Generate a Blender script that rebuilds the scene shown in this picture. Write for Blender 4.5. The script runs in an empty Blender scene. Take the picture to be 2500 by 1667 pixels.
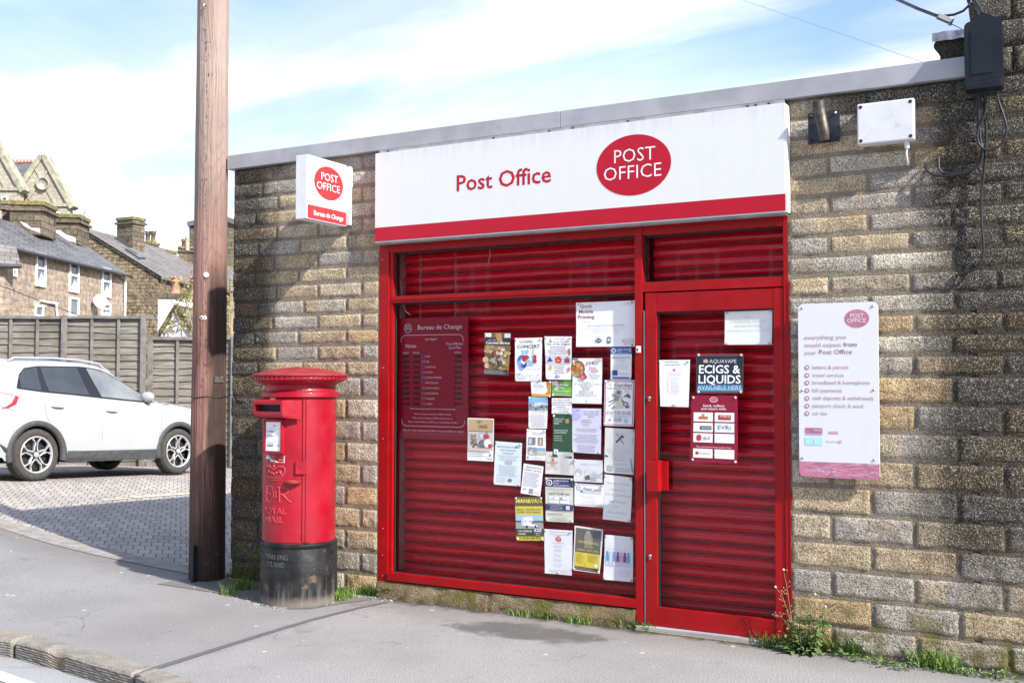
import bpy, bmesh, math, random
from mathutils import Vector, Matrix, noise
random.seed(7)
S = bpy.context.scene
COL = S.collection
# ---------------- camera ----------------
F, YAW, PITCH, ROLL = 2560.0, 0.49834378, 0.03603651, 0.00085835
CAM = Vector((0.0, -6.3553, 1.6))
_cy, _sy, _cp, _sp = math.cos(YAW), math.sin(YAW), math.cos(PITCH), math.sin(PITCH)
_f = Vector((-_sy*_cp, _cy*_cp, _sp)); _r = Vector((_cy, _sy, 0)); _u = _r.cross(_f)
RV = _r*math.cos(ROLL) + _u*math.sin(ROLL); UV = -_r*math.sin(ROLL) + _u*math.cos(ROLL); FV = _f
cam = bpy.data.cameras.new('camera'); camo = bpy.data.objects.new('camera', cam); COL.objects.link(camo)
m = Matrix.Identity(4)
for i in range(3):
    m[i][0], m[i][1], m[i][2], m[i][3] = RV[i], UV[i], -FV[i], CAM[i]
camo.matrix_world = m
cam.sensor_width = 36.0; cam.lens = 36.0*F/2500.0; cam.clip_start = 0.05; cam.clip_end = 3000
S.camera = camo
# ---------------- light ----------------
SUN = Vector((1.0, -0.27, 0.79)).normalized()
SUN_EL = math.asin(SUN.z); SUN_ROT = math.atan2(SUN.x, SUN.y)
sl = bpy.data.lights.new('sun', 'SUN'); sl.energy = 2.3; sl.angle = math.radians(0.9); sl.color = (1.0, 0.96, 0.90)
so = bpy.data.objects.new('sun', sl); COL.objects.link(so)
so.rotation_euler = SUN.to_track_quat('Z', 'Y').to_euler(); so.location = (20, -10, 20)
W = bpy.data.worlds.new('World'); S.world = W; W.use_nodes = True
S.view_settings.view_transform = 'Standard'; S.view_settings.look = 'None'
S.view_settings.exposure = 1.82; S.view_settings.gamma = 1.0
def build_world():
    nt = W.node_tree; nt.nodes.clear()
    N = nt.nodes.new; Lk = nt.links.new
    out = N('ShaderNodeOutputWorld'); bg = N('ShaderNodeBackground'); bg.inputs[1].default_value = 0.15
    sky = N('ShaderNodeTexSky'); sky.sky_type = 'NISHITA'; sky.sun_disc = False
    sky.sun_elevation = SUN_EL; sky.sun_rotation = SUN_ROT; sky.altitude = 200; sky.air_density = 1.0; sky.dust_density = 1.2
    tc = N('ShaderNodeTexCoord'); sp = N('ShaderNodeSeparateXYZ'); Lk(tc.outputs['Generated'], sp.inputs[0])
    def mth(op, a, b=None, clamp=False):
        n = N('ShaderNodeMath'); n.operation = op; n.use_clamp = clamp
        for i, x in enumerate((a, b)):
            if x is None: continue
            if isinstance(x, (int, float)): n.inputs[i].default_value = x
            else: Lk(x, n.inputs[i])
        return n.outputs[0]
    zz = mth('ADD', mth('MAXIMUM', sp.outputs[2], 0.0), 0.16)
    cx = N('ShaderNodeCombineXYZ'); Lk(mth('DIVIDE', sp.outputs[0], zz), cx.inputs[0]); Lk(mth('DIVIDE', sp.outputs[1], zz), cx.inputs[1])
    mp = N('ShaderNodeMapping'); mp.inputs['Rotation'].default_value = (0, 0, math.radians(28.5)); mp.inputs['Scale'].default_value = (0.75, 1.5, 1)
    mp.inputs['Location'].default_value = (7.7, -3.0, 0)
    Lk(cx.outputs[0], mp.inputs[0])
    n1 = N('ShaderNodeTexNoise'); n1.inputs['Scale'].default_value = 0.85; n1.inputs['Detail'].default_value = 7; n1.inputs['Roughness'].default_value = 0.55
    n1.inputs['Distortion'].default_value = 0.35
    Lk(mp.outputs[0], n1.inputs['Vector'])
    r1 = N('ShaderNodeMapRange'); r1.interpolation_type = 'SMOOTHSTEP'
    r1.inputs[1].default_value = 0.41; r1.inputs[2].default_value = 0.60; Lk(n1.outputs[0], r1.inputs[0])
    # thicker white low down, near the horizon
    lo = N('ShaderNodeMapRange'); lo.interpolation_type = 'SMOOTHSTEP'; lo.inputs[1].default_value = 0.36; lo.inputs[2].default_value = 0.15; lo.inputs[3].default_value = 0; lo.inputs[4].default_value = 0.85
    Lk(sp.outputs[2], lo.inputs[0])
    cl = mth('ADD', mth('MULTIPLY', r1.outputs[0], 0.75), lo.outputs[0], True)
    cl = mth('ADD', mth('MULTIPLY', cl, 0.86), 0.06, True)
    # grey-blue undersides in the cloud
    n2 = N('ShaderNodeTexNoise'); n2.inputs['Scale'].default_value = 1.5; n2.inputs['Detail'].default_value = 5
    Lk(mp.outputs[0], n2.inputs['Vector'])
    cc = N('ShaderNodeMix'); cc.data_type = 'RGBA'
    cc.inputs[6].default_value = (1.75, 1.93, 2.08, 1); cc.inputs[7].default_value = (3.5, 3.5, 3.5, 1)
    r2 = N('ShaderNodeMapRange'); r2.inputs[1].default_value = 0.42; r2.inputs[2].default_value = 0.64; Lk(n2.outputs[0], r2.inputs[0]); Lk(r2.outputs[0], cc.inputs[0])
    hs = N('ShaderNodeMix'); hs.data_type = 'RGBA'; hs.blend_type = 'MULTIPLY'; hs.inputs[0].default_value = 1.0
    Lk(sky.outputs[0], hs.inputs[6]); hs.inputs[7].default_value = (0.41, 0.47, 0.58, 1)
    mx = N('ShaderNodeMix'); mx.data_type = 'RGBA'; Lk(cl, mx.inputs[0]); Lk(hs.outputs[2], mx.inputs[6]); Lk(cc.outputs[2], mx.inputs[7])
    Lk(mx.outputs[2], bg.inputs[0]); Lk(bg.outputs[0], out.inputs[0])
build_world()
# ---------------- picking points on real surfaces ----------------
def ray(px, py): return RV*((px-1250.0)/F) + UV*(-(py-833.5)/F) + FV
def onY(px, py, Y=0.0):
    d = ray(px, py); return CAM + d*((Y-CAM.y)/d.y)
def onX(px, py, X):
    d = ray(px, py); return CAM + d*((X-CAM.x)/d.x)
def onZ(px, py, Z=0.0):
    d = ray(px, py); return CAM + d*((Z-CAM.z)/d.z)
def onP(px, py, P0, n):
    d = ray(px, py); return CAM + d*((P0-CAM).dot(n)/d.dot(n))
def gz(x, y):
    a = min(max(0.0, -6.2-x), 6.0)
    return 0.076*a*a/(a+1.0) - 0.048*max(0.0, min(y, 12.0))*min(1.0, max(0, -6.05-x)/0.8)
def G(px, py, off=0.0):
    z = 0.0
    for _ in range(12):
        p = onZ(px, py, z+off); z = gz(p.x, p.y)
    return p
RH = Vector((_cy, _sy, 0)); FH = Vector((-_sy, _cy, 0))
def B(lat, dep, z): return Vector((CAM.x, CAM.y, 0)) + RH*lat + FH*dep + Vector((0, 0, z))
def D(px, py, d):           # the point seen at a pixel, d metres ahead
    q = ray(px, py); return CAM + q*(d/(q.dot(FH)))
def K(ox, oy, s): return lambda x, y: (ox+x/s, oy+y/s)
def lerp(a, b, t): return a+(b-a)*t
def interp(tab, x):
    if x <= tab[0][0]: return tab[0][1]
    for (a, b), (c, d) in zip(tab, tab[1:]):
        if x <= c: return b+(d-b)*(x-a)/(c-a)
    return tab[-1][1]
def sst(a, b, x):
    t = min(1.0, max(0.0, (x-a)/(b-a))); return t*t*(3-2*t)
# ---------------- mesh helpers ----------------
_tc = {}
def glyphs(s, bold=0.0, ext=0.0, res=2):
    k = (s, bold, ext, res)
    if k not in _tc:
        cu = bpy.data.curves.new('t', 'FONT'); cu.body = s; cu.size = 1.0; cu.offset = bold; cu.extrude = ext; cu.resolution_u = res
        ob = bpy.data.objects.new('t', cu); me = bpy.data.meshes.new_from_object(ob)
        _tc[k] = ([v.co.copy() for v in me.vertices], [tuple(p.vertices) for p in me.polygons])
        bpy.data.objects.remove(ob); bpy.data.curves.remove(cu); bpy.data.meshes.remove(me)
    return _tc[k]
CAPH = max(v.y for v in glyphs('H')[0])
WL = {}
class MB:
    def __init__(s): s.v = []; s.f = []; s.mi = []; s.sm = []; s.mats = []; s.cols = {}
    def slot(s, mat):
        if mat not in s.mats: s.mats.append(mat)
        return s.mats.index(mat)
    def add(s, vs, fs, mat, smooth=False, col=None):
        b = len(s.v); s.v += [Vector(v) for v in vs]; k = s.slot(mat)
        for f in fs:
            if col is not None: s.cols[len(s.f)] = col
            s.f.append(tuple(b+i for i in f)); s.mi.append(k); s.sm.append(smooth)
    def box(s, x0, y0, z0, x1, y1, z1, mat):
        s.obox(Vector(((x0+x1)/2, (y0+y1)/2, (z0+z1)/2)), Vector((abs(x1-x0)/2, 0, 0)), Vector((0, abs(y1-y0)/2, 0)), Vector((0, 0, abs(z1-z0)/2)), mat)
    def obox(s, c, a, b, d, mat):
        c, a, b, d = map(Vector, (c, a, b, d))
        vs = [c+a*i+b*j+d*k for i in (-1, 1) for j in (-1, 1) for k in (-1, 1)]
        s.add(vs, [(0, 1, 3, 2), (4, 6, 7, 5), (0, 4, 5, 1), (2, 3, 7, 6), (0, 2, 6, 4), (1, 5, 7, 3)], mat)
    def poly(s, pts, mat, smooth=False): s.add(pts, [tuple(range(len(pts)))], mat, smooth)
    def prism(s, pts, off, mat, smooth=False):
        n = len(pts); off = Vector(off); pts = [Vector(p) for p in pts]
        s.add(pts+[p+off for p in pts], [tuple(range(n)), tuple(range(2*n-1, n-1, -1))], mat)
        s.add(pts+[p+off for p in pts], [(i, (i+1) % n, n+(i+1) % n, n+i) for i in range(n)], mat, smooth)
    def tube(s, path, r, mat, n=6, cap=True):
        path = [Vector(p) for p in path]; m = len(path); rs = r if isinstance(r, (list, tuple)) else [r]*m
        t0 = (path[1]-path[0]).normalized(); ref = Vector((0, 0, 1)) if abs(t0.z) < 0.9 else Vector((1, 0, 0))
        x = t0.cross(ref).normalized(); vs = []
        for i, p in enumerate(path):
            t = (path[min(i+1, m-1)]-path[max(i-1, 0)])
            t = t.normalized() if t.length > 1e-9 else t0
            x = (x - t*x.dot(t)); x = x.normalized() if x.length > 1e-6 else t.cross(ref).normalized()
            y = t.cross(x)
            vs += [p+(x*math.cos(2*math.pi*k/n)+y*math.sin(2*math.pi*k/n))*rs[i] for k in range(n)]
        fs = [(i*n+k, i*n+(k+1) % n, (i+1)*n+(k+1) % n, (i+1)*n+k) for i in range(m-1) for k in range(n)]
        s.add(vs, fs, mat, True)
        if cap: s.add(vs[:n][::-1]+vs[-n:], [tuple(range(n)), tuple(range(n, 2*n))], mat)
    def lathe(s, prof, c, mat, n=40, ax=None, smooth=True, caps=True):
        c = Vector(c); ex, ey, ez = ax or (Vector((1, 0, 0)), Vector((0, 1, 0)), Vector((0, 0, 1)))
        vs = [c+(ex*math.cos(2*math.pi*k/n)+ey*math.sin(2*math.pi*k/n))*r+ez*z for r, z in prof for k in range(n)]
        s.add(vs, [(i*n+k, i*n+(k+1) % n, (i+1)*n+(k+1) % n, (i+1)*n+k) for i in range(len(prof)-1) for k in range(n)], mat, smooth)
        if not caps: return
        if prof[0][0] > 1e-4: s.add(vs[:n][::-1], [tuple(range(n))], mat)
        if prof[-1][0] > 1e-4: s.add(vs[-n:], [tuple(range(n))], mat)
    def grid(s, fn, nu, nv, mat, smooth=True, col=None):
        vs = [fn(i/nu, j/nv) for j in range(nv+1) for i in range(nu+1)]
        s.add(vs, [(j*(nu+1)+i, j*(nu+1)+i+1, (j+1)*(nu+1)+i+1, (j+1)*(nu+1)+i) for j in range(nv) for i in range(nu)], mat, smooth, col)
    def text(s, st, mp, mat, x0, x1, z0, cap, bold=0.0, ext=0.0, res=2):
        """letters between x0 and x1, baseline z0, capital height cap, laid on a surface by mp(x, z, d)"""
        vs, fs = glyphs(st, bold, ext, res)
        if not vs: return
        a = min(v.x for v in vs); b = max(v.x for v in vs); k = (x1-x0)/(b-a); kz = cap/CAPH
        s.add([mp(x0+(v.x-a)*k, z0+v.y*kz, v.z) for v in vs], fs, mat)
    def build(s, name, parent=None, label=None, cat=None, group=None, kind=None, bevel=0, origin=None, weld=False):
        if origin is None:
            if parent is not None: origin = WL[parent.name]
            else:
                xs = [v.x for v in s.v]; ys = [v.y for v in s.v]; zs = [v.z for v in s.v]
                origin = Vector(((min(xs)+max(xs))/2, (min(ys)+max(ys))/2, min(zs)))
        origin = Vector(origin)
        me = bpy.data.meshes.new(name); me.from_pydata([v-origin for v in s.v], [], s.f)
        for mt in s.mats: me.materials.append(mt)
        me.polygons.foreach_set('material_index', s.mi); me.polygons.foreach_set('use_smooth', s.sm)
        if s.cols:
            ca = me.color_attributes.new('Col', 'FLOAT_COLOR', 'CORNER')
            for i, p in enumerate(me.polygons):
                c = s.cols.get(i)
                if c is not None:
                    for li in p.loop_indices: ca.data[li].color = (c[0], c[1], c[2], 1)
        if bevel or weld:
            bm = bmesh.new(); bm.from_mesh(me)
            if weld: bmesh.ops.remove_doubles(bm, verts=bm.verts, dist=1e-5)
            bmesh.ops.recalc_face_normals(bm, faces=bm.faces)
            if bevel:
                es = [e for e in bm.edges if len(e.link_faces) == 2 and e.calc_face_angle(0) > 0.6]
                bmesh.ops.bevel(bm, geom=es, offset=bevel, segments=2, profile=0.6, affect='EDGES', clamp_overlap=True)
            bm.to_mesh(me); bm.free()
        me.update()
        o = bpy.data.objects.new(name, me); COL.objects.link(o)
        o.location = origin-(WL[parent.name] if parent is not None else Vector((0, 0, 0)))
        if parent is not None: o.parent = parent
        WL[o.name] = origin
        tag(o, label, cat, group, kind); return o
def tag(o, label=None, cat=None, group=None, kind=None):
    for k, v in (('label', label), ('category', cat), ('group', group), ('kind', kind)):
        if v: o[k] = v
def thing(name, loc, label, cat, group=None):
    o = bpy.data.objects.new(name, None); COL.objects.link(o); o.location = loc; o.empty_display_size = 0.2
    WL[o.name] = Vector(loc); tag(o, label, cat, group); return o
def copy_tree(o, parent=None):
    c = o.copy(); COL.objects.link(c)
    if parent is not None: c.parent = parent
    WL[c.name] = WL[o.name]
    for ch in list(o.children): copy_tree(ch, c)
    return c
# ---------------- materials ----------------
class NT:
    def __init__(s, name):
        s.m = bpy.data.materials.new(name); s.m.use_nodes = True; s.t = s.m.node_tree
        s.b = s.t.nodes['Principled BSDF']; s.pos = None
    def N(s, ty, ins=None, **kw):
        n = s.t.nodes.new(ty)
        for k, v in kw.items(): setattr(n, k, v)
        for k, v in (ins or {}).items(): s.set(n.inputs[k], v)
        return n
    def set(s, sock, v):
        if isinstance(v, bpy.types.NodeSocket): s.t.links.new(v, sock)
        elif isinstance(v, (tuple, list)) and len(v) == 3 and sock.type == 'RGBA': sock.default_value = (*v, 1)
        else: sock.default_value = v
    def P(s):
        if s.pos is None: s.pos = s.N('ShaderNodeNewGeometry').outputs['Position']
        return s.pos
    def xyz(s):
        n = s.N('ShaderNodeSeparateXYZ', {0: s.P()}); return n.outputs
    def math(s, op, a, b=0.0, clamp=False):
        n = s.N('ShaderNodeMath', {0: a, 1: b}, operation=op, use_clamp=clamp); return n.outputs[0]
    def noise(s, scale, detail=3, rough=0.55, vec=None, dist=0.0):
        n = s.N('ShaderNodeTexNoise', {'Vector': vec if vec is not None else s.P(), 'Scale': scale, 'Detail': detail, 'Roughness': rough, 'Distortion': dist}); return n.outputs[0]
    def voro(s, scale, feat='F1', out='Distance', vec=None, rnd=1.0):
        n = s.N('ShaderNodeTexVoronoi', {'Vector': vec if vec is not None else s.P(), 'Scale': scale, 'Randomness': rnd}, feature=feat); return n.outputs[out]
    def mr(s, v, a, b, c=0.0, d=1.0, smooth=True):
        n = s.N('ShaderNodeMapRange', {0: v, 1: a, 2: b, 3: c, 4: d}, interpolation_type='SMOOTHSTEP' if smooth else 'LINEAR'); return n.outputs[0]
    def mix(s, f, a, b, mode='MIX'):
        n = s.N('ShaderNodeMix', {0: f, 6: a, 7: b}, data_type='RGBA', blend_type=mode); return n.outputs[2]
    def scalevec(s, sc, rot=(0, 0, 0), loc=(0, 0, 0)):
        n = s.N('ShaderNodeMapping', {0: s.P(), 'Scale': sc, 'Rotation': rot, 'Location': loc}); return n.outputs[0]
    def bump(s, h, strength=0.5, dist=0.01, nrm=None):
        ins = {'Height': h, 'Strength': strength, 'Distance': dist}
        if nrm is not None: ins['Normal'] = nrm
        n = s.N('ShaderNodeBump', ins); return n.outputs[0]
    def out(s, col=None, rough=None, nrm=None, **kw):
        if col is not None: s.set(s.b.inputs['Base Color'], col)
        if rough is not None: s.set(s.b.inputs['Roughness'], rough)
        if nrm is not None: s.set(s.b.inputs['Normal'], nrm)
        for k, v in kw.items(): s.set(s.b.inputs[k.replace('_', ' ')], v)
        return s.m
_mc = {}
def mat(name, col, rough=0.6, metal=0.0, var=0.12, scale=6.0, bump=0.0, bscale=60.0, spec=0.5, coat=0.0, dirt=0.0):
    if name in _mc: return _mc[name]
    n = NT(name); c = col
    if var:
        f = n.noise(scale, 4); c = n.mix(n.mr(f, 0.3, 0.7), tuple(x*(1-var) for x in col), tuple(min(1, x*(1+var)) for x in col))
    if dirt:
        d = n.mr(n.noise(scale*2.2, 6, 0.65), 0.55, 0.75, 0, dirt); c = n.mix(d, c, (0.13, 0.115, 0.09))
    nr = n.bump(n.noise(bscale, 4), bump, 0.01) if bump else None
    _mc[name] = n.out(c, rough, nr, Metallic=metal, Specular_IOR_Level=spec, Coat_Weight=coat); return _mc[name]
def ink(c, rough=0.55):
    k = 'ink_%02x%02x%02x' % tuple(int(x*255) for x in c)
    if k in _mc: return _mc[k]
    n = NT(k); _mc[k] = n.out(c, rough); return _mc[k]
def srgb(h):
    r = [int(h[i:i+2], 16)/255 for i in (0, 2, 4)]
    return tuple(x/12.92 if x <= 0.04045 else ((x+0.055)/1.055)**2.4 for x in r)
def stone_mat(name, base=None, soot=True, speck=135, contrast=1.0, moss=True):
    n = NT(name)
    if base is None: c = n.N('ShaderNodeVertexColor', layer_name='Col').outputs[0]
    else: c = base
    x, y, z = n.xyz()
    s1 = n.noise(speck, 2, 0.6); s2 = n.noise(9, 4)
    c = n.mix(1.0, c, n.mix(n.mr(s1, 0.36, 0.64, smooth=False), (1-0.62*contrast,)*3, (1+0.60*contrast, 1+0.58*contrast, 1+0.54*contrast)), 'MULTIPLY')
    c = n.mix(1.0, c, n.mix(n.mr(s2, 0.3, 0.7), (0.80, 0.78, 0.76), (1.15, 1.12, 1.06)), 'MULTIPLY')
    # rusty and pale weathering patches
    c = n.mix(n.mr(n.noise(3.3, 3), 0.56, 0.72, 0, 0.35), c, (0.40, 0.24, 0.10))
    if soot:
        big = n.noise(1.7, 5, 0.6)
        st = n.noise(1.0, 4, 0.6, n.scalevec((3.2, 3.2, 0.7)))
        right = n.math('MULTIPLY', n.mr(x, -1.12, -0.50), n.mr(z, 0.15, 1.1, 0.50, 1.0))
        left = n.mr(x, -5.30, -5.85)
        top = n.math('MULTIPLY', n.mr(z, 2.95, 3.28), n.mr(x, -2.0, -0.9))
        topl = n.math('MULTIPLY', n.mr(z, 3.0, 3.3, 0, 0.6), n.mr(x, -4.9, -5.6))
        m_ = n.math('MAXIMUM', n.math('MAXIMUM', right, left), n.math('MAXIMUM', top, topl))
        m_ = n.math('ADD', m_, n.math('MULTIPLY', n.math('SUBTRACT', n.math('MULTIPLY', n.math('ADD', big, st), 0.5), 0.5), 1.5))
        m_ = n.mr(m_, 0.30, 0.88, 0, 0.94)
        sp = n.mr(s1, 0.50, 0.74, 0.95, 0.35)
        c = n.mix(n.math('MULTIPLY', m_, sp), c, (0.020, 0.019, 0.015))
    if moss:
        mo = n.math('MULTIPLY', n.mr(z, 0.55, 0.02), n.mr(n.noise(7, 4), 0.46, 0.62))
        c = n.mix(n.math('MULTIPLY', mo, 0.75), c, (0.13, 0.125, 0.02))
    h = n.math('ADD', n.math('MULTIPLY', n.noise(55, 5, 0.65), 1.0), n.math('MULTIPLY', s1, 0.5))
    return n.out(c, 0.92, n.bump(h, 1.0, 0.014), Specular_IOR_Level=0.25)
M_STONE = stone_mat('gritstone_block')
M_MORTAR = stone_mat('lime_mortar', (0.262, 0.226, 0.178), True, 160, 0.5)
M_CONC = stone_mat('mossy_concrete', (0.24, 0.19, 0.12), False, 130, 0.55)
def red_paint(name, col, rough=0.35, bump=0.08, fade=0.0, coat=0.0, dirt=0.35):
    n = NT(name); x, y, z = n.xyz()
    c = n.mix(n.mr(n.noise(3.5, 5), 0.3, 0.7), tuple(v*0.86 for v in col), tuple(min(1, v*1.1) for v in col))
    if fade: c = n.mix(n.mr(n.noise(5, 6, 0.65), 0.42, 0.7, 0, fade), c, (0.45, 0.13, 0.14))
    sp = n.mr(n.noise(45, 3, 0.7), 0.66, 0.74, 0, dirt)
    c = n.mix(sp, c, (0.10, 0.03, 0.02))
    rg = n.mr(n.noise(9, 5), 0.3, 0.7, rough*0.75, rough*1.3)
    return n.out(c, rg, n.bump(n.noise(14, 4), bump, 0.01), Specular_IOR_Level=0.35, Coat_Weight=coat, Coat_Roughness=0.15)
M_FRAME = red_paint('red_gloss_frame', (0.33, 0.0008, 0.003), 0.48)
M_BOX = red_paint('pillar_red', (0.33, 0.003, 0.016), 0.42, 0.15, 0.08, 0.3)
M_CAP = red_paint('faded_cap_red', (0.26, 0.016, 0.024), 0.6, 0.2, 0.25)
M_WORN = red_paint('worn_raised_red', (0.46, 0.040, 0.055), 0.4, 0.1, 0.1, 0.1)
def shutter_paint():
    n = NT('shutter_red')
    st = n.noise(1.0, 5, 0.65, n.scalevec((0.9, 1, 34))); st2 = n.noise(1.0, 4, 0.6, n.scalevec((3.5, 1, 90)))
    c = n.mix(n.mr(st, 0.3, 0.7), (0.72, 0.0022, 0.018), (0.93, 0.0035, 0.032))
    return n.out(c, n.mr(st2, 0.3, 0.7, 0.16, 0.36), n.bump(st2, 0.25, 0.006), Specular_IOR_Level=0.6)
M_SHUT = shutter_paint()
M_CRIM = mat('crimson_vinyl', (0.47, 0.0015, 0.018), 0.4, var=0.03)
M_ORAL = mat('coral_vinyl', (0.62, 0.032, 0.036), 0.45, var=0.04)
M_WHITE = mat('white_sign_panel', (0.75, 0.75, 0.76), 0.4, var=0.03, scale=3)
def fascia_mat():
    n = NT('white_fascia_panel'); st = n.noise(1.0, 5, 0.6, n.scalevec((24, 24, 1.1))); x, y, z = n.xyz()
    c = n.mix(n.mr(st, 0.45, 0.75, 0, 0.10), (0.76, 0.76, 0.77), (0.55, 0.54, 0.51)); c = n.mix(n.mr(n.noise(60, 3), 0.70, 0.76, 0, 0.5), c, (0.35, 0.33, 0.30))
    c = n.mix(n.math('MULTIPLY', n.mr(z, 3.12, 3.28), n.mr(st, 0.4, 0.6, 0.05, 0.25)), c, (0.46, 0.44, 0.40))
    return n.out(c, 0.4, n.bump(n.noise(1.6, 2), 0.12, 0.02))
M_WHITE = fascia_mat()
M_WHITE2 = mat('weathered_white', (0.72, 0.72, 0.73), 0.5, var=0.05, scale=8, dirt=0.25)
M_LET = ink((0.83, 0.83, 0.83))
M_ALU = mat('coping_aluminium', (0.40, 0.395, 0.41), 0.5, 0.15, var=0.12, scale=4, bump=0.05, dirt=0.2)
M_GREY = mat('grey_backing', (0.30, 0.30, 0.29), 0.7, var=0.2, scale=12)
M_DARK = mat('black_rubber', (0.018, 0.018, 0.018), 0.6, var=0.2)
M_CABLE = mat('black_cable', (0.016, 0.017, 0.02), 0.5, var=0.2)
M_STEEL = mat('dull_steel', (0.45, 0.45, 0.46), 0.4, 0.9, var=0.15)
M_CHROME = mat('bright_metal', (0.7, 0.7, 0.7), 0.25, 0.9, var=0.05)
def glass_mat(name='shop_glass', ior=1.36, tint=(0.98, 0.985, 0.98)):
    n = NT(name); n.t.nodes.remove(n.b)
    fr = n.N('ShaderNodeFresnel', {'IOR': ior}); tr = n.N('ShaderNodeBsdfTransparent', {0: tint}); gl = n.N('ShaderNodeBsdfGlossy', {'Roughness': 0.0})
    mx = n.N('ShaderNodeMixShader', {0: fr.outputs[0], 1: tr.outputs[0], 2: gl.outputs[0]})
    n.set(n.t.nodes['Material Output'].inputs[0], mx.outputs[0]); return n.m
M_GLASS = glass_mat()
M_PANE = mat('house_glass', (0.10, 0.12, 0.14), 0.04, var=0.3, scale=1.5, spec=1.0)
def asphalt(name, lo, hi, gum=True, stain=0.35, seamx=None, scale=230):
    n = NT(name); x, y, z = n.xyz()
    f = n.noise(scale, 3, 0.7); v = n.voro(150)
    c = n.mix(n.mr(f, 0.30, 0.70, smooth=False), lo, hi)
    c = n.mix(n.mr(v, 0.5, 0.05, 0, 0.35), c, tuple(k*1.55 for k in hi))
    c = n.mix(n.mr(n.noise(0.9, 5, 0.6), 0.35, 0.7, 0, 0.28), c, tuple(k*0.72 for k in lo))
    c = n.mix(n.mr(n.noise(2.6, 5, 0.62), 0.60, 0.74, 0, stain), c, tuple(k*0.35 for k in lo))
    if seamx is not None:
        c = n.mix(n.mr(x, seamx-0.03, seamx+0.03, 0.16, 0.0), c, tuple(k*0.6 for k in lo))
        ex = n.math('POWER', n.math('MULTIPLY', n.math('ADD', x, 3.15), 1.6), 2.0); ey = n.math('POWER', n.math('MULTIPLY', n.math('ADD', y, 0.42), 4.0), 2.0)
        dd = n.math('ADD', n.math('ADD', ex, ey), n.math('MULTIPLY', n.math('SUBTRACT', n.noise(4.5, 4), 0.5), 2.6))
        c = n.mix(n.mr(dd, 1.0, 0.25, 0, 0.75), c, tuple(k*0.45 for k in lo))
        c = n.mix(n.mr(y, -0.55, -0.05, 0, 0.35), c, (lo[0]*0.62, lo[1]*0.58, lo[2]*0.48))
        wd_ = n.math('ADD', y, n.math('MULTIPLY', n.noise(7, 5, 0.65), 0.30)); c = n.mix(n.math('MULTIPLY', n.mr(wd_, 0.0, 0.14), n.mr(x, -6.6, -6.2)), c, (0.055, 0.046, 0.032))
        ck = n.voro(1.15, 'DISTANCE_TO_EDGE', vec=n.N('ShaderNodeMix', {0: 0.35, 4: n.scalevec((1, 1, 0)), 5: n.N('ShaderNodeTexNoise', {'Vector': n.P(), 'Scale': 3.0, 'Detail': 5}).outputs['Color']}, data_type='VECTOR').outputs[1])
        c = n.mix(n.math('MULTIPLY', n.mr(ck, 0.006, 0.001), n.mr(n.noise(0.8, 3), 0.52, 0.62, 0, 0.55)), c, (0.05, 0.048, 0.045))
    if gum:
        for sc, th in ((4.5, 0.085), (9.0, 0.07)):
            wn = n.N('ShaderNodeTexVoronoi', {'Vector': n.scalevec((1, 1, 0)), 'Scale': sc}, feature='F1')
            keep = n.mr(n.N('ShaderNodeSeparateColor', {0: wn.outputs['Color']}).outputs[0], 0.42, 0.44)
            g = n.math('MULTIPLY', n.mr(wn.outputs['Distance'], th, th*0.75), keep)
            c = n.mix(n.math('MULTIPLY', g, 0.75), c, (0.55, 0.54, 0.52))
    return n.out(c, 0.9, n.bump(n.math('ADD', f, v), 0.55, 0.006), Specular_IOR_Level=0.3)
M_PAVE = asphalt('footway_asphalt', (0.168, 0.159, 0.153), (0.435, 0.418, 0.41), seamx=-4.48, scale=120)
M_SEAM = asphalt('seam_bitumen', (0.10, 0.10, 0.105), (0.165, 0.165, 0.17), gum=False, scale=120)
M_PATCH = asphalt('old_asphalt', (0.10, 0.094, 0.083), (0.25, 0.238, 0.218), gum=True)
M_ROAD = asphalt('road_asphalt', (0.24, 0.24, 0.245), (0.46, 0.46, 0.47), gum=False)
def paver_mat():
    n = NT('block_paving')
    v = n.scalevec((1, 1, 1), (0, 0, -math.radians(46.0)))
    br = n.N('ShaderNodeTexBrick', {'Vector': v, 'Color1': (0.345, 0.305, 0.275), 'Color2': (0.45, 0.405, 0.37), 'Mortar': (0.12, 0.105, 0.092), 'Scale': 1.0,
             'Mortar Size': 0.006, 'Mortar Smooth': 0.3, 'Brick Width': 0.105, 'Row Height': 0.21, 'Bias': 0.0})
    c = n.mix(1.0, br.outputs[0], n.mix(n.mr(n.noise(190, 2), 0.35, 0.65), (0.72,)*3, (1.25,)*3), 'MULTIPLY')
    c = n.mix(n.mr(n.noise(1.3, 4), 0.4, 0.7, 0, 0.3), c, (0.17, 0.15, 0.14))
    wn = n.N('ShaderNodeTexVoronoi', {'Vector': n.scalevec((1, 1, 0)), 'Scale': 1.6}, feature='F1')
    keep = n.mr(n.N('ShaderNodeSeparateColor', {0: wn.outputs['Color']}).outputs[0], 0.66, 0.68)
    c = n.mix(n.math('MULTIPLY', n.math('MULTIPLY', n.mr(wn.outputs['Distance'], 0.10, 0.07), keep), 0.6), c, (0.62, 0.56, 0.36))
    return n.out(c, 0.85, n.bump(br.outputs['Fac'], 0.9, -0.004), Specular_IOR_Level=0.3)
M_PAVER = paver_mat()
M_EDGE = stone_mat('concrete_edging', (0.34, 0.32, 0.31), False, 170, 0.45, moss=False)
M_KERB = stone_mat('kerb_sandstone', (0.31, 0.292, 0.265), False, 140, 0.4, moss=False)
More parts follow.
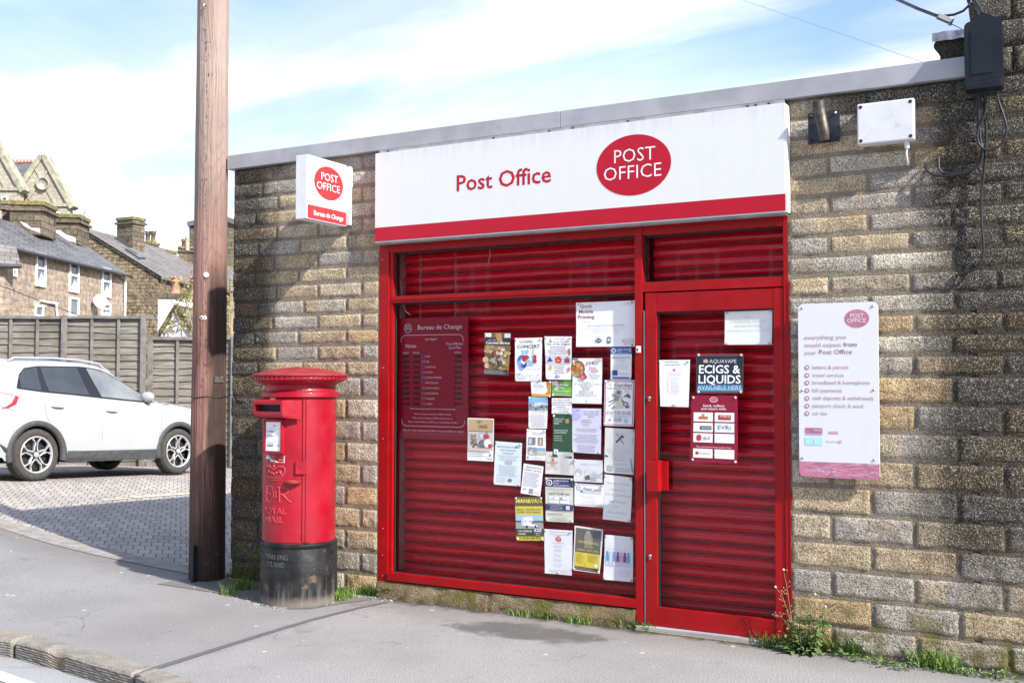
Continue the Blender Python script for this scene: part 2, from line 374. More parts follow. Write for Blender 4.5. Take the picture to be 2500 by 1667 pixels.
def wood_mat(name, c1, c2, axis=2, grain=1.0, dark=None):
    n = NT(name); sc = [65, 65, 65]; sc[axis] = 1.2
    w = n.noise(1.0, 5, 0.65, n.scalevec(tuple(sc)), 0.2); w2 = n.noise(2.2, 4)
    c = n.mix(n.mr(w, 0.32, 0.68), c1, c2); c = n.mix(n.mr(w2, 0.35, 0.7, 0, 0.45), c, tuple(k*0.6 for k in c1))
    h = n.math('ADD', w, n.math('MULTIPLY', n.noise(60, 3), 0.3))
    return n, c, n.bump(h, 0.7*grain, 0.01)
def pole_mat():
    n, c, nr = wood_mat('pole_timber', (0.165, 0.075, 0.058), (0.36, 0.20, 0.16))
    x, y, z = n.xyz()
    # figured growth rings, and creosote at the foot; up one side creosote and the sign's shadow are painted as one
    rg = n.mr(n.math('FRACT', n.math('MULTIPLY', n.noise(1.0, 2, 0.4, n.scalevec((4.5, 4.5, 0.75))), 15.0)), 0.0, 0.3, 1.0, 0.0)
    c = n.mix(n.math('MULTIPLY', rg, 0.35), c, (0.05, 0.025, 0.02))
    c = n.mix(n.mr(z, 1.9, 4.2, 0, 0.75), c, n.mix(n.noise(2.5, 4), (0.30, 0.225, 0.19), (0.48, 0.385, 0.335)))
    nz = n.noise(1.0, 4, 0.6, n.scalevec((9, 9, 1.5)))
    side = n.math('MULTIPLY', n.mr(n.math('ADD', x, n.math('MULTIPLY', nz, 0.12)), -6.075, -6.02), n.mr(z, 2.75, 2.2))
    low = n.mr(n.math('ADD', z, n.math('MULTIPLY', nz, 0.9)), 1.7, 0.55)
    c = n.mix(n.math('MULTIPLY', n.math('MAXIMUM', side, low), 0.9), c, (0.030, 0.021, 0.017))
    sc2 = n.math('MULTIPLY', n.mr(z, 0.62, 0.25), n.mr(n.noise(11, 5, 0.7), 0.58, 0.66)); c = n.mix(n.math('MULTIPLY', sc2, 0.6), c, (0.24, 0.19, 0.16))
    hh = n.math('SUBTRACT', n.noise(1.0, 5, 0.65, n.scalevec((70, 70, 1.3))), n.math('MULTIPLY', rg, 0.25))
    return n.out(c, 0.8, n.bump(hh, 1.0, 0.012), Specular_IOR_Level=0.3)
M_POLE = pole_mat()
def fence_mat():
    n = NT('weathered_fence'); v = n.N('ShaderNodeMapping', {0: n.P(), 'Scale': (2.5, 2.5, 55)}).outputs[0]
    w = n.noise(1.0, 5, 0.6, v, 0.5); c = n.mix(n.mr(w, 0.3, 0.7), (0.145, 0.127, 0.105), (0.315, 0.285, 0.245))
    c = n.mix(n.mr(n.noise(1.2, 4), 0.42, 0.66, 0, 0.5), c, (0.085, 0.075, 0.052))
    return n.out(c, 0.9, n.bump(w, 0.5, 0.01), Specular_IOR_Level=0.2)
M_FENCE = fence_mat(); M_FPOST = mat('grey_fence_timber', (0.19, 0.178, 0.16), 0.9, var=0.25, scale=7, bump=0.3)
def rubble_mat(name, c1, c2, mort, w=0.45, h=0.16, vary=0.35):
    n = NT(name); x, y, z = n.xyz()
    along = n.math('ADD', n.math('MULTIPLY', x, 0.83), n.math('MULTIPLY', y, 0.83))
    vv = n.N('ShaderNodeCombineXYZ', {0: along, 1: z, 2: 0.0}).outputs[0]
    nz = n.N('ShaderNodeTexNoise', {'Vector': n.P(), 'Scale': 2.2, 'Detail': 3}).outputs['Color']
    vv = n.N('ShaderNodeMix', {0: 0.055*vary/0.35, 4: vv, 5: nz}, data_type='VECTOR').outputs[1]
    br = n.N('ShaderNodeTexBrick', {'Vector': vv, 'Color1': c1, 'Color2': c2, 'Mortar': mort, 'Scale': 1.0, 'Mortar Size': 0.014, 'Mortar Smooth': 0.4, 'Brick Width': w, 'Row Height': h})
    br.offset_frequency = 2; br.squash_frequency = 3; br.squash = 0.7
    c = n.mix(1.0, br.outputs[0], n.mix(n.mr(n.noise(6, 5, 0.65), 0.3, 0.7), (1-vary,)*3, (1+vary, 1+vary*.9, 1+vary*.7)), 'MULTIPLY')
    return n.out(c, 0.95, n.bump(n.math('SUBTRACT', n.noise(14, 4), n.math('MULTIPLY', br.outputs['Fac'], 0.8)), 0.6, 0.03), Specular_IOR_Level=0.2)
M_HOUSE = rubble_mat('buff_sandstone', (0.285, 0.225, 0.175), (0.345, 0.28, 0.225), (0.30, 0.25, 0.205), 0.5, 0.17)
M_RUBBLE = rubble_mat('coursed_rubble', (0.15, 0.12, 0.083), (0.25, 0.20, 0.14), (0.05, 0.04, 0.03), 0.42, 0.15, 0.6)
M_ASHLAR = rubble_mat('pale_ashlar', (0.38, 0.345, 0.28), (0.43, 0.39, 0.32), (0.36, 0.325, 0.26), 0.7, 0.27, 0.2)
M_CHIM = rubble_mat('chimney_stone', (0.12, 0.10, 0.075), (0.20, 0.165, 0.12), (0.05, 0.043, 0.033), 0.6, 0.22)
def slate_mat(name, c1, c2):
    n = NT(name); x, y, z = n.xyz()
    vv = n.N('ShaderNodeCombineXYZ', {0: n.math('ADD', n.math('MULTIPLY', x, 0.6), n.math('MULTIPLY', y, 0.8)), 1: n.math('MULTIPLY', z, 1.8), 2: 0.0}).outputs[0]
    br = n.N('ShaderNodeTexBrick', {'Vector': vv, 'Color1': c1, 'Color2': c2, 'Mortar': tuple(k*0.45 for k in c1), 'Scale': 1.0, 'Mortar Size': 0.012, 'Brick Width': 0.3, 'Row Height': 0.22})
    c = n.mix(n.mr(n.noise(1.5, 4), 0.4, 0.7, 0, 0.4), br.outputs[0], tuple(k*1.4 for k in c2))
    return n.out(c, 0.6, n.bump(br.outputs['Fac'], 0.5, -0.02), Specular_IOR_Level=0.4)
M_SLATE = slate_mat('grey_slate', (0.10, 0.098, 0.102), (0.145, 0.142, 0.145))
M_SLATE2 = slate_mat('brown_slate', (0.145, 0.128, 0.12), (0.20, 0.18, 0.17))
M_UPVC = mat('white_window_frame', (0.78, 0.78, 0.78), 0.4, var=0.03)
M_POT = mat('clay_pot', (0.42, 0.23, 0.15), 0.85, var=0.25, scale=9)
M_BARK = mat('bark', (0.24, 0.19, 0.125), 0.9, var=0.3, scale=8)
M_TIN = mat('white_dish', (0.75, 0.75, 0.75), 0.4, var=0.04)
def leaf_mat(name, c1, c2):
    n = NT(name); c = n.mix(n.noise(13, 3), c1, c2)
    return n.out(c, 0.6, None, Subsurface_Weight=0.0, Transmission_Weight=0.0)
M_GRASS = leaf_mat('grass_blade', (0.05, 0.13, 0.015), (0.16, 0.26, 0.03))
M_LEAF = leaf_mat('weed_leaf', (0.08, 0.155, 0.04), (0.22, 0.30, 0.10))
M_VINE = leaf_mat('vine_leaf', (0.20, 0.20, 0.03), (0.34, 0.30, 0.07))
M_STEM = mat('pale_stem', (0.32, 0.27, 0.12), 0.8, var=0.2)
# ======================= GROUND =======================
def struct(mb, name): return mb.build(name, kind='structure', origin=(0, 0, 0))
M_SOIL = mat('far_ground', (0.10, 0.10, 0.07), 0.95, var=0.3, scale=0.4)
g = MB(); g.poly([(-500, -300, -1.6), (500, -300, -1.6), (500, 700, -1.6), (-500, 700, -1.6)], M_SOIL); struct(g, 'ground')
edge_px = [(0, 1287), (120, 1325), (240, 1355), (340, 1375), (468, 1400)]
EDGE = sorted([(p.x, p.y) for p in (G(*q) for q in edge_px)])
_s0 = (EDGE[1][1]-EDGE[0][1])/(EDGE[1][0]-EDGE[0][0])
EDGE = [(-40, EDGE[0][1]+_s0*(-40-EDGE[0][0]))] + EDGE + [(-6.05, 0.02), (14, 0.02)]
kin_px = [(0, 1539), (86, 1551), (190, 1577), (378, 1629), (476, 1667)]
KIN = sorted([(p.x, p.y) for p in (G(*q) for q in kin_px)])
KIN = [(-40, KIN[0][1]+0.16*(40+KIN[0][0])*0.9), (-9, KIN[0][1]+0.06*(9+KIN[0][0]))] + KIN + [(-2.0, -2.42), (0, -2.48), (14, -2.6)]
def stepx(a, b):
    x = a; out = []
    while x < b-1e-6:
        out.append(x); x += 0.08 if -9 < x < 0 else (0.35 if x > -14 else 1.2)
    return out+[b]
pv = MB(); XS = stepx(-40, 14)
def strip(mb, ya, yb, mt, off, n=6, xs=XS):
    vs = []; 
    for x in xs:
        a, b = ya(x), yb(x)
        for j in range(n+1):
            y = lerp(a, b, j/n); vs.append((x, y, gz(x, y)+off))
    mb.add(vs, [(i*(n+1)+j, (i+1)*(n+1)+j, (i+1)*(n+1)+j+1, i*(n+1)+j+1) for i in range(len(xs)-1) for j in range(n)], mt, True)
ed = lambda x: interp(EDGE, x); ki = lambda x: interp(KIN, x)
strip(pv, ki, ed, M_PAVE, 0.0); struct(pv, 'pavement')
xl = [x for x in XS if x < -6.2]+[-6.17]
es = MB(); strip(es, lambda x: ed(x)-0.02, lambda x: ed(x)+0.26, M_EDGE, 0.004, 2, [x for x in xl if x > -16]); struct(es, 'paving_edge_strip')
lt = MB(); strip(lt, ed, lambda x: 45, M_PAVER, -0.004, 1, xl) if False else None
lt = MB(); vs = []; ys = [0, .2, .5, 1, 1.5, 2, 3, 4, 5, 6, 8, 10, 12, 18, 30]
xl2 = [x for x in xl if x > -26]+[-6.06]
for x in xl2:
    for y in ys:
        yy = ed(x)+y; vs.append((x, yy, gz(x, yy)-0.004))
n = len(ys); lt.add(vs, [(i*n+j, (i+1)*n+j, (i+1)*n+j+1, i*n+j+1) for i in range(len(xl2)-1) for j in range(n-1)], M_PAVER, True); struct(lt, 'block_paved_yard')
# worn yellow bay line
M_YEL = mat('worn_yellow_paint', (0.66, 0.60, 0.36), 0.8, var=0.2, scale=20); M_WLINE = mat('worn_white_paint', (0.62, 0.60, 0.52), 0.8, var=0.2, scale=20)
ln = MB()
for (ax, ay, bx, by, w) in ((322, 1214, 480, 1203, 0.10), (250, 1221, 312, 1216, 0.05), (1820/3.92, 1060+298/3.92, 2000/3.92, 1060+310/3.92, 0.08)):
    a, b = G(ax, ay), G(bx, by); d = (b-a); nn = Vector((-d.y, d.x, 0)).normalized()*w/2
    ln.poly([Vector((p.x, p.y, gz(p.x, p.y)+0.004)) for p in (a-nn, b-nn, b+nn, a+nn)], M_YEL)
struct(ln, 'parking_bay_line')
# road and kerb
rd = MB(); strip(rd, lambda x: -16.0, lambda x: ki(x)-0.02, M_ROAD, -0.105, 4); struct(rd, 'road')
a, b = [onZ(*q, -0.10) for q in ((0, 1648), (95, 1682))]; rl = MB(); d = (b-a); nn = Vector((-d.y, d.x, 0)).normalized()*0.05
a = a-d*1.5; b = b+d*2
rl.poly([Vector((p.x, p.y, gz(p.x, p.y)-0.099)) for p in (a-nn, b-nn, b+nn, a+nn)], M_WLINE); struct(rl, 'road_edge_line')
fp = MB(); strip(fp, lambda x: -18.2, lambda x: -16.0, M_PAVE, 0.0, 3); struct(fp, 'far_pavement')
# tarmac seam across the footway
sm = MB(); pts = [(335, 1650), (380, 1631), (520, 1587), (640, 1549), (760, 1513), (880, 1483), (945, 1470)]
P = [G(*q) for q in pts]; vs = []
for i, p in enumerate(P):
    d = (P[min(i+1, len(P)-1)]-P[max(i-1, 0)]); nn = Vector((-d.y, d.x, 0)).normalized()*(0.030-0.002*i)
    vs += [p-nn+Vector((0, 0, 0.004)), p+nn+Vector((0, 0, 0.004))]
sm.add(vs, [(2*i, 2*i+2, 2*i+3, 2*i+1) for i in range(len(P)-1)], M_SEAM); struct(sm, 'tarmac_seam')
pa = MB(); K4 = K(0, 1060, 3.92); K5 = K(450, 1200, 3.358)
bd = [K4(1500, 1432), K4(1620, 1450), K4(1760, 1470), K4(1900, 1492), K4(2060, 1518), K4(2180, 1548), (570, 1457), (600, 1465), (640, 1478), (690, 1487), (760, 1486), (830, 1474), (880, 1468), (925, 1458)]
P = [G(*q) for q in bd]; back = [Vector((-5.2, 0.01, 0)), Vector((-6.05, 0.01, 0)), Vector((-6.3, 0.0, 0))]
loop = [Vector((p.x, p.y, gz(p.x, p.y)+0.004)) for p in P+back]
pa.poly(loop, M_PATCH); struct(pa, 'old_tarmac_patch')
# kerb stones: worn tops and a grooved face, each stone its own
KX = [-9.4, -8.2, -6.95, G(86, 1551).x, G(378, 1629).x, -3.3, -2.1, -0.9, 0.3, 1.5]
stones = []
def kerb_stone(x0, x1, label, seed):
    mb = MB(); rnd = random.Random(seed); nu = 60
    prof = [(0.0, 0.0), (-0.02, 0.004), (-0.08, 0.004), (-0.133, 0.002), (-0.143, -0.003), (-0.149, -0.012)] + [(-0.152-(0.0, 0.0, 0.006)[i % 3]*-1, -0.016-0.0048*i) for i in range(19)] + [(-0.155, -0.16)]
    def fn(u, v):
        j = v*(len(prof)-1); k = min(int(j), len(prof)-2); py = lerp(prof[k][0], prof[k+1][0], j-k); pz = lerp(prof[k][1], prof[k+1][1], j-k)
        e = 0.012; x = lerp(x0+0.006, x1-0.006, u); y = ki(x)
        chip = max(0, noise.noise(Vector((x*3.1+seed, seed*1.7, 0)))-0.28)*sst(-0.10, -0.145, py)*0.10
        end = sst(0.02, 0.0, u)+sst(0.98, 1.0, u)
        nz = noise.noise(Vector((x*22, py*40+pz*60, seed)))*0.0035
        return Vector((x, y+py*(1-0.06*end)+nz+chip*0.6, gz(x, y)+pz+0.004-0.012*end-chip+nz*0.6))
    mb.grid(fn, nu, len(prof)-1, M_KERB, False)
    mb.grid(lambda u, v: fn(0, u)+Vector((0.0, 0.0, -0.16*v)) if v < 1 else Vector((x0+0.006, fn(0, u).y, -0.2)), len(prof)-1, 1, M_KERB)
    mb.grid(lambda u, v: fn(1, u)+Vector((0.0, 0.0, -0.16*v)) if v < 1 else Vector((x1-0.006, fn(1, u).y, -0.2)), len(prof)-1, 1, M_KERB)
    mb.build('kerb_stone', None, label, 'kerb stone', 'worn sandstone kerb stones along the footway', weld=True)
KL = {2: 'worn kerb stone with a grooved face cut off by the left picture edge', 3: 'longest worn kerb stone with a chipped grooved face and both joints showing', 4: 'kerb stone at the bottom edge beside the end of the dark tarmac seam'}
for i in range(2, 5): kerb_stone(KX[i], KX[i+1], KL[i], i)
kb = MB()
for xs_ in ([KX[5]]+[x for x in XS if x > KX[5]], [x for x in XS if x < KX[2]]+[KX[2]]):
    strip(kb, lambda x: ki(x)-0.15, lambda x: ki(x), M_KERB, 0.002, 1, xs_)
    vs = [Vector((x, ki(x)-0.15, gz(x, ki(x))+z)) for x in xs_ for z in (0.002, -0.2)]
    kb.add(vs, [(2*i, 2*i+2, 2*i+3, 2*i+1) for i in range(len(xs_)-1)], M_KERB)
struct(kb, 'kerb')
# loose grit and pebbles round the box
pb = MB(); rr = random.Random(5)
M_PEB = mat('pale_grit', (0.42, 0.40, 0.37), 0.9, var=0.3, scale=40)
def pebble(mb, c, r, mt):
    a = rr.random()*6.28; vs = []
    for k in range(6): vs.append(c+Vector((math.cos(a+k*1.047)*r*rr.uniform(.7, 1.2), math.sin(a+k*1.047)*r*rr.uniform(.6, 1.1), 0.0)))
    vs.append(c+Vector((0, 0, r*rr.uniform(.5, .9))))
    mb.add(vs, [(k, (k+1) % 6, 6) for k in range(6)], mt, True)
for i in range(260):
    q = rr.random()
    if q < 0.55: px, py = rr.uniform(565, 700), 0
    elif q < .75: px, py = rr.uniform(790, 960), 0
    else: px, py = rr.uniform(470, 600), 0
    if px < 600 and q >= .75: py = rr.uniform(1420, 1450)
    else: py = interp([(565, 1455), (620, 1472), (700, 1486), (790, 1480), (850, 1455), (960, 1462)], px)+rr.gauss(0, 6 if px < 720 else 4)
    c = G(px, py)
    pebble(pb, c+Vector((0, 0, 0.003)), rr.uniform(0.003, 0.009), M_PEB)
pb.build('loose_grit', None, 'pale loose grit scattered around the foot of the pillar box', 'grit', None, 'stuff', origin=(0, 0, 0))
# ======================= POST OFFICE =======================
X = lambda px, py, Y=0.0: onY(px, py, Y).x
Z = lambda px, py, Y=0.0: onY(px, py, Y).z
ROWS = []
_z = 3.292
for i in range(14): ROWS.append((_z-0.11943, _z)); _z -= 0.11943
for i in range(10): ROWS.append((_z-0.1625, _z)); _z -= 0.1625
TONES = [((0.41, 0.378, 0.338), 4.2), ((0.36, 0.332, 0.298), 2.2), ((0.47, 0.385, 0.265), 3.2), ((0.445, 0.382, 0.29), 2.6), ((0.50, 0.375, 0.225), 1.1), ((0.50, 0.46, 0.385), 1.3)]
def tone(r):
    t = r.random()*sum(w for _, w in TONES)
    for c, w in TONES:
        t -= w
        if t <= 0: break
    k = r.uniform(0.88, 1.12); return tuple(v*k for v in c)
def block(mb, x0, x1, z0, z1, r, yf=0.012, leftend=False, step=0.0155):
    j = 0.0022; x0 += j; x1 -= j; z0 += j; z1 -= j
    if x1-x0 < 0.03: return
    nu = max(4, int((x1-x0)/step)); nv = max(5, int((z1-z0)/step)); sd = r.random()*100
    c1 = tone(r); split = r.random() < 0.22 and (x1-x0) > 0.3; c2 = tone(r) if split else c1; xs = lerp(x0, x1, r.choice((0.33, 0.5, 0.66)))
    bulge = r.uniform(0.7, 1.25); rag = r.uniform(0.008, 0.03); tilt = r.uniform(-0.006, 0.006)
    def fn(u, v):
        # denser sampling near the arrises
        x = lerp(x0, x1, u); z = lerp(z0, z1, v); q = Vector((x*1.0, sd, z*1.25))
        dl, dr, db, dt = x-x0, x1-x, z-z0, z1-z
        e = min(dl, dr, dt, db)
        ragged = rag+0.018*noise.noise(Vector((x*9, sd, 1.3)))+0.010*noise.noise(Vector((x*26, sd, 7)))
        face = sst(0.001, 0.009+0.005*noise.noise(q*30), min(dl, dr, dt))*sst(ragged-0.007, ragged+0.010, db)
        n1 = noise.noise(q*5.5); n2 = abs(noise.noise(q*13+Vector((3, 0, 0)))); n3 = noise.noise(q*31); n4 = noise.noise(q*60)
        vd = noise.voronoi(q*11)[0]; facet = (vd[1]-vd[0])
        h = 0.010*sst(-0.001, 0.003, e) + face*(0.0035*bulge+0.003*n1+0.0035*n2+0.003*n3+0.005*facet+tilt*.6*(u-.5))+0.0018*n4
        return Vector((x, yf-h, z))
    def cfn(x): return c1 if x < xs else c2
    b = len(mb.f)
    mb.grid(fn, nu, nv, M_STONE, True)
    for k in range(nu*nv): mb.cols[b+k] = cfn(lerp(x0, x1, ((k % nu)+.5)/nu))
    # returns of the block back into the joint
    for (pts) in ([fn(i/nu, 0) for i in range(nu+1)], [fn(i/nu, 1) for i in range(nu+1)], [fn(0, i/nv) for i in range(nv+1)], [fn(1, i/nv) for i in range(nv+1)]):
        b = len(mb.f); n_ = len(pts)-1; dep = 0.03
        mb.add(pts+[Vector((p.x, yf+dep, p.z)) for p in pts], [(i, i+1, n_+2+i, n_+1+i) for i in range(n_)], M_STONE, False)
        for k in range(n_): mb.cols[b+k] = c1
    if leftend:
        b = len(mb.f)
        def f2(u, v):
            z = lerp(z0, z1, v); y = lerp(fn(0, v).y, 0.30, u); q = Vector((y*2+7, sd, z))
            e = min(z-z0, z1-z, u*0.3); return Vector((x0-0.024*sst(0, 0.03, e)-0.012*noise.noise(q*9)*sst(0, .02, e), y, z))
        mb.grid(f2, 14, nv, M_STONE, True)
        for k in range(14*nv): mb.cols[b+k] = c1
XL, XO0, XO1, XN = -6.035, X(927, 700)-0.004, X(1924.5, 900)+0.004, -0.53
po = thing('post_office', (-3.5, 0.0, 0.0), 'single storey stone post office with a bright red shopfront', 'building')
rw = random.Random(11)
wl = MB(); nb = MB()
BL = 0.462
for i, (z0, z1) in enumerate(ROWS):
    off = (i % 2)*BL/2
    # left pier
    x = XO0-(0.30 if i % 2 else 0.16); xs = [XO0, x]
    while x > XL+0.28: x -= rw.uniform(0.41, 0.47); xs.append(x)
    xs[-1] = XL if xs[-1] < XL+0.14 else xs[-1]
    if xs[-1] != XL: xs.append(XL+rw.uniform(-0.012, 0.012))
    xs = xs[::-1]
    for a, b in zip(xs, xs[1:]): block(wl, a, b, z0, z1, rw, leftend=(a == xs[0]))
    # right pier, running on into the neighbour's wall
    x = XO1+(0.245 if i % 2 else 0.47); xs = [XO1, x]
    while x < 1.0: x += rw.uniform(0.45, 0.475); xs.append(x)
    for a, b in zip(xs, xs[1:]):
        if (a+b)/2 < XN: block(wl, a, b, z0, z1, rw)
        elif a < 0.9: block(nb, a, b, z0, z1, rw)
BOD = 5.2
ZC0, ZC1 = 3.292, 3.408
for (a, b) in ((XL+0.03, XO0), (XO1, XN-0.02)):
    wl.box(a, 0.0022, -0.35, b, 0.30, ZC0, M_MORTAR)
wl.box(XO0, 0.02, 2.62, XO1, 0.30, ZC0, M_MORTAR)
wl.box(XL+0.03, 0.31, -0.6, XL+0.33, BOD, ZC0, M_MORTAR); wl.box(XN-0.3, 0.31, -0.6, XN-0.01, BOD, ZC0, M_MORTAR)
wl.box(XL+0.34, BOD-0.3, -0.6, XN-0.31, BOD, ZC0, M_MORTAR)
wl.build('wall', po, origin=None)
rf = MB(); rf.box(XL+0.0, 0.05, ZC0+0.005, XN-0.01, BOD+0.05, ZC1-0.015, M_GREY); rf.build('roof', po)
cp = MB(); xj = X(1364, 300, -0.06)
for a, b in ((XL-0.03, xj-0.002), (xj+0.002, XN+0.01)): cp.box(a, -0.042, ZC0+0.003, b, 0.046, ZC1, M_ALU)
cp.box(XL-0.03, 0.05, ZC0+0.003, XL-0.002, BOD+0.05, ZC1, M_ALU)
cp.box(xj-0.004, -0.038, ZC0+0.006, xj+0.004, -0.02, ZC1-0.004, M_DARK); cp.build('coping', po, bevel=0.003)
fl = MB(); fl.box(XO0, 0.42, -0.25, XO1, 0.47, 2.7, M_SHUT); fl.box(XO0, 0.03, -0.25, XO1, 0.46, -0.05, M_CONC)
M_INT = mat('dim_interior', (0.05, 0.045, 0.04), 0.9); fl.box(XL+0.4, 0.49, -0.24, XN-0.35, BOD-0.35, -0.2, M_INT); fl.build('floor', po)
# plinth under the window
pl = MB(); xm0, xm1 = X(1551, 1000), X(1568.4, 900); zr0, zr1 = Z(946, 1415), Z(956, 1397.4)
r2 = random.Random(4)
def pf(u, v):
    x = lerp(XO0, xm0, u); z = lerp(-0.04, zr0-0.012, v); q = Vector((x*9, z*12, 3))
    crack = 0.012*math.exp(-((x-(-3.63))/0.006)**2)
    return Vector((x, -0.022+0.012*noise.noise(q)+0.004*noise.noise(q*4)+0.02*v*v+crack, z))
pl.grid(pf, 120, 10, M_CONC); pl.box(XO0, 0.012, -0.04, xm0, 0.20, zr0-0.012, M_CONC); pl.build('plinth', po)
# --- shopfront frame
fr = MB(); zt0, zt1 = Z(1250, 727.4), Z(1250, 710.5); zd0, zd1 = Z(1740, 706), Z(1740, 682)
zh = Z(1250, 595.7); zhr = Z(1740, 563); xl1 = X(948, 900); xr0, xr1 = X(1913.5, 800), XO1
ztop = 2.66
fr.box(XO0, 0.0, 0.07, xl1, 0.10, ztop, M_FRAME)                       # left jamb
fr.box(xl1+0.001, 0.012, zr1+0.004, X(956, 900), 0.10, zh, M_FRAME)           # its inner step
fr.box(xm0, -0.004, 0.0, xm1, 0.10, ztop, M_FRAME)                     # mullion
fr.box(xr0, 0.0, 0.0, xr1, 0.10, ztop, M_FRAME)                        # right jamb
fr.box(xl1+0.0005, 0.003, zh+0.0005, xm0-0.0005, 0.10, ztop, M_FRAME); fr.box(xm1+0.0005, 0.003, zhr, xr0-0.0005, 0.10, ztop, M_FRAME)   # head
fr.box(X(956, 900)+0.001, 0.005, zt0, xm0-0.0005, 0.09, zt1, M_FRAME)        # transom
fr.box(X(956, 900)+0.001, -0.001, lerp(zt0, zt1, 0.42), xm0-0.001, 0.02, lerp(zt0, zt1, 0.47), M_FRAME)
fr.box(xm1+0.0005, 0.004, zd0, xr0-0.0005, 0.10, zd1, M_FRAME)         # transom over the door
fr.box(xl1+0.003, -0.012, zr0, xm0-0.002, 0.10, zr1, M_FRAME)          # bottom rail
for px, py in ((933, 634), (935, 898), (934, 1071), (934, 1290), (933, 1355), (933, 1405)):
    p = onY(px, py, -0.004); fr.lathe([(0.006, 0), (0.005, 0.004), (0, 0.005)], p+Vector((0, 0.004, 0)), M_CHROME, 8, (Vector((1, 0, 0)), Vector((0, 0, 1)), Vector((0, -1, 0))))
fr.build('window_frame', po, bevel=0.003)
# ragged red paint carried onto the stone right of the frame
rp = MB(); pts = []
zz_ = 0.02
while zz_ < 2.2:
    pts.append(Vector((XO1+0.006+0.010*noise.noise(Vector((zz_*14, 2, 0)))+0.018*max(0, noise.noise(Vector((zz_*6, 9, 0)))-0.25), 0.0, zz_))); zz_ += 0.012
vs = [];
for p in pts: vs += [Vector((XO1-0.001, -0.004, p.z)), Vector((p.x, -0.004, p.z)), Vector((p.x, 0.03, p.z))]
rp.add(vs, [(3*i+j, 3*i+3+j, 3*i+4+j, 3*i+1+j) for i in range(len(pts)-1) for j in (0, 1)], M_FRAME); rp.build('paint_overrun', po)
# sill plate under the door
ss = MB(); ss.box(xm1-0.04, -0.035, 0.004, xr0+0.03, 0.12, 0.030, M_ALU); ss.box(xm1-0.04, -0.06, -0.01, xr0+0.03, -0.036, 0.012, M_CONC); ss.build('door_sill', po, bevel=0.002)
# panes
GY = 0.048
def pane(nm, parent, x0, x1, z0, z1, y=GY):
    p = MB(); p.poly([(x0, y, z0), (x1, y, z0), (x1, y, z1), (x0, y, z1)], M_GLASS); return p.build(nm, parent)
xg = X(956, 900)
pane('window_pane', po, xg, xm0, zr1, zt0); pane('window_pane', po, xg, xm0, zt1, zh); pane('window_pane', po, xm1, xr0, zd1, zhr)
ga = MB()   # black gaskets
for (a, b, c, d) in ((xg, xm0, zr1, zt0), (xg, xm0, zt1, zh), (xm1, xr0, zd1, zhr)):
    for q in ((a+.0005, c+.0005, a+.012, d-.0005), (b-.006, c+.0005, b-.0005, d-.0005), (a+.0125, d-.012, b-.0065, d-.0005), (a+.0125, c+.0005, b-.0065, c+.006)):
        ga.box(q[0], GY-0.012, q[1], q[2], GY+0.012, q[3], M_DARK)
ga.build('gasket', po)
# roller shutter curtain behind the glass
M_GAP_SHADE = mat('shutter_slot_shade', (0.24, 0.006, 0.012), 0.35, var=0.4, scale=20)  # darker slot rows paint in the shade and dark reflections between slats
def shutter(x0, x1, z0, z1, y, pitch=0.0765):
    mb = MB(); n_ = int((z1-z0)/pitch)+1; nx = 60
    rsh = random.Random(int(x0*100))
    def row(pr_, mt, dy=0.0, tl=0.0):
        def fn(u, v):
            j = int(round(v*(len(pr_)-1))); x = lerp(x0, x1, u); p = pr_[j]
            return Vector((x, y+dy+tl*(j/(len(pr_)-1)-.5)+p[0]+0.005*noise.noise(Vector((x*1.5, p[1]*6, 0))), p[1]+0.003*noise.noise(Vector((x*2.2, p[1]*3, 5)))))
        mb.grid(fn, nx, len(pr_)-1, mt)
    for k in range(n_):
        zb = z0+k*pitch; g_ = pitch*rsh.uniform(.12, .24)
        row([(0.004, zb), (0.006, zb+g_*.35), (0.002, zb+g_*.4), (0.002, zb+g_*.6), (0.006, zb+g_*.65), (0.004, zb+g_)], M_GAP_SHADE)
        am = rsh.uniform(.012, .024); row([(0.004-am*math.sin(math.pi*a/10)**0.7, zb+g_+a/10*(pitch-g_)) for a in range(11)], M_SHUT, rsh.uniform(-.003, .003), rsh.uniform(-.004, .014))
    return mb
shutter(X(974, 1000, .13), xm0+0.03, zr1-0.03, zh+0.10, 0.185).build('roller_shutter', po)
shutter(xm1+0.02, xr0-0.0, 0.02, zhr+0.05, 0.17).build('roller_shutter', po)
rl = MB(); M_BEIGE = mat('beige_guide', (0.50, 0.42, 0.36), 0.7, var=0.12, scale=14)
xa, xb = X(966.4, 1200, .12), X(974, 1200, .12); vs = []
k = 0; zz_ = zr1
while zz_ < zh+.05:
    w = 0.006*noise.noise(Vector((zz_*9, 0, 2)))+0.004*noise.noise(Vector((zz_*31, 0, 2)))
    vs += [Vector((xa, .12, zz_)), Vector((xb+.006+w, .12, zz_)), Vector((xb+.006+w, .2, zz_))]; zz_ += .02; k += 1
rl.add(vs, [(3*i+j, 3*i+3+j, 3*i+4+j, 3*i+1+j) for i in range(k-1) for j in (0, 1)], M_BEIGE)
rl.box(xg-0.03, 0.10, zr1-.02, xa-0.001, 0.13, zh+.06, M_SHUT); rl.build('shutter_guide', po)
hd = MB(); hd.box(xg-0.02, 0.101, zh+0.002, xm0-0.001, 0.33, zh+0.11, M_SHUT); hd.build('shutter_box', po)
hd = MB(); hd.box(xg, 0.10, zr0-0.01, xm0-.001, 0.25, zr1-0.002, M_SHUT); hd.build('inner_sill', po)
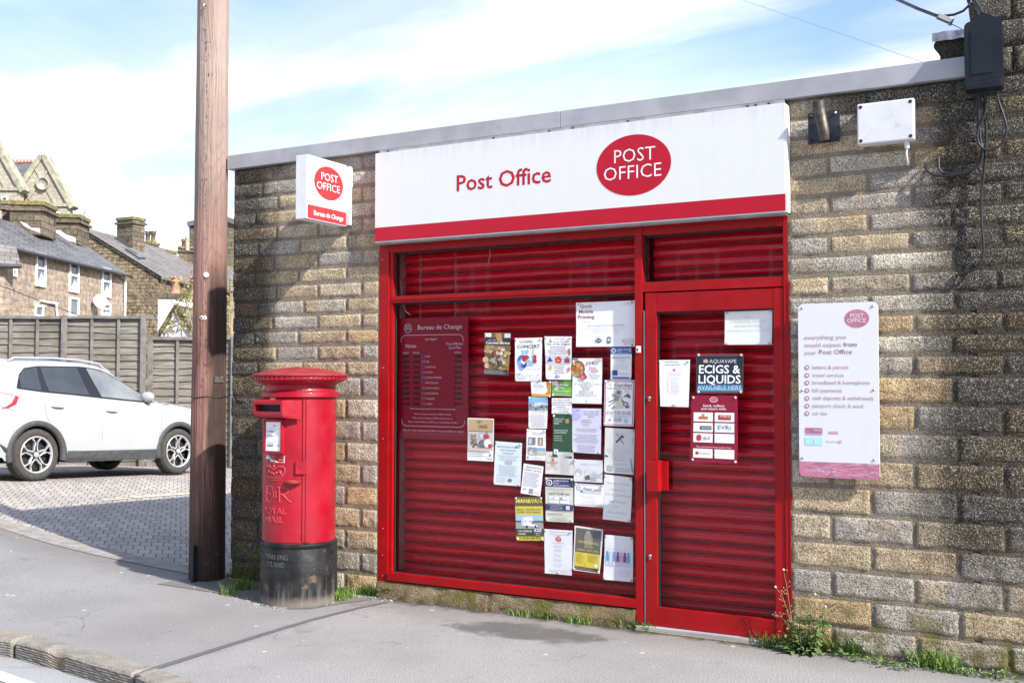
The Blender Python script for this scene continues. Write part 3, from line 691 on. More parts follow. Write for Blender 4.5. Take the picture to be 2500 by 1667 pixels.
# --- door
xd0, xd1, zdb, zdt = X(1577, 1500), xr0-0.003, 0.034, zd0-0.008
xg0, xg1, zg0, zg1 = X(1602, 1000), X(1889, 1000), Z(1750, 1498), Z(1745, 757)
dr = MB(); dy0, dy1 = 0.006, 0.06
dr.box(xd0, dy0, zdb, xg0, dy1, zdt, M_FRAME); dr.box(xg1, dy0, zdb, xd1, dy1, zdt, M_FRAME)
dr.box(xg0+.0005, dy0+0.002, zdb, xg1-.0005, dy1, zg0, M_FRAME); dr.box(xg0+.0005, dy0+0.002, zg1, xg1-.0005, dy1, zdt, M_FRAME)
door = dr.build('door', po, bevel=0.002)
pane('door_pane', door, xg0-.002, xg1+.002, zg0-.002, zg1+.002, 0.036)
dg = MB()
for q in ((xg0+.0005, zg0, xg0+.012, zg1), (xg1-.005, zg0, xg1-.0005, zg1), (xg0+.0125, zg1-.010, xg1-.0055, zg1-.0005)): dg.box(q[0], .026, q[1], q[2], .046, q[3], M_DARK)
dg.build('gasket', door)
hn = MB(); h0, h1 = onY(1580, 1124, -0.06), onY(1609, 1200, -0.06)
hn.box(h0.x, -0.075, h1.z, h1.x, -0.062, h0.z, M_FRAME); hn.box(h1.x-0.012, -0.062, h1.z, h1.x, 0.005, h0.z, M_FRAME); hn.box(h1.x-0.004, -0.012, h1.z+.004, h1.x+.042, 0.003, h0.z-.004, M_FRAME); hn.build('handle', door, bevel=0.002)
for px, py in ((1586, 971), (1587.5, 1356)):
    lk = MB(); p = onY(px, py, 0.004)
    lk.lathe([(0.010, 0), (0.010, 0.010), (0.007, 0.012), (0, 0.012)], p, M_STEEL, 14, (Vector((1, 0, 0)), Vector((0, 0, 1)), Vector((0, -1, 0))))
    lk.box(p.x-.006, -.004, p.z-.022, p.x+.006, .004, p.z, M_STEEL); lk.build('lock', door)
lz = MB(); lz.box(xd0-0.009, -0.001, 0.03, xd0-0.003, 0.03, zd0-0.12, M_STEEL); lz.build('draught_strip', po)
# doorbell on the mullion
db = MB(); c = onY(1559.5, 853, -0.004); a = (Vector((1, 0, 0)), Vector((0, 0, 1)), Vector((0, -1, 0)))
db.box(c.x-.015, -.020, c.z-.022, c.x+.015, -.004, c.z+.022, M_WHITE); db.lathe([(0.0105, 0), (0.0105, 0.004), (0, 0.005)], Vector((c.x, -.020, c.z+.001)), M_DARK, 14, a)
db.build('door_bell', None, 'small white bell push on the red mullion beside the door', 'door bell', bevel=0.004)
# ======================= NEIGHBOUR =======================
nbt = thing('stone_building', (0.2, 0.1, 0.0), 'taller soot-blackened stone building at the right end of the post office', 'building')
_z = ZC0; i = 1
while _z < 5.4:
    x = XN+(0.02 if i % 2 else 0.0); xs = [x, x+(0.2 if i % 2 else 0.42)]
    while xs[-1] < 1.0: xs.append(xs[-1]+rw.uniform(.42, .48))
    for a, b in zip(xs, xs[1:]): block(nb, a, b, _z, _z+0.15, rw, 0.0, leftend=(a == xs[0]))
    _z += 0.15; i += 1
nb.box(XN+0.02, 0.0022, -0.35, 4.0, 0.30, 5.4, M_MORTAR); nb.box(0.95, -0.01, -0.35, 4.0, 0.015, 5.4, M_STONE if False else M_MORTAR)
nb.box(XN+0.02, 0.31, ZC1, 4.0, 6.5, 5.4, M_MORTAR)
nb.build('wall', nbt)
# lead-capped stone kneeler where the flat roof meets the gable
kn = MB(); a = onY(2291, 150, 0.1); b = onY(2385, 95, 0.1)
def kf(u, v):
    x = lerp(a.x, XN+0.10, u); z = lerp(ZC1-0.005, ZC1+0.155, v); q = Vector((x*8, z*9, 4)); return Vector((x+0.018*math.sin(v*7)*(1-u), 0.03+0.02*noise.noise(q), z))
kn.grid(kf, 12, 8, M_MORTAR); kn.box(a.x+0.02, .045, ZC1-.005, XN+.10, .5, ZC1+.15, M_MORTAR); kn.build('kneeler_stone', nbt)
kl = MB(); M_LEAD = mat('lead_flashing', (0.25, 0.27, 0.31), 0.45, 0.4, var=0.4, scale=18, bump=0.4, bscale=25)
kl.grid(lambda u, v: Vector((lerp(a.x-.02, XN+.1, u), -0.005+0.008*noise.noise(Vector((u*9, v*2, 1))) if v < .6 else lerp(-.005, .4, (v-.6)/.4), ZC1+lerp(0.118, 0.165, min(v/.6, 1))+.01*math.sin(u*5)*v+.006*noise.noise(Vector((u*7, v*3, 2))))), 20, 10, M_LEAD)
kl.build('lead_flashing', nbt)
# ======================= SIGNS =======================
def mY(Y): return lambda x, z, d=0.0: Vector((x, Y-d, z))
def tpx(mb, st, Y, xl, yl, xr, yr, hpx, mt, bold=0.0):
    """lettering on a facade-parallel face at Y, from (xl,yl) to (xr,yr) along its baseline"""
    a, b = onY(xl, yl, Y), onY(xr, yr, Y); dep = ((a+b)/2-CAM).dot(FV)
    mb.text(st, mY(Y), mt, a.x, b.x, (a.z+b.z)/2, hpx*dep/F, bold)
def disc(mb, c, rx, rz, mp, mt, n=40):
    mb.poly([mp(c[0]+rx*math.cos(2*math.pi*k/n), c[1]+rz*math.sin(2*math.pi*k/n)) for k in range(n)], mt)
def ring(mb, c, rx, rz, w, mp, mt, n=40):
    vs = []
    for k in range(n):
        a = 2*math.pi*k/n; vs += [mp(c[0]+rx*math.cos(a), c[1]+rz*math.sin(a)), mp(c[0]+(rx-w)*math.cos(a), c[1]+(rz-w)*math.sin(a))]
    mb.add(vs, [(2*k, 2*((k+1) % n), 2*((k+1) % n)+1, 2*k+1) for k in range(n)], mt)
# --- fascia
FY = -0.082
K8 = K(880, 230, 2.1778)
fx0, fx1 = onY(916, 480, FY).x, onY(1916.8, 480, FY).x
fz0, fz1, fzr = onY(1250, 564.2, FY).z, onY(1500, 302.5, FY).z, onY(1250, 528.8, FY).z
sg = thing('shop_sign', ((fx0+fx1)/2, 0, fz0), 'long white fascia sign with red strip and oval above the shopfront', 'shop sign')
b = MB(); b.box(fx0, FY, fzr+0.0005, fx1, -0.006, fz1, M_WHITE); b.box(fx0, FY, fz0, fx1, -0.006, fzr, M_CRIM)
b.build('panel', sg)
b = MB(); b.box(fx0-0.004, FY+0.004, fz0-0.010, fx1+0.012, -0.010, fz0-0.001, M_WHITE2); b.box(fx0, FY+0.012, fz0-0.022, fx1, -0.012, fz0-0.011, M_GREY)
b.box(fx1+0.001, FY+0.004, fz0, fx1+0.012, -0.004, fz1-.01, M_WHITE2); b.build('edge_trim', sg)
b = MB(); b.box(fx0+0.01, -0.045, fz1+0.001, fx1-0.01, -0.006, ZC0+0.001, M_GREY)
for px in (948, 1206, 1342, 1399, 1534, 1826, 1846, 1878):
    p = onY(px, 330, -.045); b.box(p.x-.007, -.056, fz1+.004, p.x+.007, -.0455, fz1+.018, M_DARK)
b.build('backing_board', sg)
b = MB(); Y2 = FY-0.0012
tpx(b, 'Post Office', Y2, 1115, 466.8, 1345.5, 444.8, 39, M_CRIM, 0.012); b.build('lettering', sg)
b = MB(); cL, cR = onY(*K8(1255, 385), Y2), onY(*K8(1652, 365), Y2); cT, cB = onY(*K8(1473, 213), Y2), onY(*K8(1437, 540), Y2)
oc = ((cL.x+cR.x)/2, (cT.z+cB.z)/2); orx, orz = (cR.x-cL.x)/2, (cT.z-cB.z)/2
disc(b, oc, orx, orz, mY(Y2), M_CRIM, 72); b.build('oval', sg)
b = MB(); Y3 = Y2-0.0012
tpx(b, 'POST', Y3, *K8(1349, 368), *K8(1567, 347), 32.5, M_LET, -0.006); tpx(b, 'OFFICE', Y3, *K8(1294, 463), *K8(1600, 434), 32.5, M_LET, -0.006); b.build('oval_lettering', sg)
# --- projecting sign
K3 = K(500, 350, 3.136)
XS_ = onY(853.0, 470, 0.0).x
mX = lambda y, z, d=0.0: Vector((XS_+d, y, z))
def onS(px, py): p = onX(px, py, XS_); return p.y, p.z
ya, zt = onS(750.3, 378); yb, zt2 = onS(853.3, 404.8); _, zb1 = onS(748.7, 534.3); _, zb2 = onS(850.1, 552.5)
zT, zB = (zt+zt2)/2, (zb1+zb2)/2; yb = -0.035
th = 0.105
ps = thing('projecting_sign', (XS_-th/2, (ya+yb)/2, zB), 'white box sign with red roundel jutting from the left stone pier', 'sign')
b = MB(); b.box(XS_-th, ya, zB, XS_, yb, zT, M_WHITE2); b.build('case', ps, bevel=0.004)
b = MB(); b.box(XS_-th-.02, -0.0345, zB+0.01, XS_+.03, 0.0, zT-.01, M_WHITE2); b.build('wall_bracket', ps, bevel=0.002)
def tS(mb, st, x0, y0, x1, y1, hpx, mt, bold=0.0, d=0.006):
    a = onS(*K3(x0, y0)); c = onS(*K3(x1, y1)); dep = (mX(*a)-CAM).dot(FV)
    mb.text(st, lambda y, z, e=0: mX(y, z, d), mt, a[0], c[0], (a[1]+c[1])/2, hpx/3.136*dep/F, bold)
b = MB(); M_FACE = mat('sign_face', (0.82, 0.82, 0.82), 0.4, var=0.02)
zb_ = zB+(zT-zB)*0.225
b.add([mX(ya+.006, zb_, .002), mX(yb-.004, zb_, .002), mX(yb-.004, zT-.006, .002), mX(ya+.006, zT-.006, .002)], [(0, 1, 2, 3)], M_FACE)
b.add([mX(ya+.006, zB+.006, .002), mX(yb-.004, zB+.006, .002), mX(yb-.004, zb_, .002), mX(ya+.006, zb_, .002)], [(0, 1, 2, 3)], M_ORAL)
b.build('face', ps)
b = MB(); l, t, r_, bo = onS(*K3(834, 300)), onS(*K3(942, 180)), onS(*K3(1056, 318)), onS(*K3(946, 437))
disc(b, ((l[0]+r_[0])/2, (t[1]+bo[1])/2), (r_[0]-l[0])/2, (t[1]-bo[1])/2, lambda y, z: mX(y, z, .004), M_ORAL, 48); b.build('roundel', ps)
b = MB(); tS(b, 'POST', 887, 281, 1014, 305, 56, M_LET, -.004); tS(b, 'OFFICE', 854, 346, 1030, 384, 56, M_LET, -.004)
tS(b, 'New Mills', 889, 469, 998, 489, 24, ink((.5, .36, .36)), -.01, .004); tS(b, 'Bureau de Change', 832, 552, 1056, 591, 36, M_LET, .012, .004); b.build('lettering', ps)
# --- services notice board
NBY = -0.050
K9 = K(1930, 720, 3.3375)
M_PINK = mat('faded_pink_vinyl', (0.50, 0.18, 0.27), 0.5, var=0.15, scale=14); M_PTXT = ink((0.42, 0.27, 0.31)); M_PTX2 = ink((0.28, 0.08, 0.12)); M_PTX3 = ink((0.44, 0.32, 0.36))
TL, TR, BR, BL_ = [onY(*K9(*q), NBY) for q in ((60, 76), (712, 50), (727, 1505), (73, 1478))]
nx0, nx1, nz0, nz1 = (TL.x+BL_.x)/2, (TR.x+BR.x)/2, (BL_.z+BR.z)/2, (TL.z+TR.z)/2
def rrect(x0, z0, x1, z1, r, n=8):
    pts = []
    for cx, cz, a0 in ((x1-r, z1-r, 0), (x0+r, z1-r, 90), (x0+r, z0+r, 180), (x1-r, z0+r, 270)):
        for k in range(n+1):
            a = math.radians(a0+90*k/n); pts.append((cx+r*math.cos(a), cz+r*math.sin(a)))
    return pts
nb_ = thing('notice_board', ((nx0+nx1)/2, NBY, nz0), 'faded white rounded services board with pink foot on the right stone wall', 'notice board')
b = MB(); pts = rrect(nx0, nz0, nx1, nz1, 0.035); b.prism([(x, NBY, z) for x, z in pts], (0, 0.012, 0), M_WHITE); 
zp = nz0+(nz1-nz0)*0.088
b.poly([(x, NBY-.0006, min(z, zp)) for x, z in pts], M_PINK); b.build('panel', nb_)
b = MB(); o1, o2, o3, o4 = [onY(*K9(*q), NBY) for q in ((440, 195), (641, 190), (540, 117), (541, 267))]
disc(b, ((o1.x+o2.x)/2, (o3.z+o4.z)/2), (o2.x-o1.x)/2, (o3.z-o4.z)/2, mY(NBY-.0010), M_PINK, 40)
NY = NBY-.0016
tk = lambda st, x0, y0, x1, y1, h, mt, bo=.004: tpx(b, st, NY, *K9(x0, y0), *K9(x1, y1), h/3.3375, mt, bo)
tk('POST', 487, 186, 596, 183, 32, M_LET, 0); tk('OFFICE', 460, 226, 614, 222, 32, M_LET, 0)
tk('everything you', 112, 362, 453, 359, 34, M_PTX3); tk('would expect', 112, 425, 413, 421, 34, M_PTX3); tk('from', 432, 420, 541, 418, 34, M_PTX2)
tk('your', 112, 486, 212, 484, 32, M_PTX3); tk('Post Office', 233, 482, 500, 480, 36, M_PTX2, 0.0)
for st, y, x1, mt in (('letters & parcels', 603, 473, M_PTXT), ('travel services', 667, 435, M_PTX3), ('broadband & homephone', 728, 646, M_PTXT), ('bill payments', 791, 420, M_PTX3), ('cash deposits & withdrawals', 854, 678, M_PTXT), ('passport check & send', 917, 591, M_PTX3), ('car tax', 977, 301, M_PTX3)):
    tk(st, 178, y, x1, y, 30, mt)
    c = onY(*K9(134, y-13), NY); r0 = (19/3.3375)*((c-CAM).dot(FV))/F
    disc(b, (c.x, c.z), r0, r0, mY(NY), M_PINK, 20); disc(b, (c.x, c.z), r0*.55, r0*.42, mY(NY-.0005), M_WHITE, 14)
def rpx(mb, x0, y0, x1, y1, mt, Y=NY):
    a, c = onY(*K9(x0, y0), Y), onY(*K9(x1, y1), Y); mb.poly([(a.x, Y, c.z), (c.x, Y, c.z), (c.x, Y, a.z), (a.x, Y, a.z)], mt)
rpx(b, 120, 1080, 260, 1128, M_PINK); rpx(b, 120, 1128, 260, 1142, ink((.45, .45, .75))); rpx(b, 120, 1160, 260, 1224, ink((.40, .78, .82)))
c = onY(*K9(190, 1188), NY-.001); disc(b, (c.x, c.z), .013, .014, mY(NY-.0005), M_WHITE, 20); rpx(b, 184, 1172, 196, 1206, ink((.42, .55, .62)), NY-.0011)
rpx(b, 312, 1111, 389, 1131, ink((.62, .28, .36))); tpx(b, 'Royal Mail', NY-.0006, *K9(318, 1127), *K9(384, 1127), 9/3.3, M_LET); tpx(b, 'FORCE', NY-.0006, *K9(190, 1108), *K9(250, 1108), 14/3.3, M_LET)
tk('MoneyGram', 290, 1201, 385, 1201, 13, ink((.3, .28, .3)), 0); c = onY(*K9(403, 1195), NY); disc(b, (c.x, c.z), .009, .009, mY(NY), ink((.62, .2, .3)), 18); disc(b, (c.x, c.z), .005, .005, mY(NY-.0005), M_WHITE, 14)
tk('postoffice.co.uk', 124, 1440, 374, 1445, 30, ink((.82, .62, .70)), -.01)
rs = random.Random(3)
for i in range(26):
    x0 = rs.uniform(nx0+.02, nx1-.02); z0 = rs.uniform(nz0+.015, zp-.008); dx, dz = rs.uniform(.02, .12), rs.uniform(-.025, .025)
    x1_ = min(x0+dx, nx1-.01); z1_ = min(max(z0+dz, nz0+.012), zp-.004); b.poly([(x0, NY-.0005, z0), (x1_, NY-.0005, z1_), (x1_, NY-.0005, z1_+.0022), (x0, NY-.0005, z0+.0022)], ink((.80, .55, .64)))
b.build('print', nb_)
for q in ((95, 106), (671, 90), (97, 776), (679, 772), (101, 1325), (684, 1342)):
    s_ = MB(); c = onY(*K9(*q), NBY); s_.lathe([(0.0075, 0), (0.007, 0.004), (0, 0.006)], c, M_STEEL, 12, (Vector((1, 0, 0)), Vector((0, 0, 1)), Vector((0, -1, 0)))); s_.build('screw', nb_)
# ======================= POSTERS IN THE WINDOW =======================
BLK, DGR, GRY, LGR, WHT = (.03, .03, .035), (.10, .10, .11), (.32, .32, .34), (.55, .55, .57), (.90, .90, .90)
RED, NAVY, BLUE, SKY, YEL, GRN, DGN, OCH, ORG, PUR = (.50, .03, .04), (.03, .04, .16), (.05, .15, .50), (.25, .55, .80), (.72, .60, .06), (.12, .35, .05), (.03, .09, .045), (.42, .25, .09), (.70, .32, .05), (.22, .10, .40)
M_CUP = mat('suction_cup', (0.52, 0.55, 0.56), 0.15, var=0.2, scale=60)
PY = 0.043
pr = random.Random(21)
def poster(name, cat, label, k, cs, items, paper=WHT, cups='tltrblbr', Y=PY, curl=0.004, group='notices stuck inside the shop window', border=None):
    P = [onY(*k(*q), Y) for q in cs]; w = ((P[1]-P[0]).length+(P[2]-P[3]).length)/2; h = ((P[3]-P[0]).length+(P[2]-P[1]).length)/2
    seed = pr.random()*50
    def mp(u, v, d=0.0):
        p = P[0]*(1-u)*(1-v)+P[1]*u*(1-v)+P[2]*u*v+P[3]*(1-u)*v
        c = curl*((2*u-1)**2*(2*v-1)**2)*(0.6+noise.noise(Vector((seed, u*1.3, v*1.3)))) + 0.002*noise.noise(Vector((u*2+seed, v*3, 1)))
        return Vector((p.x, Y-c-d, p.z))
    mb = MB(); mb.grid(lambda u, v: mp(u, v), 10, 10, ink(paper))
    lay = [0.0008]
    def nx(): lay[0] += 0.00012; return lay[0]
    for it in items:
        d = nx(); t = it[0]
        if t == 'r':
            _, u0, v0, u1, v1, c = it; mb.grid(lambda u, v: mp(lerp(u0, u1, u), lerp(v0, v1, v), d), max(1, int((u1-u0)*10)), max(1, int((v1-v0)*10)), ink(c))
        elif t == 'p': mb.poly([mp(u, v, d) for u, v in it[1]], ink(it[2]))
        elif t == 'e':
            _, u, v, ru, rv, c = it; mb.poly([mp(u+ru*math.cos(a*.3927), v+rv*math.sin(a*.3927), d) for a in range(16)], ink(c))
        elif t == 't':
            _, st, uc, vb, ch, c = it[:6]; mw = it[6] if len(it) > 6 else None; bo = it[7] if len(it) > 7 else 0.0
            vs, fs = glyphs(st, bo); a = min(v.x for v in vs); e = max(v.x for v in vs)
            wid = mw if mw else (e-a)*(ch*h/CAPH)/w
            kx = wid/(e-a); mb.add([mp(uc-wid/2+(v.x-a)*kx, vb-v.y*ch/CAPH, d) for v in vs], fs, ink(c))
        elif t == 'l':      # lines of small print
            _, u0, v0, u1, v1, n_, c = it[:7]; cen = len(it) > 7
            for j in range(n_):
                v = lerp(v0, v1, j/max(1, n_-1)); hh = 0.30*(v1-v0)/max(1, n_-1); a0, a1 = u0, u1
                if cen: s_ = pr.uniform(0, .3)*(u1-u0)/2; a0 += s_; a1 -= s_
                else: a1 -= pr.uniform(0, .25)*(u1-u0)
                u = a0
                while u < a1-.01:
                    e = min(a1, u+pr.uniform(.03, .11)); mb.poly([mp(u, v, d), mp(e, v, d), mp(e, v+hh, d), mp(u, v+hh, d)], ink(c)); u = e+.018
    o = mb.build(name, None, label, cat, group, weld=False)
    for key, (u, v) in (('tl', (.05, .035)), ('tr', (.95, .035)), ('bl', (.05, .965)), ('br', (.95, .965)), ('tc', (.5, .03)), ('bc', (.5, .965))):
        if key in cups:
            q = MB(); p = mp(u, v, 0.003); q.lathe([(0.0085, 0), (0.0075, 0.003), (0.003, 0.004), (0, 0.006)], p, M_CUP, 10, (Vector((1, 0, 0)), Vector((0, 0, 1)), Vector((0, -1, 0)))); q.build('suction_cup', o)
    return o
KA, KB_, KD, KE, KF_ = K(1130, 720, 4.6114), K(1130, 1000, 3.5636), K(1550, 520, 3.266), K(1550, 900, 2.239), K(920, 560, 2.9025)
rj = random.Random(8)
def blobs(u0, v0, u1, v1, n, cols, s=0.06):
    return [('e', rj.uniform(u0, u1), rj.uniform(v0, v1), s*rj.uniform(.4, 1.3), s*rj.uniform(.3, .9), rj.choice(cols)) for _ in range(n)]
poster('concert_poster', 'poster', 'brown concert poster with an old-style title band beside the red rates board', KA, ((245, 425), (543, 425), (515, 905), (247, 890)),
 [('r', 0, 0, 1, .12, (.16, .10, .05)), ('r', .02, .01, .26, .10, WHT), ('r', .76, .02, .99, .12, (.7, .75, .8)), ('r', 0, .12, 1, .30, BLK), ('p', [(.4, .02), (.62, .0), (.72, .25), (.5, .22)], OCH), ('t', 'CARL ORFF', .3, .19, .022, WHT, .3), ('t', 'Carmina Burana', .52, .27, .062, WHT, .92, .014)]
 + blobs(.05, .34, .95, .85, 60, [(.30, .19, .08), (.42, .28, .12), (.20, .12, .05), (.55, .42, .26)], .10) + blobs(.05, .40, .9, .62, 16, [(.35, .05, .03), (.65, .58, .48), (.10, .07, .05), (.5, .36, .12)], .07) + blobs(.3, .6, .8, .75, 12, [(.35, .33, .25), (.12, .09, .06), (.6, .52, .4)], .07)
 + [('r', 0, .88, 1, 1, BLK), ('l', .03, .90, .95, .975, 4, LGR)], (.30, .19, .08), '')
poster('gospel_poster', 'poster', 'white gospel concert poster with a blue and red swirl of instruments', KA, ((588, 487), (893, 480), (888, 970), (588, 970)),
 [('t', 'GOSPEL', .42, .115, .055, BLK, .52), ('t', 'CONCERT', .50, .235, .075, BLK, .84, .012), ('l', .47, .255, .92, .26, 2, BLK),
  ('p', [(.2, .28), (.36, .28), (.33, .33), (.33, .44), (.27, .44), (.27, .33)], SKY), ('e', .44, .32, .075, .05, SKY), ('e', .25, .54, .16, .15, BLUE), ('e', .31, .53, .09, .085, WHT), ('e', .40, .48, .15, .085, RED), ('e', .42, .50, .11, .065, SKY), ('p', [(.08, .55), (.24, .50), (.22, .68), (.32, .76), (.18, .73)], (.30, .36, .75)), ('p', [(.34, .62), (.46, .55), (.40, .68), (.29, .73)], NAVY),
  ('e', .62, .53, .11, .11, SKY), ('e', .58, .50, .06, .07, WHT), ('r', .665, .26, .685, .60, BLK), ('e', .75, .44, .055, .05, RED), ('e', .75, .53, .065, .06, RED), ('p', [(.42, .62), (.62, .52), (.68, .60), (.5, .64)], (.35, .55, .85)),
  ('t', 'NEW MILLS BERLIN', .66, .655, .02, GRY, .44), ('t', '& AMERICAN GOSPEL CHOIR', .66, .735, .026, GRY, .56), ('t', '10', .14, .87, .06, BLK, .13), ('t', '7PM 11 MAY', .38, .87, .034, GRY, .3), ('l', .06, .90, .5, .95, 3, GRY), ('r', .545, .82, .548, .97, GRY), ('e', .63, .86, .03, .02, LGR), ('e', .86, .86, .03, .02, (.7, .3, .3)), ('l', .57, .91, .93, .95, 3, LGR)])
poster('craft_group_poster', 'poster', 'white craft group notice with three coloured knitted shapes across its middle', KA, ((920, 467), (1228, 467), (1220, 955), (938, 950)),
 [('p', [(.16, .14), (.22, .04), (.28, .14)], (.3, .3, .45)), ('t', 'New Mills', .56, .07, .03, (.2, .12, .14), .35), ('t', 'Woolly Wanderers', .60, .135, .032, (.2, .12, .14), .6), ('t', 'Year of the dragons', .5, .195, .04, BLK, .9, .01), ('l', .1, .235, .88, .40, 5, DGR, 1), ('e', .91, .36, .05, .09, (.45, .2, .1)),
  ('r', .02, .44, .98, .63, (.62, .66, .72)), ('r', .345, .445, .645, .625, (.60, .50, .48)), ('p', [(.06, .60), (.17, .465), (.30, .58)], (.06, .08, .32)), ('p', [(.50, .455), (.63, .52), (.59, .615), (.41, .615), (.37, .52)], RED), ('e', .50, .54, .055, .042, (.75, .45, .08)), ('p', [(.83, .46), (.97, .52), (.95, .615), (.72, .615), (.70, .52)], (.15, .42, .42)), ('p', [(.84, .49), (.93, .54), (.92, .61), (.75, .61), (.74, .54)], (.40, .04, .08)),
  ('l', .1, .655, .92, .67, 2, DGR), ('e', .2, .73, .06, .06, (.55, .5, .1)), ('l', .30, .69, .78, .84, 5, DGR, 1), ('e', .9, .76, .05, .06, (.6, .25, .22)), ('r', .39, .885, .46, .955, BLUE), ('t', 'f', .43, .945, .045, WHT), ('e', .53, .92, .03, .025, GRY), ('l', .15, .965, .7, .975, 2, DGR), ('e', .08, .95, .05, .03, SKY)], cups='tltrbl')
poster('printing_notice', 'notice', 'largest white notice advertising mobile printing at the top of the window', KA, ((1275, 88), (1937, 62), (1940, 580), (1278, 583)),
 [('t', 'Quick', .175, .125, .075, (.30, .07, .06), .21, .014), ('t', 'Mobile', .175, .245, .075, (.30, .07, .06), .245, .014), ('t', 'Printing', .175, .365, .075, (.30, .07, .06), .285, .014), ('t', '&', .16, .405, .015, GRY), ('t', 'PHOTOCOPYING', .17, .455, .017, (.45, .25, .25), .18),
  ('t', 'IN STORE NOW', .885, .09, .02, GRY, .17), ('r', .86, .045, .92, .055, GRY), ('t', 'PRINT DOCUMENTS FROM YOUR MOBILE DEVICE', .51, .545, .026, GRY, .63, .01), ('t', 'PERSONAL DOCUMENTS  RETURN LABELS  E-TICKETS', .505, .60, .021, LGR, .70), ('t', 'BUSINESS DOCUMENTS  E-MAILS', .505, .645, .021, LGR, .43), ('t', 'PASSPORT COPY  ID COPY  PICTURES', .505, .69, .021, LGR, .50), ('t', 'AND MUCH MORE', .47, .74, .018, LGR, .19),
  ('t', 'DIRECT', .39, .805, .024, DGR, .085), ('p', [(.335, .845), (.39, .815), (.445, .845), (.445, .885), (.39, .915), (.335, .885)], BLK), ('t', 'WiFi', .39, .885, .036, WHT, .09, .01), ('r', .535, .785, .593, .92, BLK), ('r', .543, .81, .585, .89, (.55, .57, .6)), ('t', ')))', .625, .845, .03, GRY), ('r', .79, .84, .975, .91, (.65, .40, .38)), ('r', .797, .848, .968, .902, (.75, .70, .68)), ('r', .797, .848, .845, .902, (.72, .5, .46)), ('l', .82, .935, .95, .955, 2, GRY)], cups='tltrbr')
poster('recital_poster', 'poster', 'small organ recital poster with a blue banner below the printing notice', KA, ((1665, 592), (1903, 592), (1897, 955), (1663, 950)),
 [('r', 0, 0, 1, .20, (.05, .14, .42)), ('e', .14, .10, .12, .075, (.75, .82, .9)), ('e', .14, .10, .06, .045, (.05, .14, .42)), ('t', "St. Mary's Church", .58, .085, .05, WHT, .55, .01), ('t', 'Disley', .40, .135, .045, WHT, .2), ('l', .30, .155, .95, .17, 2, WHT), ('r', .86, .02, .97, .14, (.35, .35, .6)), ('l', .1, .24, .9, .25, 2, GRY, 1), ('t', 'ORGAN RECITAL', .5, .345, .058, DGR, .88), ('l', .25, .37, .75, .46, 4, LGR, 1), ('l', .1, .52, .9, .66, 5, LGR, 1), ('r', .10, .71, .34, .87, (.07, .06, .30)), ('t', 'RCO', .22, .825, .06, WHT, .18), ('t', 'National', .62, .835, .05, GRY, .46), ('t', 'Organ Day', .62, .89, .03, LGR, .4), ('r', .08, .92, .92, .975, (.10, .10, .36))], cups='blbr')
poster('diet_club_poster', 'poster', 'diet club poster with a pan of pasta and the words yes you can', KA, ((1237, 712), (1572, 712), (1562, 1225), (1230, 1218)),
 [('e', .1, .02, .1, .03, (.25, .22, .15)), ('p', [(.27, .30), (.36, .28), (.50, .42), (.44, .44)], BLK), ('e', .18, .24, .24, .19, BLK), ('e', .18, .24, .22, .175, (.35, .16, .05)), ('e', .17, .33, .20, .085, (.62, .45, .16)), ('e', .2, .19, .16, .10, (.55, .16, .05))] + blobs(.05, .12, .32, .38, 26, [(.62, .24, .08), (.45, .10, .03), (.65, .5, .2), (.5, .22, .08)], .045)
 + [('e', .85, .05, .12, .055, (.62, .60, .52)), ('e', .85, .05, .085, .038, (.75, .74, .70)), ('t', 'yes', .58, .14, .09, BLK, .26), ('t', 'you', .68, .25, .085, (.40, .02, .06), .24), ('t', 'can', .76, .31, .08, (.40, .02, .06), .24), ('t', 'with', .74, .345, .014, GRY), ('t', 'Slimming', .74, .40, .052, GRY, .37), ('t', 'World', .74, .455, .052, GRY, .24), ('e', .37, .42, .11, .065, (.50, .03, .07)), ('t', 'FREE', .37, .41, .025, WHT, .12), ('l', .3, .425, .44, .45, 2, WHT),
  ('t', 'NEW MILLS', .48, .55, .024, DGR, .28, .01), ('t', 'LOW LEIGHTON METHODIST CHURCH', .49, .59, .024, DGR, .88, .01), ('t', 'HIGH HILL ROAD', .48, .63, .024, DGR, .42, .01), ('t', 'NEW MILLS', .48, .67, .024, DGR, .28, .01), ('t', 'SK22 4HG', .48, .71, .024, DGR, .24, .01), ('t', 'MONDAYS AT 6.30PM', .48, .75, .024, DGR, .48, .01), ('t', 'TUESDAYS AT 9.30AM', .48, .79, .024, DGR, .5, .01), ('t', 'CALL ESTHER ON 01952 565230', .49, .835, .024, DGR, .74, .01), ('l', .04, .945, .33, .965, 2, GRY), ('e', .5, .955, .03, .03, LGR), ('l', .75, .90, .97, .96, 3, LGR)], cups='')
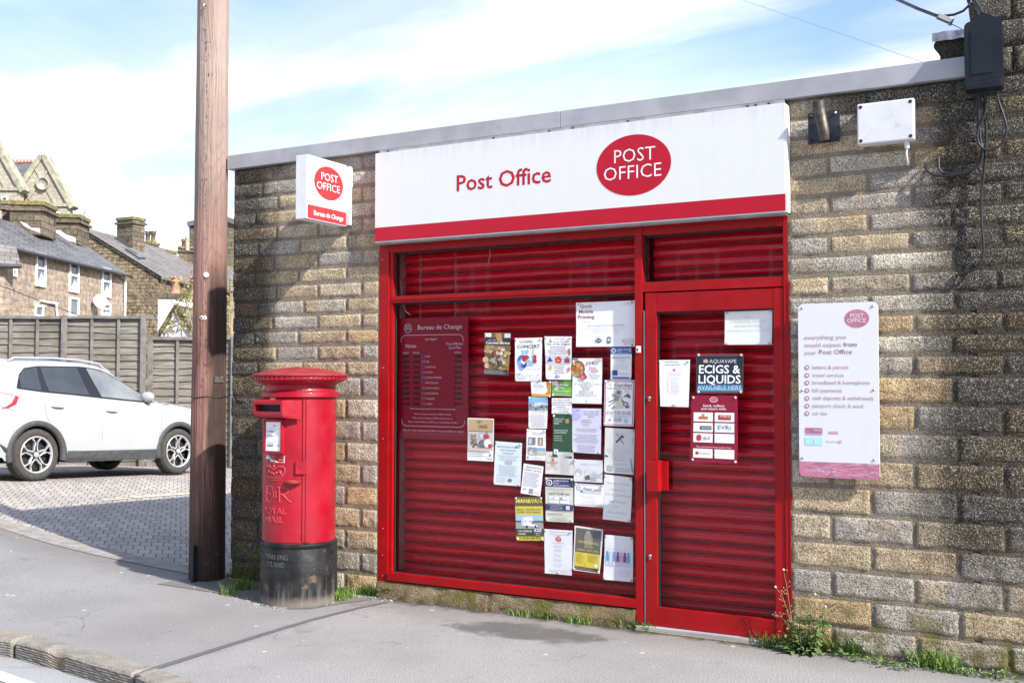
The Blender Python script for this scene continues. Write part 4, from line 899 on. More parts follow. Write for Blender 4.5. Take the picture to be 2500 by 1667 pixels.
poster('garden_sale_poster', 'poster', 'garden sale poster with a pink border and drawn tools', KA, ((1597, 958), (1935, 958), (1925, 1480), (1587, 1468)),
 [('r', .02, .02, .98, .98, (.55, .20, .26)), ('r', .055, .04, .945, .96, WHT), ('t', 'Our', .15, .09, .03, DGR), ('t', '7th', .2, .13, .03, DGR), ('t', 'Garden', .62, .145, .075, (.30, .06, .09), .58, .016), ('t', 'Tool, Shed & Plant Sale', .5, .195, .036, DGR, .83, .008), ('e', .48, .40, .13, .10, (.55, .51, .42)), ('e', .48, .27, .12, .065, (.50, .46, .38)), ('e', .48, .27, .05, .03, DGR), ('p', [(.40, .38), (.62, .36), (.66, .62), (.38, .62)], (.72, .67, .52)),
  ('p', [(.14, .48), (.5, .36), (.52, .38), (.16, .50)], DGR), ('p', [(.14, .56), (.46, .40), (.48, .42), (.16, .58)], GRY), ('p', [(.24, .62), (.34, .55), (.38, .60), (.29, .645)], GRY), ('p', [(.62, .38), (.78, .28), (.88, .34), (.86, .40), (.74, .36)], (.16, .15, .14)), ('p', [(.24, .32), (.34, .28), (.5, .42), (.46, .46)], GRY), ('p', [(.55, .40), (.8, .52), (.86, .60), (.72, .61)], (.18, .17, .16)), ('e', .72, .52, .10, .055, (.28, .26, .24)), ('e', .72, .52, .05, .03, (.6, .57, .5)), ('l', .1, .37, .24, .45, 3, LGR), ('l', .66, .22, .86, .25, 2, (.6, .3, .3)),
  ('t', 'Saturday 4th May, 9am to 2pm', .5, .70, .027, DGR, .80, .008), ('t', 'IN THE CO-OP CAR PARK', .5, .75, .036, (.42, .05, .08), .83, .01), ('l', .09, .77, .91, .81, 3, GRY, 1), ('p', [(.15, .87), (.21, .84), (.27, .87), (.21, .90)], GRY), ('t', 'New Mills', .47, .865, .032, DGR, .28, .008), ('t', '& District', .47, .905, .032, DGR, .28, .008), ('t', 'co', .74, .875, .048, (.05, .42, .62), .14, .016), ('t', 'op', .74, .92, .048, (.05, .42, .62), .14, .016)])
poster('business_card', 'card', 'white card with an orange corner pinned under the gospel poster', KA, ((765, 977), (995, 977), (990, 1145), (775, 1140)),
 [('p', [(.75, .0), (1, 0), (1, 1), (0, 1), (0, .80), (.68, .82), (.84, .60)], ORG), ('l', .14, .14, .65, .20, 2, LGR), ('t', 'Steven J Flynn', .40, .36, .095, DGR, .52), ('l', .14, .44, .66, .50, 2, LGR), ('l', .14, .62, .66, .66, 2, LGR)], cups='trbr')
poster('hedge_cutting_card', 'card', 'green hedge cutting card showing a lawn', KA, ((1003, 970), (1225, 970), (1222, 1140), (1003, 1132)),
 [('r', 0, 0, 1, .95, GRN), ('r', 0, 0, .6, .32, (.10, .16, .06)), ('r', 0, 0, .3, .3, (.42, .38, .34)), ('p', [(.2, .62), (1, .40), (1, .95), (0, .95), (0, .62)], (.20, .48, .06)), ('p', [(.10, .50), (.36, .30), (.30, .62), (.14, .64)], (.6, .62, .62)), ('t', 'Lawn & Hedge', .50, .30, .13, WHT, .68, .012), ('t', 'Cutting', .48, .50, .12, WHT, .30, .012), ('r', .24, .66, .96, .685, WHT), ('l', .24, .74, .9, .86, 2, (.5, .65, .4))], cups='bl')
poster('villa_notice', 'notice', 'villa notice with a blue sky photograph over dense text', KA, ((740, 1145), (957, 1150), (950, 1505), (742, 1500)),
 [('r', 0, 0, 1, .22, (.25, .50, .78)), ('r', 0, .18, 1, .42, (.35, .42, .48)), ('p', [(.3, .20), (.6, .16), (1, .20), (1, .27), (.3, .29)], (.62, .68, .75))] + blobs(.02, .24, .98, .40, 30, [(.15, .18, .14), (.5, .55, .6), (.3, .36, .34), (.06, .16, .32)], .06) + [('t', 'ARTEMIS VILLA', .5, .495, .033, DGR, .56), ('l', .06, .54, .94, .95, 16, GRY, 1)], cups='tlbl')
poster('handwritten_card', 'card', 'handwritten capitals card between the green card and the dark green leaflet', KA, ((1003, 1160), (1228, 1160), (1225, 1340), (1003, 1335)),
 [('t', 'REAL BREAD BAKERY', .5, .15, .085, DGR, .88), ('t', 'DUAL PURPOSE KITCHEN', .5, .31, .085, DGR, .9), ('t', 'FREE WITH CARE OF CAFE', .5, .46, .085, DGR, .9), ('t', 'EVENINGS', .45, .60, .08, DGR, .5), ('t', 'FOR YOUNG & OLD SMALL', .5, .73, .085, DGR, .9), ('t', 'CALL ANDREA', .6, .87, .08, DGR, .5), ('t', 'ON 0161 427 727', .5, .98, .08, DGR, .8)], cups='br')
poster('banker_leaflet', 'leaflet', 'dark green leaflet inviting you to speak to a community banker', KA, ((1015, 1345), (1230, 1345), (1228, 1840), (1012, 1818)),
 [('t', 'Speak to your', .33, .115, .034, WHT, .5, .006), ('t', 'Community', .28, .17, .034, WHT, .42, .006), ('t', 'Banker', .20, .225, .034, WHT, .26, .006), ('r', .66, .10, .84, .20, (.45, .28, .12)), ('l', .07, .36, .92, .43, 3, (.7, .75, .7)), ('l', .07, .50, .6, .60, 3, (.5, .56, .5)), ('r', .07, .82, .28, .93, WHT), ('p', [(.1, .90), (.17, .85), (.25, .91)], DGN), ('l', .55, .88, .92, .95, 3, (.5, .56, .5))], DGN, cups='tl')
poster('yoga_poster', 'poster', 'lilac yoga and gong bath poster', KA, ((1232, 1275), (1560, 1278), (1555, 1790), (1232, 1768)),
 [('e', .12, .14, .20, .13, (.48, .48, .78)), ('e', .3, .08, .12, .08, (.55, .56, .82)), ('e', .2, .04, .06, .03, (.35, .35, .65)), ('t', 'YIN YOGA AND', .66, .09, .034, (.16, .13, .28), .52), ('t', 'GONG SOUND', .66, .145, .034, (.16, .13, .28), .52), ('t', 'BATH', .66, .20, .034, (.16, .13, .28), .2), ('l', .3, .255, .72, .30, 2, GRY, 1), ('l', .36, .35, .62, .38, 2, GRY, 1), ('l', .1, .45, .9, .51, 3, GRY, 1), ('l', .06, .58, .96, .76, 7, GRY, 1), ('l', .15, .82, .85, .95, 5, GRY, 1)], (.66, .65, .80), cups='brbl')
poster('art_poster', 'poster', 'art poster with a tan band over a crowded drawing right of the rates board', KB_, ((45, 70), (272, 78), (265, 450), (40, 438)),
 [('r', .03, .02, .97, .30, (.52, .36, .20)), ('r', .03, .30, .97, .315, DGR), ('t', 'ART', .45, .125, .07, BLK, .2), ('t', 'CANARD', .58, .235, .085, BLK, .36), ('r', .03, .32, .97, .72, (.62, .56, .52)), ('r', .40, .33, .64, .52, (.45, .46, .52)), ('r', .44, .36, .6, .5, (.70, .72, .75))] + blobs(.06, .34, .38, .70, 34, [(.30, .22, .20), (.72, .66, .62), (.45, .32, .28), (.15, .12, .12)], .05) + [('p', [(.62, .40), (.78, .34), (.86, .46), (.68, .48)], (.45, .05, .06)), ('e', .74, .35, .06, .035, (.4, .28, .22)), ('e', .56, .60, .12, .10, (.16, .16, .19)), ('e', .78, .58, .14, .10, (.80, .80, .80)), ('e', .88, .64, .08, .05, (.45, .06, .06)), ('r', .03, .70, .97, .75, (.62, .52, .42)), ('l', .06, .78, .80, .88, 3, GRY), ('r', .84, .83, .93, .89, GRY), ('t', 'LIVE', .90, .965, .035, BLK, .13, .01)], cups='')
poster('wellbeing_notice', 'notice', 'pale blue mindfulness workshop notice below the art poster', KB_, ((283, 272), (517, 290), (503, 665), (268, 648)),
 [('t', 'MINDFULNESS HEALTH', .5, .13, .034, (.16, .36, .40), .82, .008), ('t', 'AND WELLBEING', .5, .205, .034, (.16, .36, .40), .60, .008), ('t', 'WORKSHOP', .5, .28, .034, (.16, .36, .40), .42, .008), ('e', .79, .10, .03, .03, (.05, .3, .3)), ('l', .08, .32, .92, .41, 3, (.40, .50, .60), 1), ('r', .40, .44, .66, .51, (.50, .50, .44)), ('l', .08, .55, .92, .77, 7, (.40, .46, .60), 1), ('l', .1, .83, .5, .92, 3, (.45, .5, .6)), ('e', .6, .88, .08, .04, (.25, .2, .16))], (.72, .80, .83))
poster('support_group_notice', 'notice', 'tilted white bereavement support notice above the yellow removals poster', KB_, ((530, 465), (703, 492), (675, 752), (503, 725)),
 [('t', 'Bereavement', .54, .115, .05, DGR, .76, .006), ('t', 'Support Groups', .5, .205, .05, DGR, .86, .006), ('l', .08, .27, .92, .72, 12, GRY), ('r', .40, .80, .62, .96, GRY), ('e', .18, .84, .08, .03, (.55, .4, .4)), ('l', .70, .88, .95, .93, 3, GRY)], cups='')
poster('rental_notice', 'notice', 'white notice with four small room photographs', KB_, ((557, 167), (723, 175), (720, 443), (550, 435)),
 [('l', .2, .10, .85, .15, 2, LGR, 1), ('r', .09, .26, .47, .51, (.22, .22, .23)), ('r', .12, .30, .28, .48, (.55, .58, .60)), ('r', .60, .26, .86, .52, (.35, .26, .14)), ('r', .68, .3, .78, .5, (.7, .6, .4)), ('r', .09, .58, .53, .83, (.32, .34, .36)), ('p', [(.12, .75), (.3, .66), (.5, .72), (.48, .80), (.15, .82)], (.7, .72, .74)), ('r', .55, .59, .98, .82, (.62, .55, .42)), ('r', .55, .59, .98, .68, (.22, .42, .66)), ('l', .18, .89, .9, .96, 4, LGR, 1), ('r', .05, .88, .15, .95, GRY)], cups='tltr')
poster('tai_chi_notice', 'notice', 'cream tai chi notice with a lunging figure sketched in orange', KB_, ((722, 362), (965, 370), (965, 570), (718, 555)),
 [('t', 'Tai Chi', .26, .25, .085, DGR, .24), ('e', .26, .36, .04, .06, (.25, .18, .1)), ('p', [(.2, .42), (.32, .42), (.35, .62), (.2, .64)], (.60, .32, .22)), ('p', [(.05, .46), (.45, .44), (.45, .49), (.05, .51)], (.62, .36, .26)), ('p', [(.21, .62), (.30, .62), (.10, .78), (.05, .74)], (.7, .55, .5)), ('p', [(.26, .62), (.35, .60), (.44, .78), (.38, .80)], (.7, .55, .5)), ('l', .56, .12, .92, .88, 12, LGR)], (.68, .66, .62), cups='')
poster('interiors_card', 'card', 'pale grey card showing a furnished room', KB_, ((967, 430), (1218, 440), (1215, 635), (967, 622)),
 [('r', .0, .46, 1, .95, (.70, .71, .72)), ('t', 'CARRINGTON INTERIORS', .55, .24, .07, (.50, .53, .60), .66), ('e', .16, .60, .13, .19, (.48, .48, .48)), ('e', .16, .61, .11, .16, (.74, .74, .75)), ('r', .36, .5, .39, .95, (.55, .55, .56)), ('p', [(.38, .75), (.55, .66), (.58, .88), (.4, .92)], (.12, .12, .13)), ('r', .6, .62, .95, .80, (.48, .48, .50)), ('p', [(.55, .82), (.78, .76), (.8, .92), (.6, .94)], (.42, .42, .42)), ('r', .66, .5, .8, .62, (.6, .6, .62))], (.72, .74, .78), cups='bltl')
poster('handyman_notice', 'notice', 'grey handyman notice with a crossed hammer and saw drawing', KB_, ((1238, 155), (1497, 170), (1487, 565), (1228, 545)),
 [('t', 'DOUGLAS & AIR', .5, .13, .028, (.45, .44, .44), .46), ('p', [(.38, .13), (.42, .12), (.66, .33), (.62, .35)], GRY), ('p', [(.36, .30), (.40, .33), (.62, .18), (.58, .15)], DGR), ('p', [(.55, .14), (.66, .17), (.63, .21), (.53, .18)], DGR), ('l', .25, .38, .75, .40, 2, LGR, 1), ('l', .08, .46, .92, .54, 3, LGR, 1), ('l', .2, .58, .8, .66, 3, LGR, 1), ('t', '07769 16505', .52, .72, .026, GRY, .34), ('t', 'hello@douglasandair', .52, .80, .022, GRY, .46), ('r', .11, .83, .30, .95, (.42, .42, .42)), ('t', 'Google & Air Handyman', .66, .90, .024, DGR, .5), ('t', 'Maintenance and Paint', .62, .95, .024, DGR, .48), ('p', [(.86, .66), (.90, .65), (.99, .95), (.95, .97)], GRY), ('p', [(.02, .60), (.14, .62), (.12, .65), (.02, .64)], DGR), ('p', [(.92, .2), (.98, .18), (.96, .3), (.9, .32)], LGR)], (.70, .69, .67), cups='trbl')
poster('decorator_card', 'card', 'white painter and decorator card with a sketched brush', KB_, ((973, 637), (1227, 655), (1222, 850), (970, 832)),
 [('r', .02, .03, .98, .05, GRY), ('r', .02, .93, .98, .95, GRY), ('p', [(.08, .12), (.2, .14), (.2, .30), (.08, .28)], (.16, .24, .36)), ('p', [(.1, .15), (.18, .16), (.18, .27), (.1, .26)], WHT), ('e', .25, .34, .05, .06, (.18, .28, .45)), ('t', 'Peter Land', .62, .27, .115, (.12, .16, .30), .60, .008), ('r', .34, .295, .93, .31, (.12, .16, .30)), ('t', 'Painter & Decorator', .62, .42, .062, (.2, .24, .36), .64), ('l', .06, .53, .93, .545, 2, GRY, 1), ('l', .28, .62, .7, .635, 2, GRY, 1), ('t', 'Tel. 0161 427 9597', .5, .80, .05, (.35, .38, .45), .46), ('t', 'Mobile 07771623656', .5, .90, .05, (.35, .38, .45), .5)])
poster('travel_money_note', 'note', 'handwritten travel money note at the lower right of the window', KB_, ((1230, 560), (1477, 590), (1460, 978), (1220, 950)),
 [('t', 'TRAVEL MONEY', .50, .20, .042, GRY, .84, -.014), ('t', 'AVAILABLE', .50, .335, .036, GRY, .54, -.014), ('t', 'FOR ALL CURRENCIES', .52, .45, .04, GRY, .90, -.014), ('t', 'ASK INSIDE', .50, .60, .042, GRY, .62, -.014), ('t', 'FOR', .46, .71, .04, GRY, .16, -.014), ('t', 'FULL DETAILS', .50, .845, .042, GRY, .66, -.014), ('r', .1, .92, .88, .925, LGR)], (.80, .80, .79), cups='tltrbr', curl=0.007)
poster('proms_poster', 'poster', 'church proms poster with a navy banner and cream panels', KB_, ((716, 587), (960, 595), (963, 983), (722, 968)),
 [('r', .01, .02, .99, .21, (.05, .055, .15)), ('e', .15, .115, .11, .07, WHT), ('e', .15, .115, .08, .05, (.05, .055, .15)), ('p', [(.12, .14), (.15, .08), (.18, .14)], WHT), ('t', "St. Mary's Church", .58, .085, .036, WHT, .52, .01), ('t', 'Disley', .4, .135, .034, WHT, .2), ('l', .29, .16, .95, .185, 2, WHT), ('t', "April Events in St. Mary's Church", .5, .27, .026, (.32, .22, .14), .88, .006), ('l', .3, .30, .72, .315, 2, GRY, 1), ('t', 'DISLEY PROMS 2024', .5, .385, .044, DGR, .74, .006), ('r', .14, .43, .48, .50, WHT), ('r', .54, .43, .86, .50, WHT), ('r', .14, .515, .48, .58, WHT), ('r', .54, .515, .86, .58, WHT), ('p', [(.2, .475), (.34, .445), (.36, .46), (.22, .49)], GRY), ('e', .58, .465, .03, .025, DGR), ('l', .18, .55, .44, .56, 2, LGR), ('l', .62, .46, .82, .47, 2, GRY), ('r', .01, .60, .99, .74, (.05, .055, .16)), ('l', .1, .615, .70, .71, 4, LGR, 1), ('r', .74, .625, .88, .715, (.7, .72, .76)), ('l', .2, .765, .8, .775, 2, GRY, 1), ('t', 'ORGAN RECITAL', .35, .85, .04, DGR, .56, .006), ('l', .66, .84, .95, .85, 2, GRY), ('l', .2, .89, .8, .93, 3, GRY, 1), ('r', .05, .955, .92, .962, DGR)], (.70, .70, .60))
poster('removals_poster', 'poster', 'yellow and black removals poster with a white van', KB_, ((452, 757), (693, 757), (705, 1138), (467, 1135)),
 [('r', 0, 0, 1, .21, (.13, .125, .05)), ('t', 'MAN&VAN', .50, .135, .088, (.78, .66, .12), .92, .03), ('t', 'REMOVALS   COLLECTIONS   PICKUP', .5, .305, .036, DGR, .90, .01), ('t', 'DELIVERIES   HOUSE CLEARANCES', .5, .365, .036, DGR, .86, .01), ('r', 0, .42, 1, .56, (.40, .58, .76)), ('r', 0, .545, 1, .585, (.08, .14, .04)), ('r', 0, .585, 1, .73, (.34, .36, .36)), ('p', [(.27, .47), (.62, .44), (.66, .60), (.78, .63), (.80, .68), (.27, .66)], (.82, .83, .85)), ('p', [(.20, .50), (.27, .47), (.27, .66), (.20, .66)], (.58, .6, .63)), ('p', [(.56, .56), (.66, .58), (.68, .62), (.57, .61)], (.1, .12, .15)), ('e', .40, .685, .045, .03, BLK), ('e', .72, .68, .035, .026, BLK), ('t', 'MAN&VAN', .50, .575, .032, (.10, .12, .25), .34, .01), ('r', 0, .73, 1, .895, (.07, .065, .03)), ('t', 'LOCAL, EXPERIENCED', .34, .80, .034, WHT, .50, .012), ('t', '& RELIABLE', .22, .865, .034, WHT, .28, .012), ('e', .80, .80, .17, .105, (.10, .10, .11)), ('t', '\u00a325', .80, .79, .07, WHT, .26, .02), ('l', .7, .82, .9, .86, 2, LGR, 1), ('t', '07584 483 974', .56, .965, .046, (.10, .09, .03), .66, .012), ('r', .13, .915, .165, .965, (.2, .18, .03))], (.70, .60, .09), cups='tltrblbr')
poster('menu_notice', 'notice', 'long white menu notice with a red badge near the bottom of the window', KB_, ((708, 1035), (955, 1050), (950, 1440), (714, 1420)),
 [('l', .15, .04, .86, .10, 2, LGR, 1), ('p', [(.42, .16), (.5, .13), (.60, .17), (.61, .25), (.5, .27), (.40, .23)], (.50, .10, .06)), ('t', 'TAPAS', .51, .19, .028, WHT, .18, .01), ('t', 'TOD', .51, .235, .028, WHT, .11, .01), ('t', 'Menu for Thursday 4th April', .5, .31, .018, DGR, .42)] + [x for v in (.35, .44, .55, .66, .77) for x in [('l', .34, v, .66, v+.04, 3, LGR, 1)]] + [('l', .15, .90, .85, .95, 3, LGR, 1)], (.78, .80, .84), cups='tltrbc')
poster('event_poster', 'poster', 'tilted yellow and charcoal event poster with a white margin', KB_, ((975, 1005), (1222, 1040), (1195, 1425), (957, 1392)),
 [('r', .05, .04, .95, .58, (.13, .13, .12)), ('p', [(.35, .20), (.42, .11), (.56, .10), (.66, .24), (.64, .40), (.38, .40)], (.30, .28, .24)), ('e', .48, .12, .07, .045, (.38, .34, .30)), ('r', .05, .58, .95, .90, (.68, .55, .06)), ('r', .05, .90, .95, .975, (.07, .07, .06)), ('t', 'WHITEHALL', .52, .37, .055, (.72, .60, .08), .76), ('t', 'VEGGIE', .52, .465, .055, (.72, .60, .08), .32), ('t', 'SUNDAY 28TH APRIL', .5, .545, .048, (.72, .60, .08), .80), ('t', '11.30AM', .2, .63, .024, DGR, .2), ('l', .1, .65, .42, .80, 5, (.30, .24, .04)), ('l', .52, .62, .9, .76, 7, (.30, .24, .04)), ('r', .78, .81, .89, .87, WHT), ('e', .44, .84, .03, .025, (.5, .4, .1)), ('l', .1, .925, .8, .95, 2, (.5, .45, .2))], (.78, .78, .76), cups='trbrbl', curl=0.007)
bot = []
for i, c in enumerate(((.10, .36, .72), (.62, .70, .76), (.10, .40, .76), (.28, .07, .26), (.66, .36, .50), (.20, .07, .22), (.08, .40, .70))):
    u = .075+i*.122; bot += [('r', u, .36, u+.07, .44, c), ('r', u-.012, .44, u+.085, .60, c), ('r', u-.012, .58, u+.085, .68, (.58, .60, .68)), ('r', u+.005, .60, u+.07, .66, (.70, .70, .76))]
poster('bottles_poster', 'poster', 'rain-stained white poster showing a row of seven coloured bottles', KB_, ((1238, 1083), (1482, 1108), (1480, 1497), (1223, 1475)),
 [('e', .7, .82, .22, .10, (.72, .66, .74)), ('l', .08, .30, .92, .31, 2, LGR)] + bot, (.78, .79, .82), curl=0.007)
GP = 'notices stuck inside the door glass'; DY = 0.031
poster('opening_hours_notice', 'notice', 'creased white opening hours notice on the left of the door glass', KD, ((187, 1172), (440, 1170), (430, 1547), (205, 1540)),
 [('l', .2, .03, .72, .09, 2, GRY), ('e', .5, .215, .045, .03, (.62, .20, .22)), ('t', 'Change to the opening', .5, .295, .022, (.36, .24, .26), .46), ('t', 'hours of this branch', .5, .335, .022, (.36, .24, .26), .40), ('l', .25, .38, .8, .40, 2, LGR), ('l', .25, .44, .32, .66, 7, GRY), ('l', .38, .44, .7, .66, 7, LGR), ('l', .25, .69, .7, .72, 2, LGR), ('r', .38, .96, .6, .97, GRY)], cups='tltrbc', Y=DY, group=GP, curl=0.006)
poster('school_notice', 'notice', 'faded landscape notice at the top of the door glass', KD, ((718, 787), (1097, 770), (1092, 1048), (716, 1050)),
 [('t', 'Only', .48, .22, .085, (.70, .72, .70), .16), ('t', '1 SCHOOL CHILD', .5, .35, .085, (.66, .69, .66), .74, .012), ('t', 'allowed on these', .5, .48, .085, (.64, .66, .64), .60), ('t', 'premises at any one time', .5, .61, .085, (.68, .70, .68), .88)], (.80, .82, .80), cups='tltrblbr', Y=DY, group=GP)
poster('vape_sign', 'sign', 'dark ecigs and liquids sign fading to blue in a clear holder on the door', KD, ((490, 1122), (867, 1122), (862, 1438), (490, 1437)),
 [('r', .02, .06, .985, .94, (.012, .022, .038)), ('r', .02, .72, .985, .80, (.02, .08, .15)), ('r', .02, .80, .985, .87, (.04, .22, .38)), ('r', .02, .87, .985, .94, (.08, .36, .58)), ('e', .17, .19, .018, .045, (.62, .32, .22)), ('e', .205, .18, .02, .055, (.62, .42, .36)), ('e', .24, .19, .018, .045, (.62, .32, .22)), ('t', 'AQUAVAPE', .57, .235, .095, WHT, .57, -.012), ('t', 'ECIGS &', .50, .49, .20, WHT, .88, .02), ('t', 'LIQUIDS', .50, .745, .20, WHT, .90, .02), ('t', 'AVAILABLE HERE', .50, .905, .11, (.75, .82, .86), .93, -.012)], (.16, .05, .055), cups='tltrblbr', Y=DY, group=GP, curl=0)
its = [('e', .49, .065, .085, .04, WHT), ('e', .49, .065, .075, .034, (.40, .004, .045)), ('t', 'POST', .49, .062, .015, WHT, .09), ('t', 'OFFICE', .49, .087, .015, WHT, .12), ('t', 'Send, collect', .49, .17, .032, WHT, .46, .012), ('t', 'and return with:', .49, .215, .032, WHT, .54, .012), ('t', 'Plus, international money transfers from:', .50, .775, .018, WHT, .74)]
for j, v in enumerate((.255, .41, .565, .795)):
    its += [('r', .06, v, .475, v+.135, WHT), ('r', .515, v, .93, v+.135, WHT)]
its += [('r', .17, .315, .37, .355, (.50, .04, .04)), ('t', 'Royal Mail', .27, .347, .022, YEL, .18), ('e', .27, .29, .03, .02, GRY), ('r', .59, .29, .86, .36, (.50, .04, .06)), ('t', 'FORCE', .74, .325, .03, WHT, .2), ('r', .20, .455, .45, .51, (.10, .15, .16)), ('t', 'click & collect', .34, .492, .022, WHT, .2), ('t', 'EVRi', .72, .50, .058, (.08, .14, .28), .27), ('p', [(.13, .60), (.18, .58), (.235, .60), (.235, .66), (.18, .685), (.13, .66)], (.45, .05, .06)), ('t', 'dpd', .34, .655, .05, (.2, .18, .19), .15), ('e', .145, .86, .035, .026, (.45, .05, .06)), ('t', 'MoneyGram', .31, .872, .024, DGR, .24)]
poster('parcel_services_poster', 'poster', 'crimson send and collect poster with eight white boxes on the door', KE, ((308, 145), (562, 145), (563, 522), (303, 508)), its, (.27, .003, .03), cups='tltrblbr', Y=DY, group=GP, curl=0)
# --- exchange rates board hanging on chains inside the glass
BY = 0.095
q = [onY(*KF_(*c), BY) for c in ((147, 632), (642, 618), (650, 1495), (155, 1480))]
bx0, bx1, bz0, bz1 = (q[0].x+q[3].x)/2, (q[1].x+q[2].x)/2, (q[2].z+q[3].z)/2, (q[0].z+q[1].z)/2
rb = thing('rates_board', ((bx0+bx1)/2, BY, bz0), 'crimson exchange rates board with white lettering hanging inside the shop window', 'rates board')
b = MB(); M_RB = mat('rates_red', (0.46, 0.003, 0.036), 0.4, var=0.05); b.box(bx0, BY, bz0, bx1, BY+.02, bz1, M_RB); b.build('panel', rb)
b = MB(); by = BY-.002; M_RW = ink((.92, .90, .91))
tb = lambda st, x0, y0, x1, y1, h, bo=.006, mt=M_RW: tpx(b, st, by-.001, *KF_(x0, y0), *KF_(x1, y1), h/2.9025, mt, bo)
c0 = onY(*KF_(220, 700), by); ring(b, (c0.x, c0.z), .032, .034, .0035, mY(by), M_RW); tb('POST', 202, 695, 240, 694, 14); tb('OFFICE', 195, 713, 246, 712, 14)
tb('Bureau de Change', 290, 709, 602, 704, 32); tb('Our Rates*', 342, 787, 427, 785, 17); tb('Notes', 205, 838, 279, 837, 25); tb('Travel Money', 488, 819, 611, 817, 18); tb('Card Plus', 508, 847, 596, 845, 19)
tb('WE BUY', 184, 881, 228, 881, 12); tb('WE SELL', 256, 880, 305, 880, 12); tb('WE SELL', 548, 877, 601, 877, 12)
def seg(pts, w, mt):
    P = [onY(*KF_(*p_), by) for p_ in pts]; vs = []
    for i, p_ in enumerate(P):
        d = P[min(i+1, len(P)-1)]-P[max(i-1, 0)]; n_ = Vector((-d.z, 0, d.x)).normalized()*w/2; vs += [p_-n_, p_+n_]
    b.add(vs, [(2*i, 2*i+2, 2*i+3, 2*i+1) for i in range(len(P)-1)], mt)
seg([(171, 800), (172, 780), (180, 762), (196, 752), (212, 750), (400, 747), (580, 745), (596, 749), (608, 762), (613, 793)], .004, M_RW)
seg([(176, 1345), (180, 1370), (192, 1386), (210, 1391), (400, 1396), (590, 1401), (610, 1393), (621, 1378), (622, 1355)], .004, M_RW)
for i, nm in enumerate(('EURO', 'USA', 'AUSTRALIA', 'CANADA', 'CZECH REPUBLIC', 'NEW ZEALAND', 'SOUTH AFRICA', 'SWITZERLAND', 'THAILAND', 'TURKEY')):
    y = 906+37.4*i; tb(nm, 347, y, 347+len(nm)*8.0, y, 13, .004)
    for x0, x1 in ((185, 232), (258, 305), (550, 604)):
        a, c = onY(*KF_(x0, y-15), by), onY(*KF_(x1, y+2), by); b.poly([(a.x, by, c.z), (c.x, by, c.z), (c.x, by, a.z), (a.x, by, a.z)], ink((.05, .012, .015)))
    a, c = onY(*KF_(318, y-16), by), onY(*KF_(342, y+2), by); b.poly([(a.x, by, c.z), (c.x, by, c.z), (c.x, by, a.z), (a.x, by, a.z)], ink((.5, .5, .55)))
    e = .002; b.poly([(a.x+e, by-.001, c.z+e), (c.x-e, by-.001, c.z+e), (c.x-e, by-.001, a.z-e), (a.x+e, by-.001, a.z-e)], ink([NAVY, (.5, .1, .15), NAVY, RED, BLUE, NAVY, (.1, .2, .1), RED, (.12, .1, .3), RED][i]))
tb('*These rates apply in this branch for the following amounts.', 232, 1273, 560, 1279, 11); tb('When we sell you a minimum of \u00a3500 of Notes', 262, 1312, 524, 1315, 11); tb('When we buy a minimum of \u00a3500 of Notes from you', 254, 1340, 536, 1344, 11); tb('When we load a minimum of \u00a3500 onto a Travel Money Card Plus', 222, 1368, 570, 1372, 11)
tb('Rates for other currencies and other amounts available on request', 185, 1426, 616, 1438, 14)
for i in range(38):
    c = onY(*KF_(186+i*11.5, 1443+i*.35), by); disc(b, (c.x, c.z), .0016, .0016, mY(by), M_RW, 6)
b.build('print', rb)
for px in (309, 557):
    p = onY(*KF_(px, 620), BY+.01); cb = MB(); z0 = bz1; i = 0
    while z0 < zh+.05:
        n_ = 8; path = [Vector((p.x+(.006*math.cos(a*.785) if i % 2 else 0), BY+.01+(0 if i % 2 else .006*math.cos(a*.785)), z0+.012+.014*math.sin(a*.785))) for a in range(n_+1)]
        cb.tube(path, .0016, M_STEEL, 4, False); z0 += .023; i += 1
    cb.build('chain', rb)
# loose white cord inside the top light
cw = MB(); M_CORD = mat('white_cord', (.7, .68, .62), .6)
cw.tube([onY(850+x/5.2275, 480+y/5.2275, 0.11) for x, y in ((640, 790), (655, 900), (652, 1010), (672, 1130), (690, 1250), (700, 1370), (740, 1470), (795, 1508))], .004, M_CORD, 5)
cw.build('cord', None, 'loose white cord dangling behind the left end of the window glass', 'cord')
cw = MB(); cw.tube([onY(850+x/5.2275, 480+y/5.2275, 0.11) for x, y in ((1803, 640), (1815, 740), (1790, 845))], .003, M_CORD, 5)
cw.build('cord', None, 'short white cord end hanging in the top light over the concert poster', 'cord')
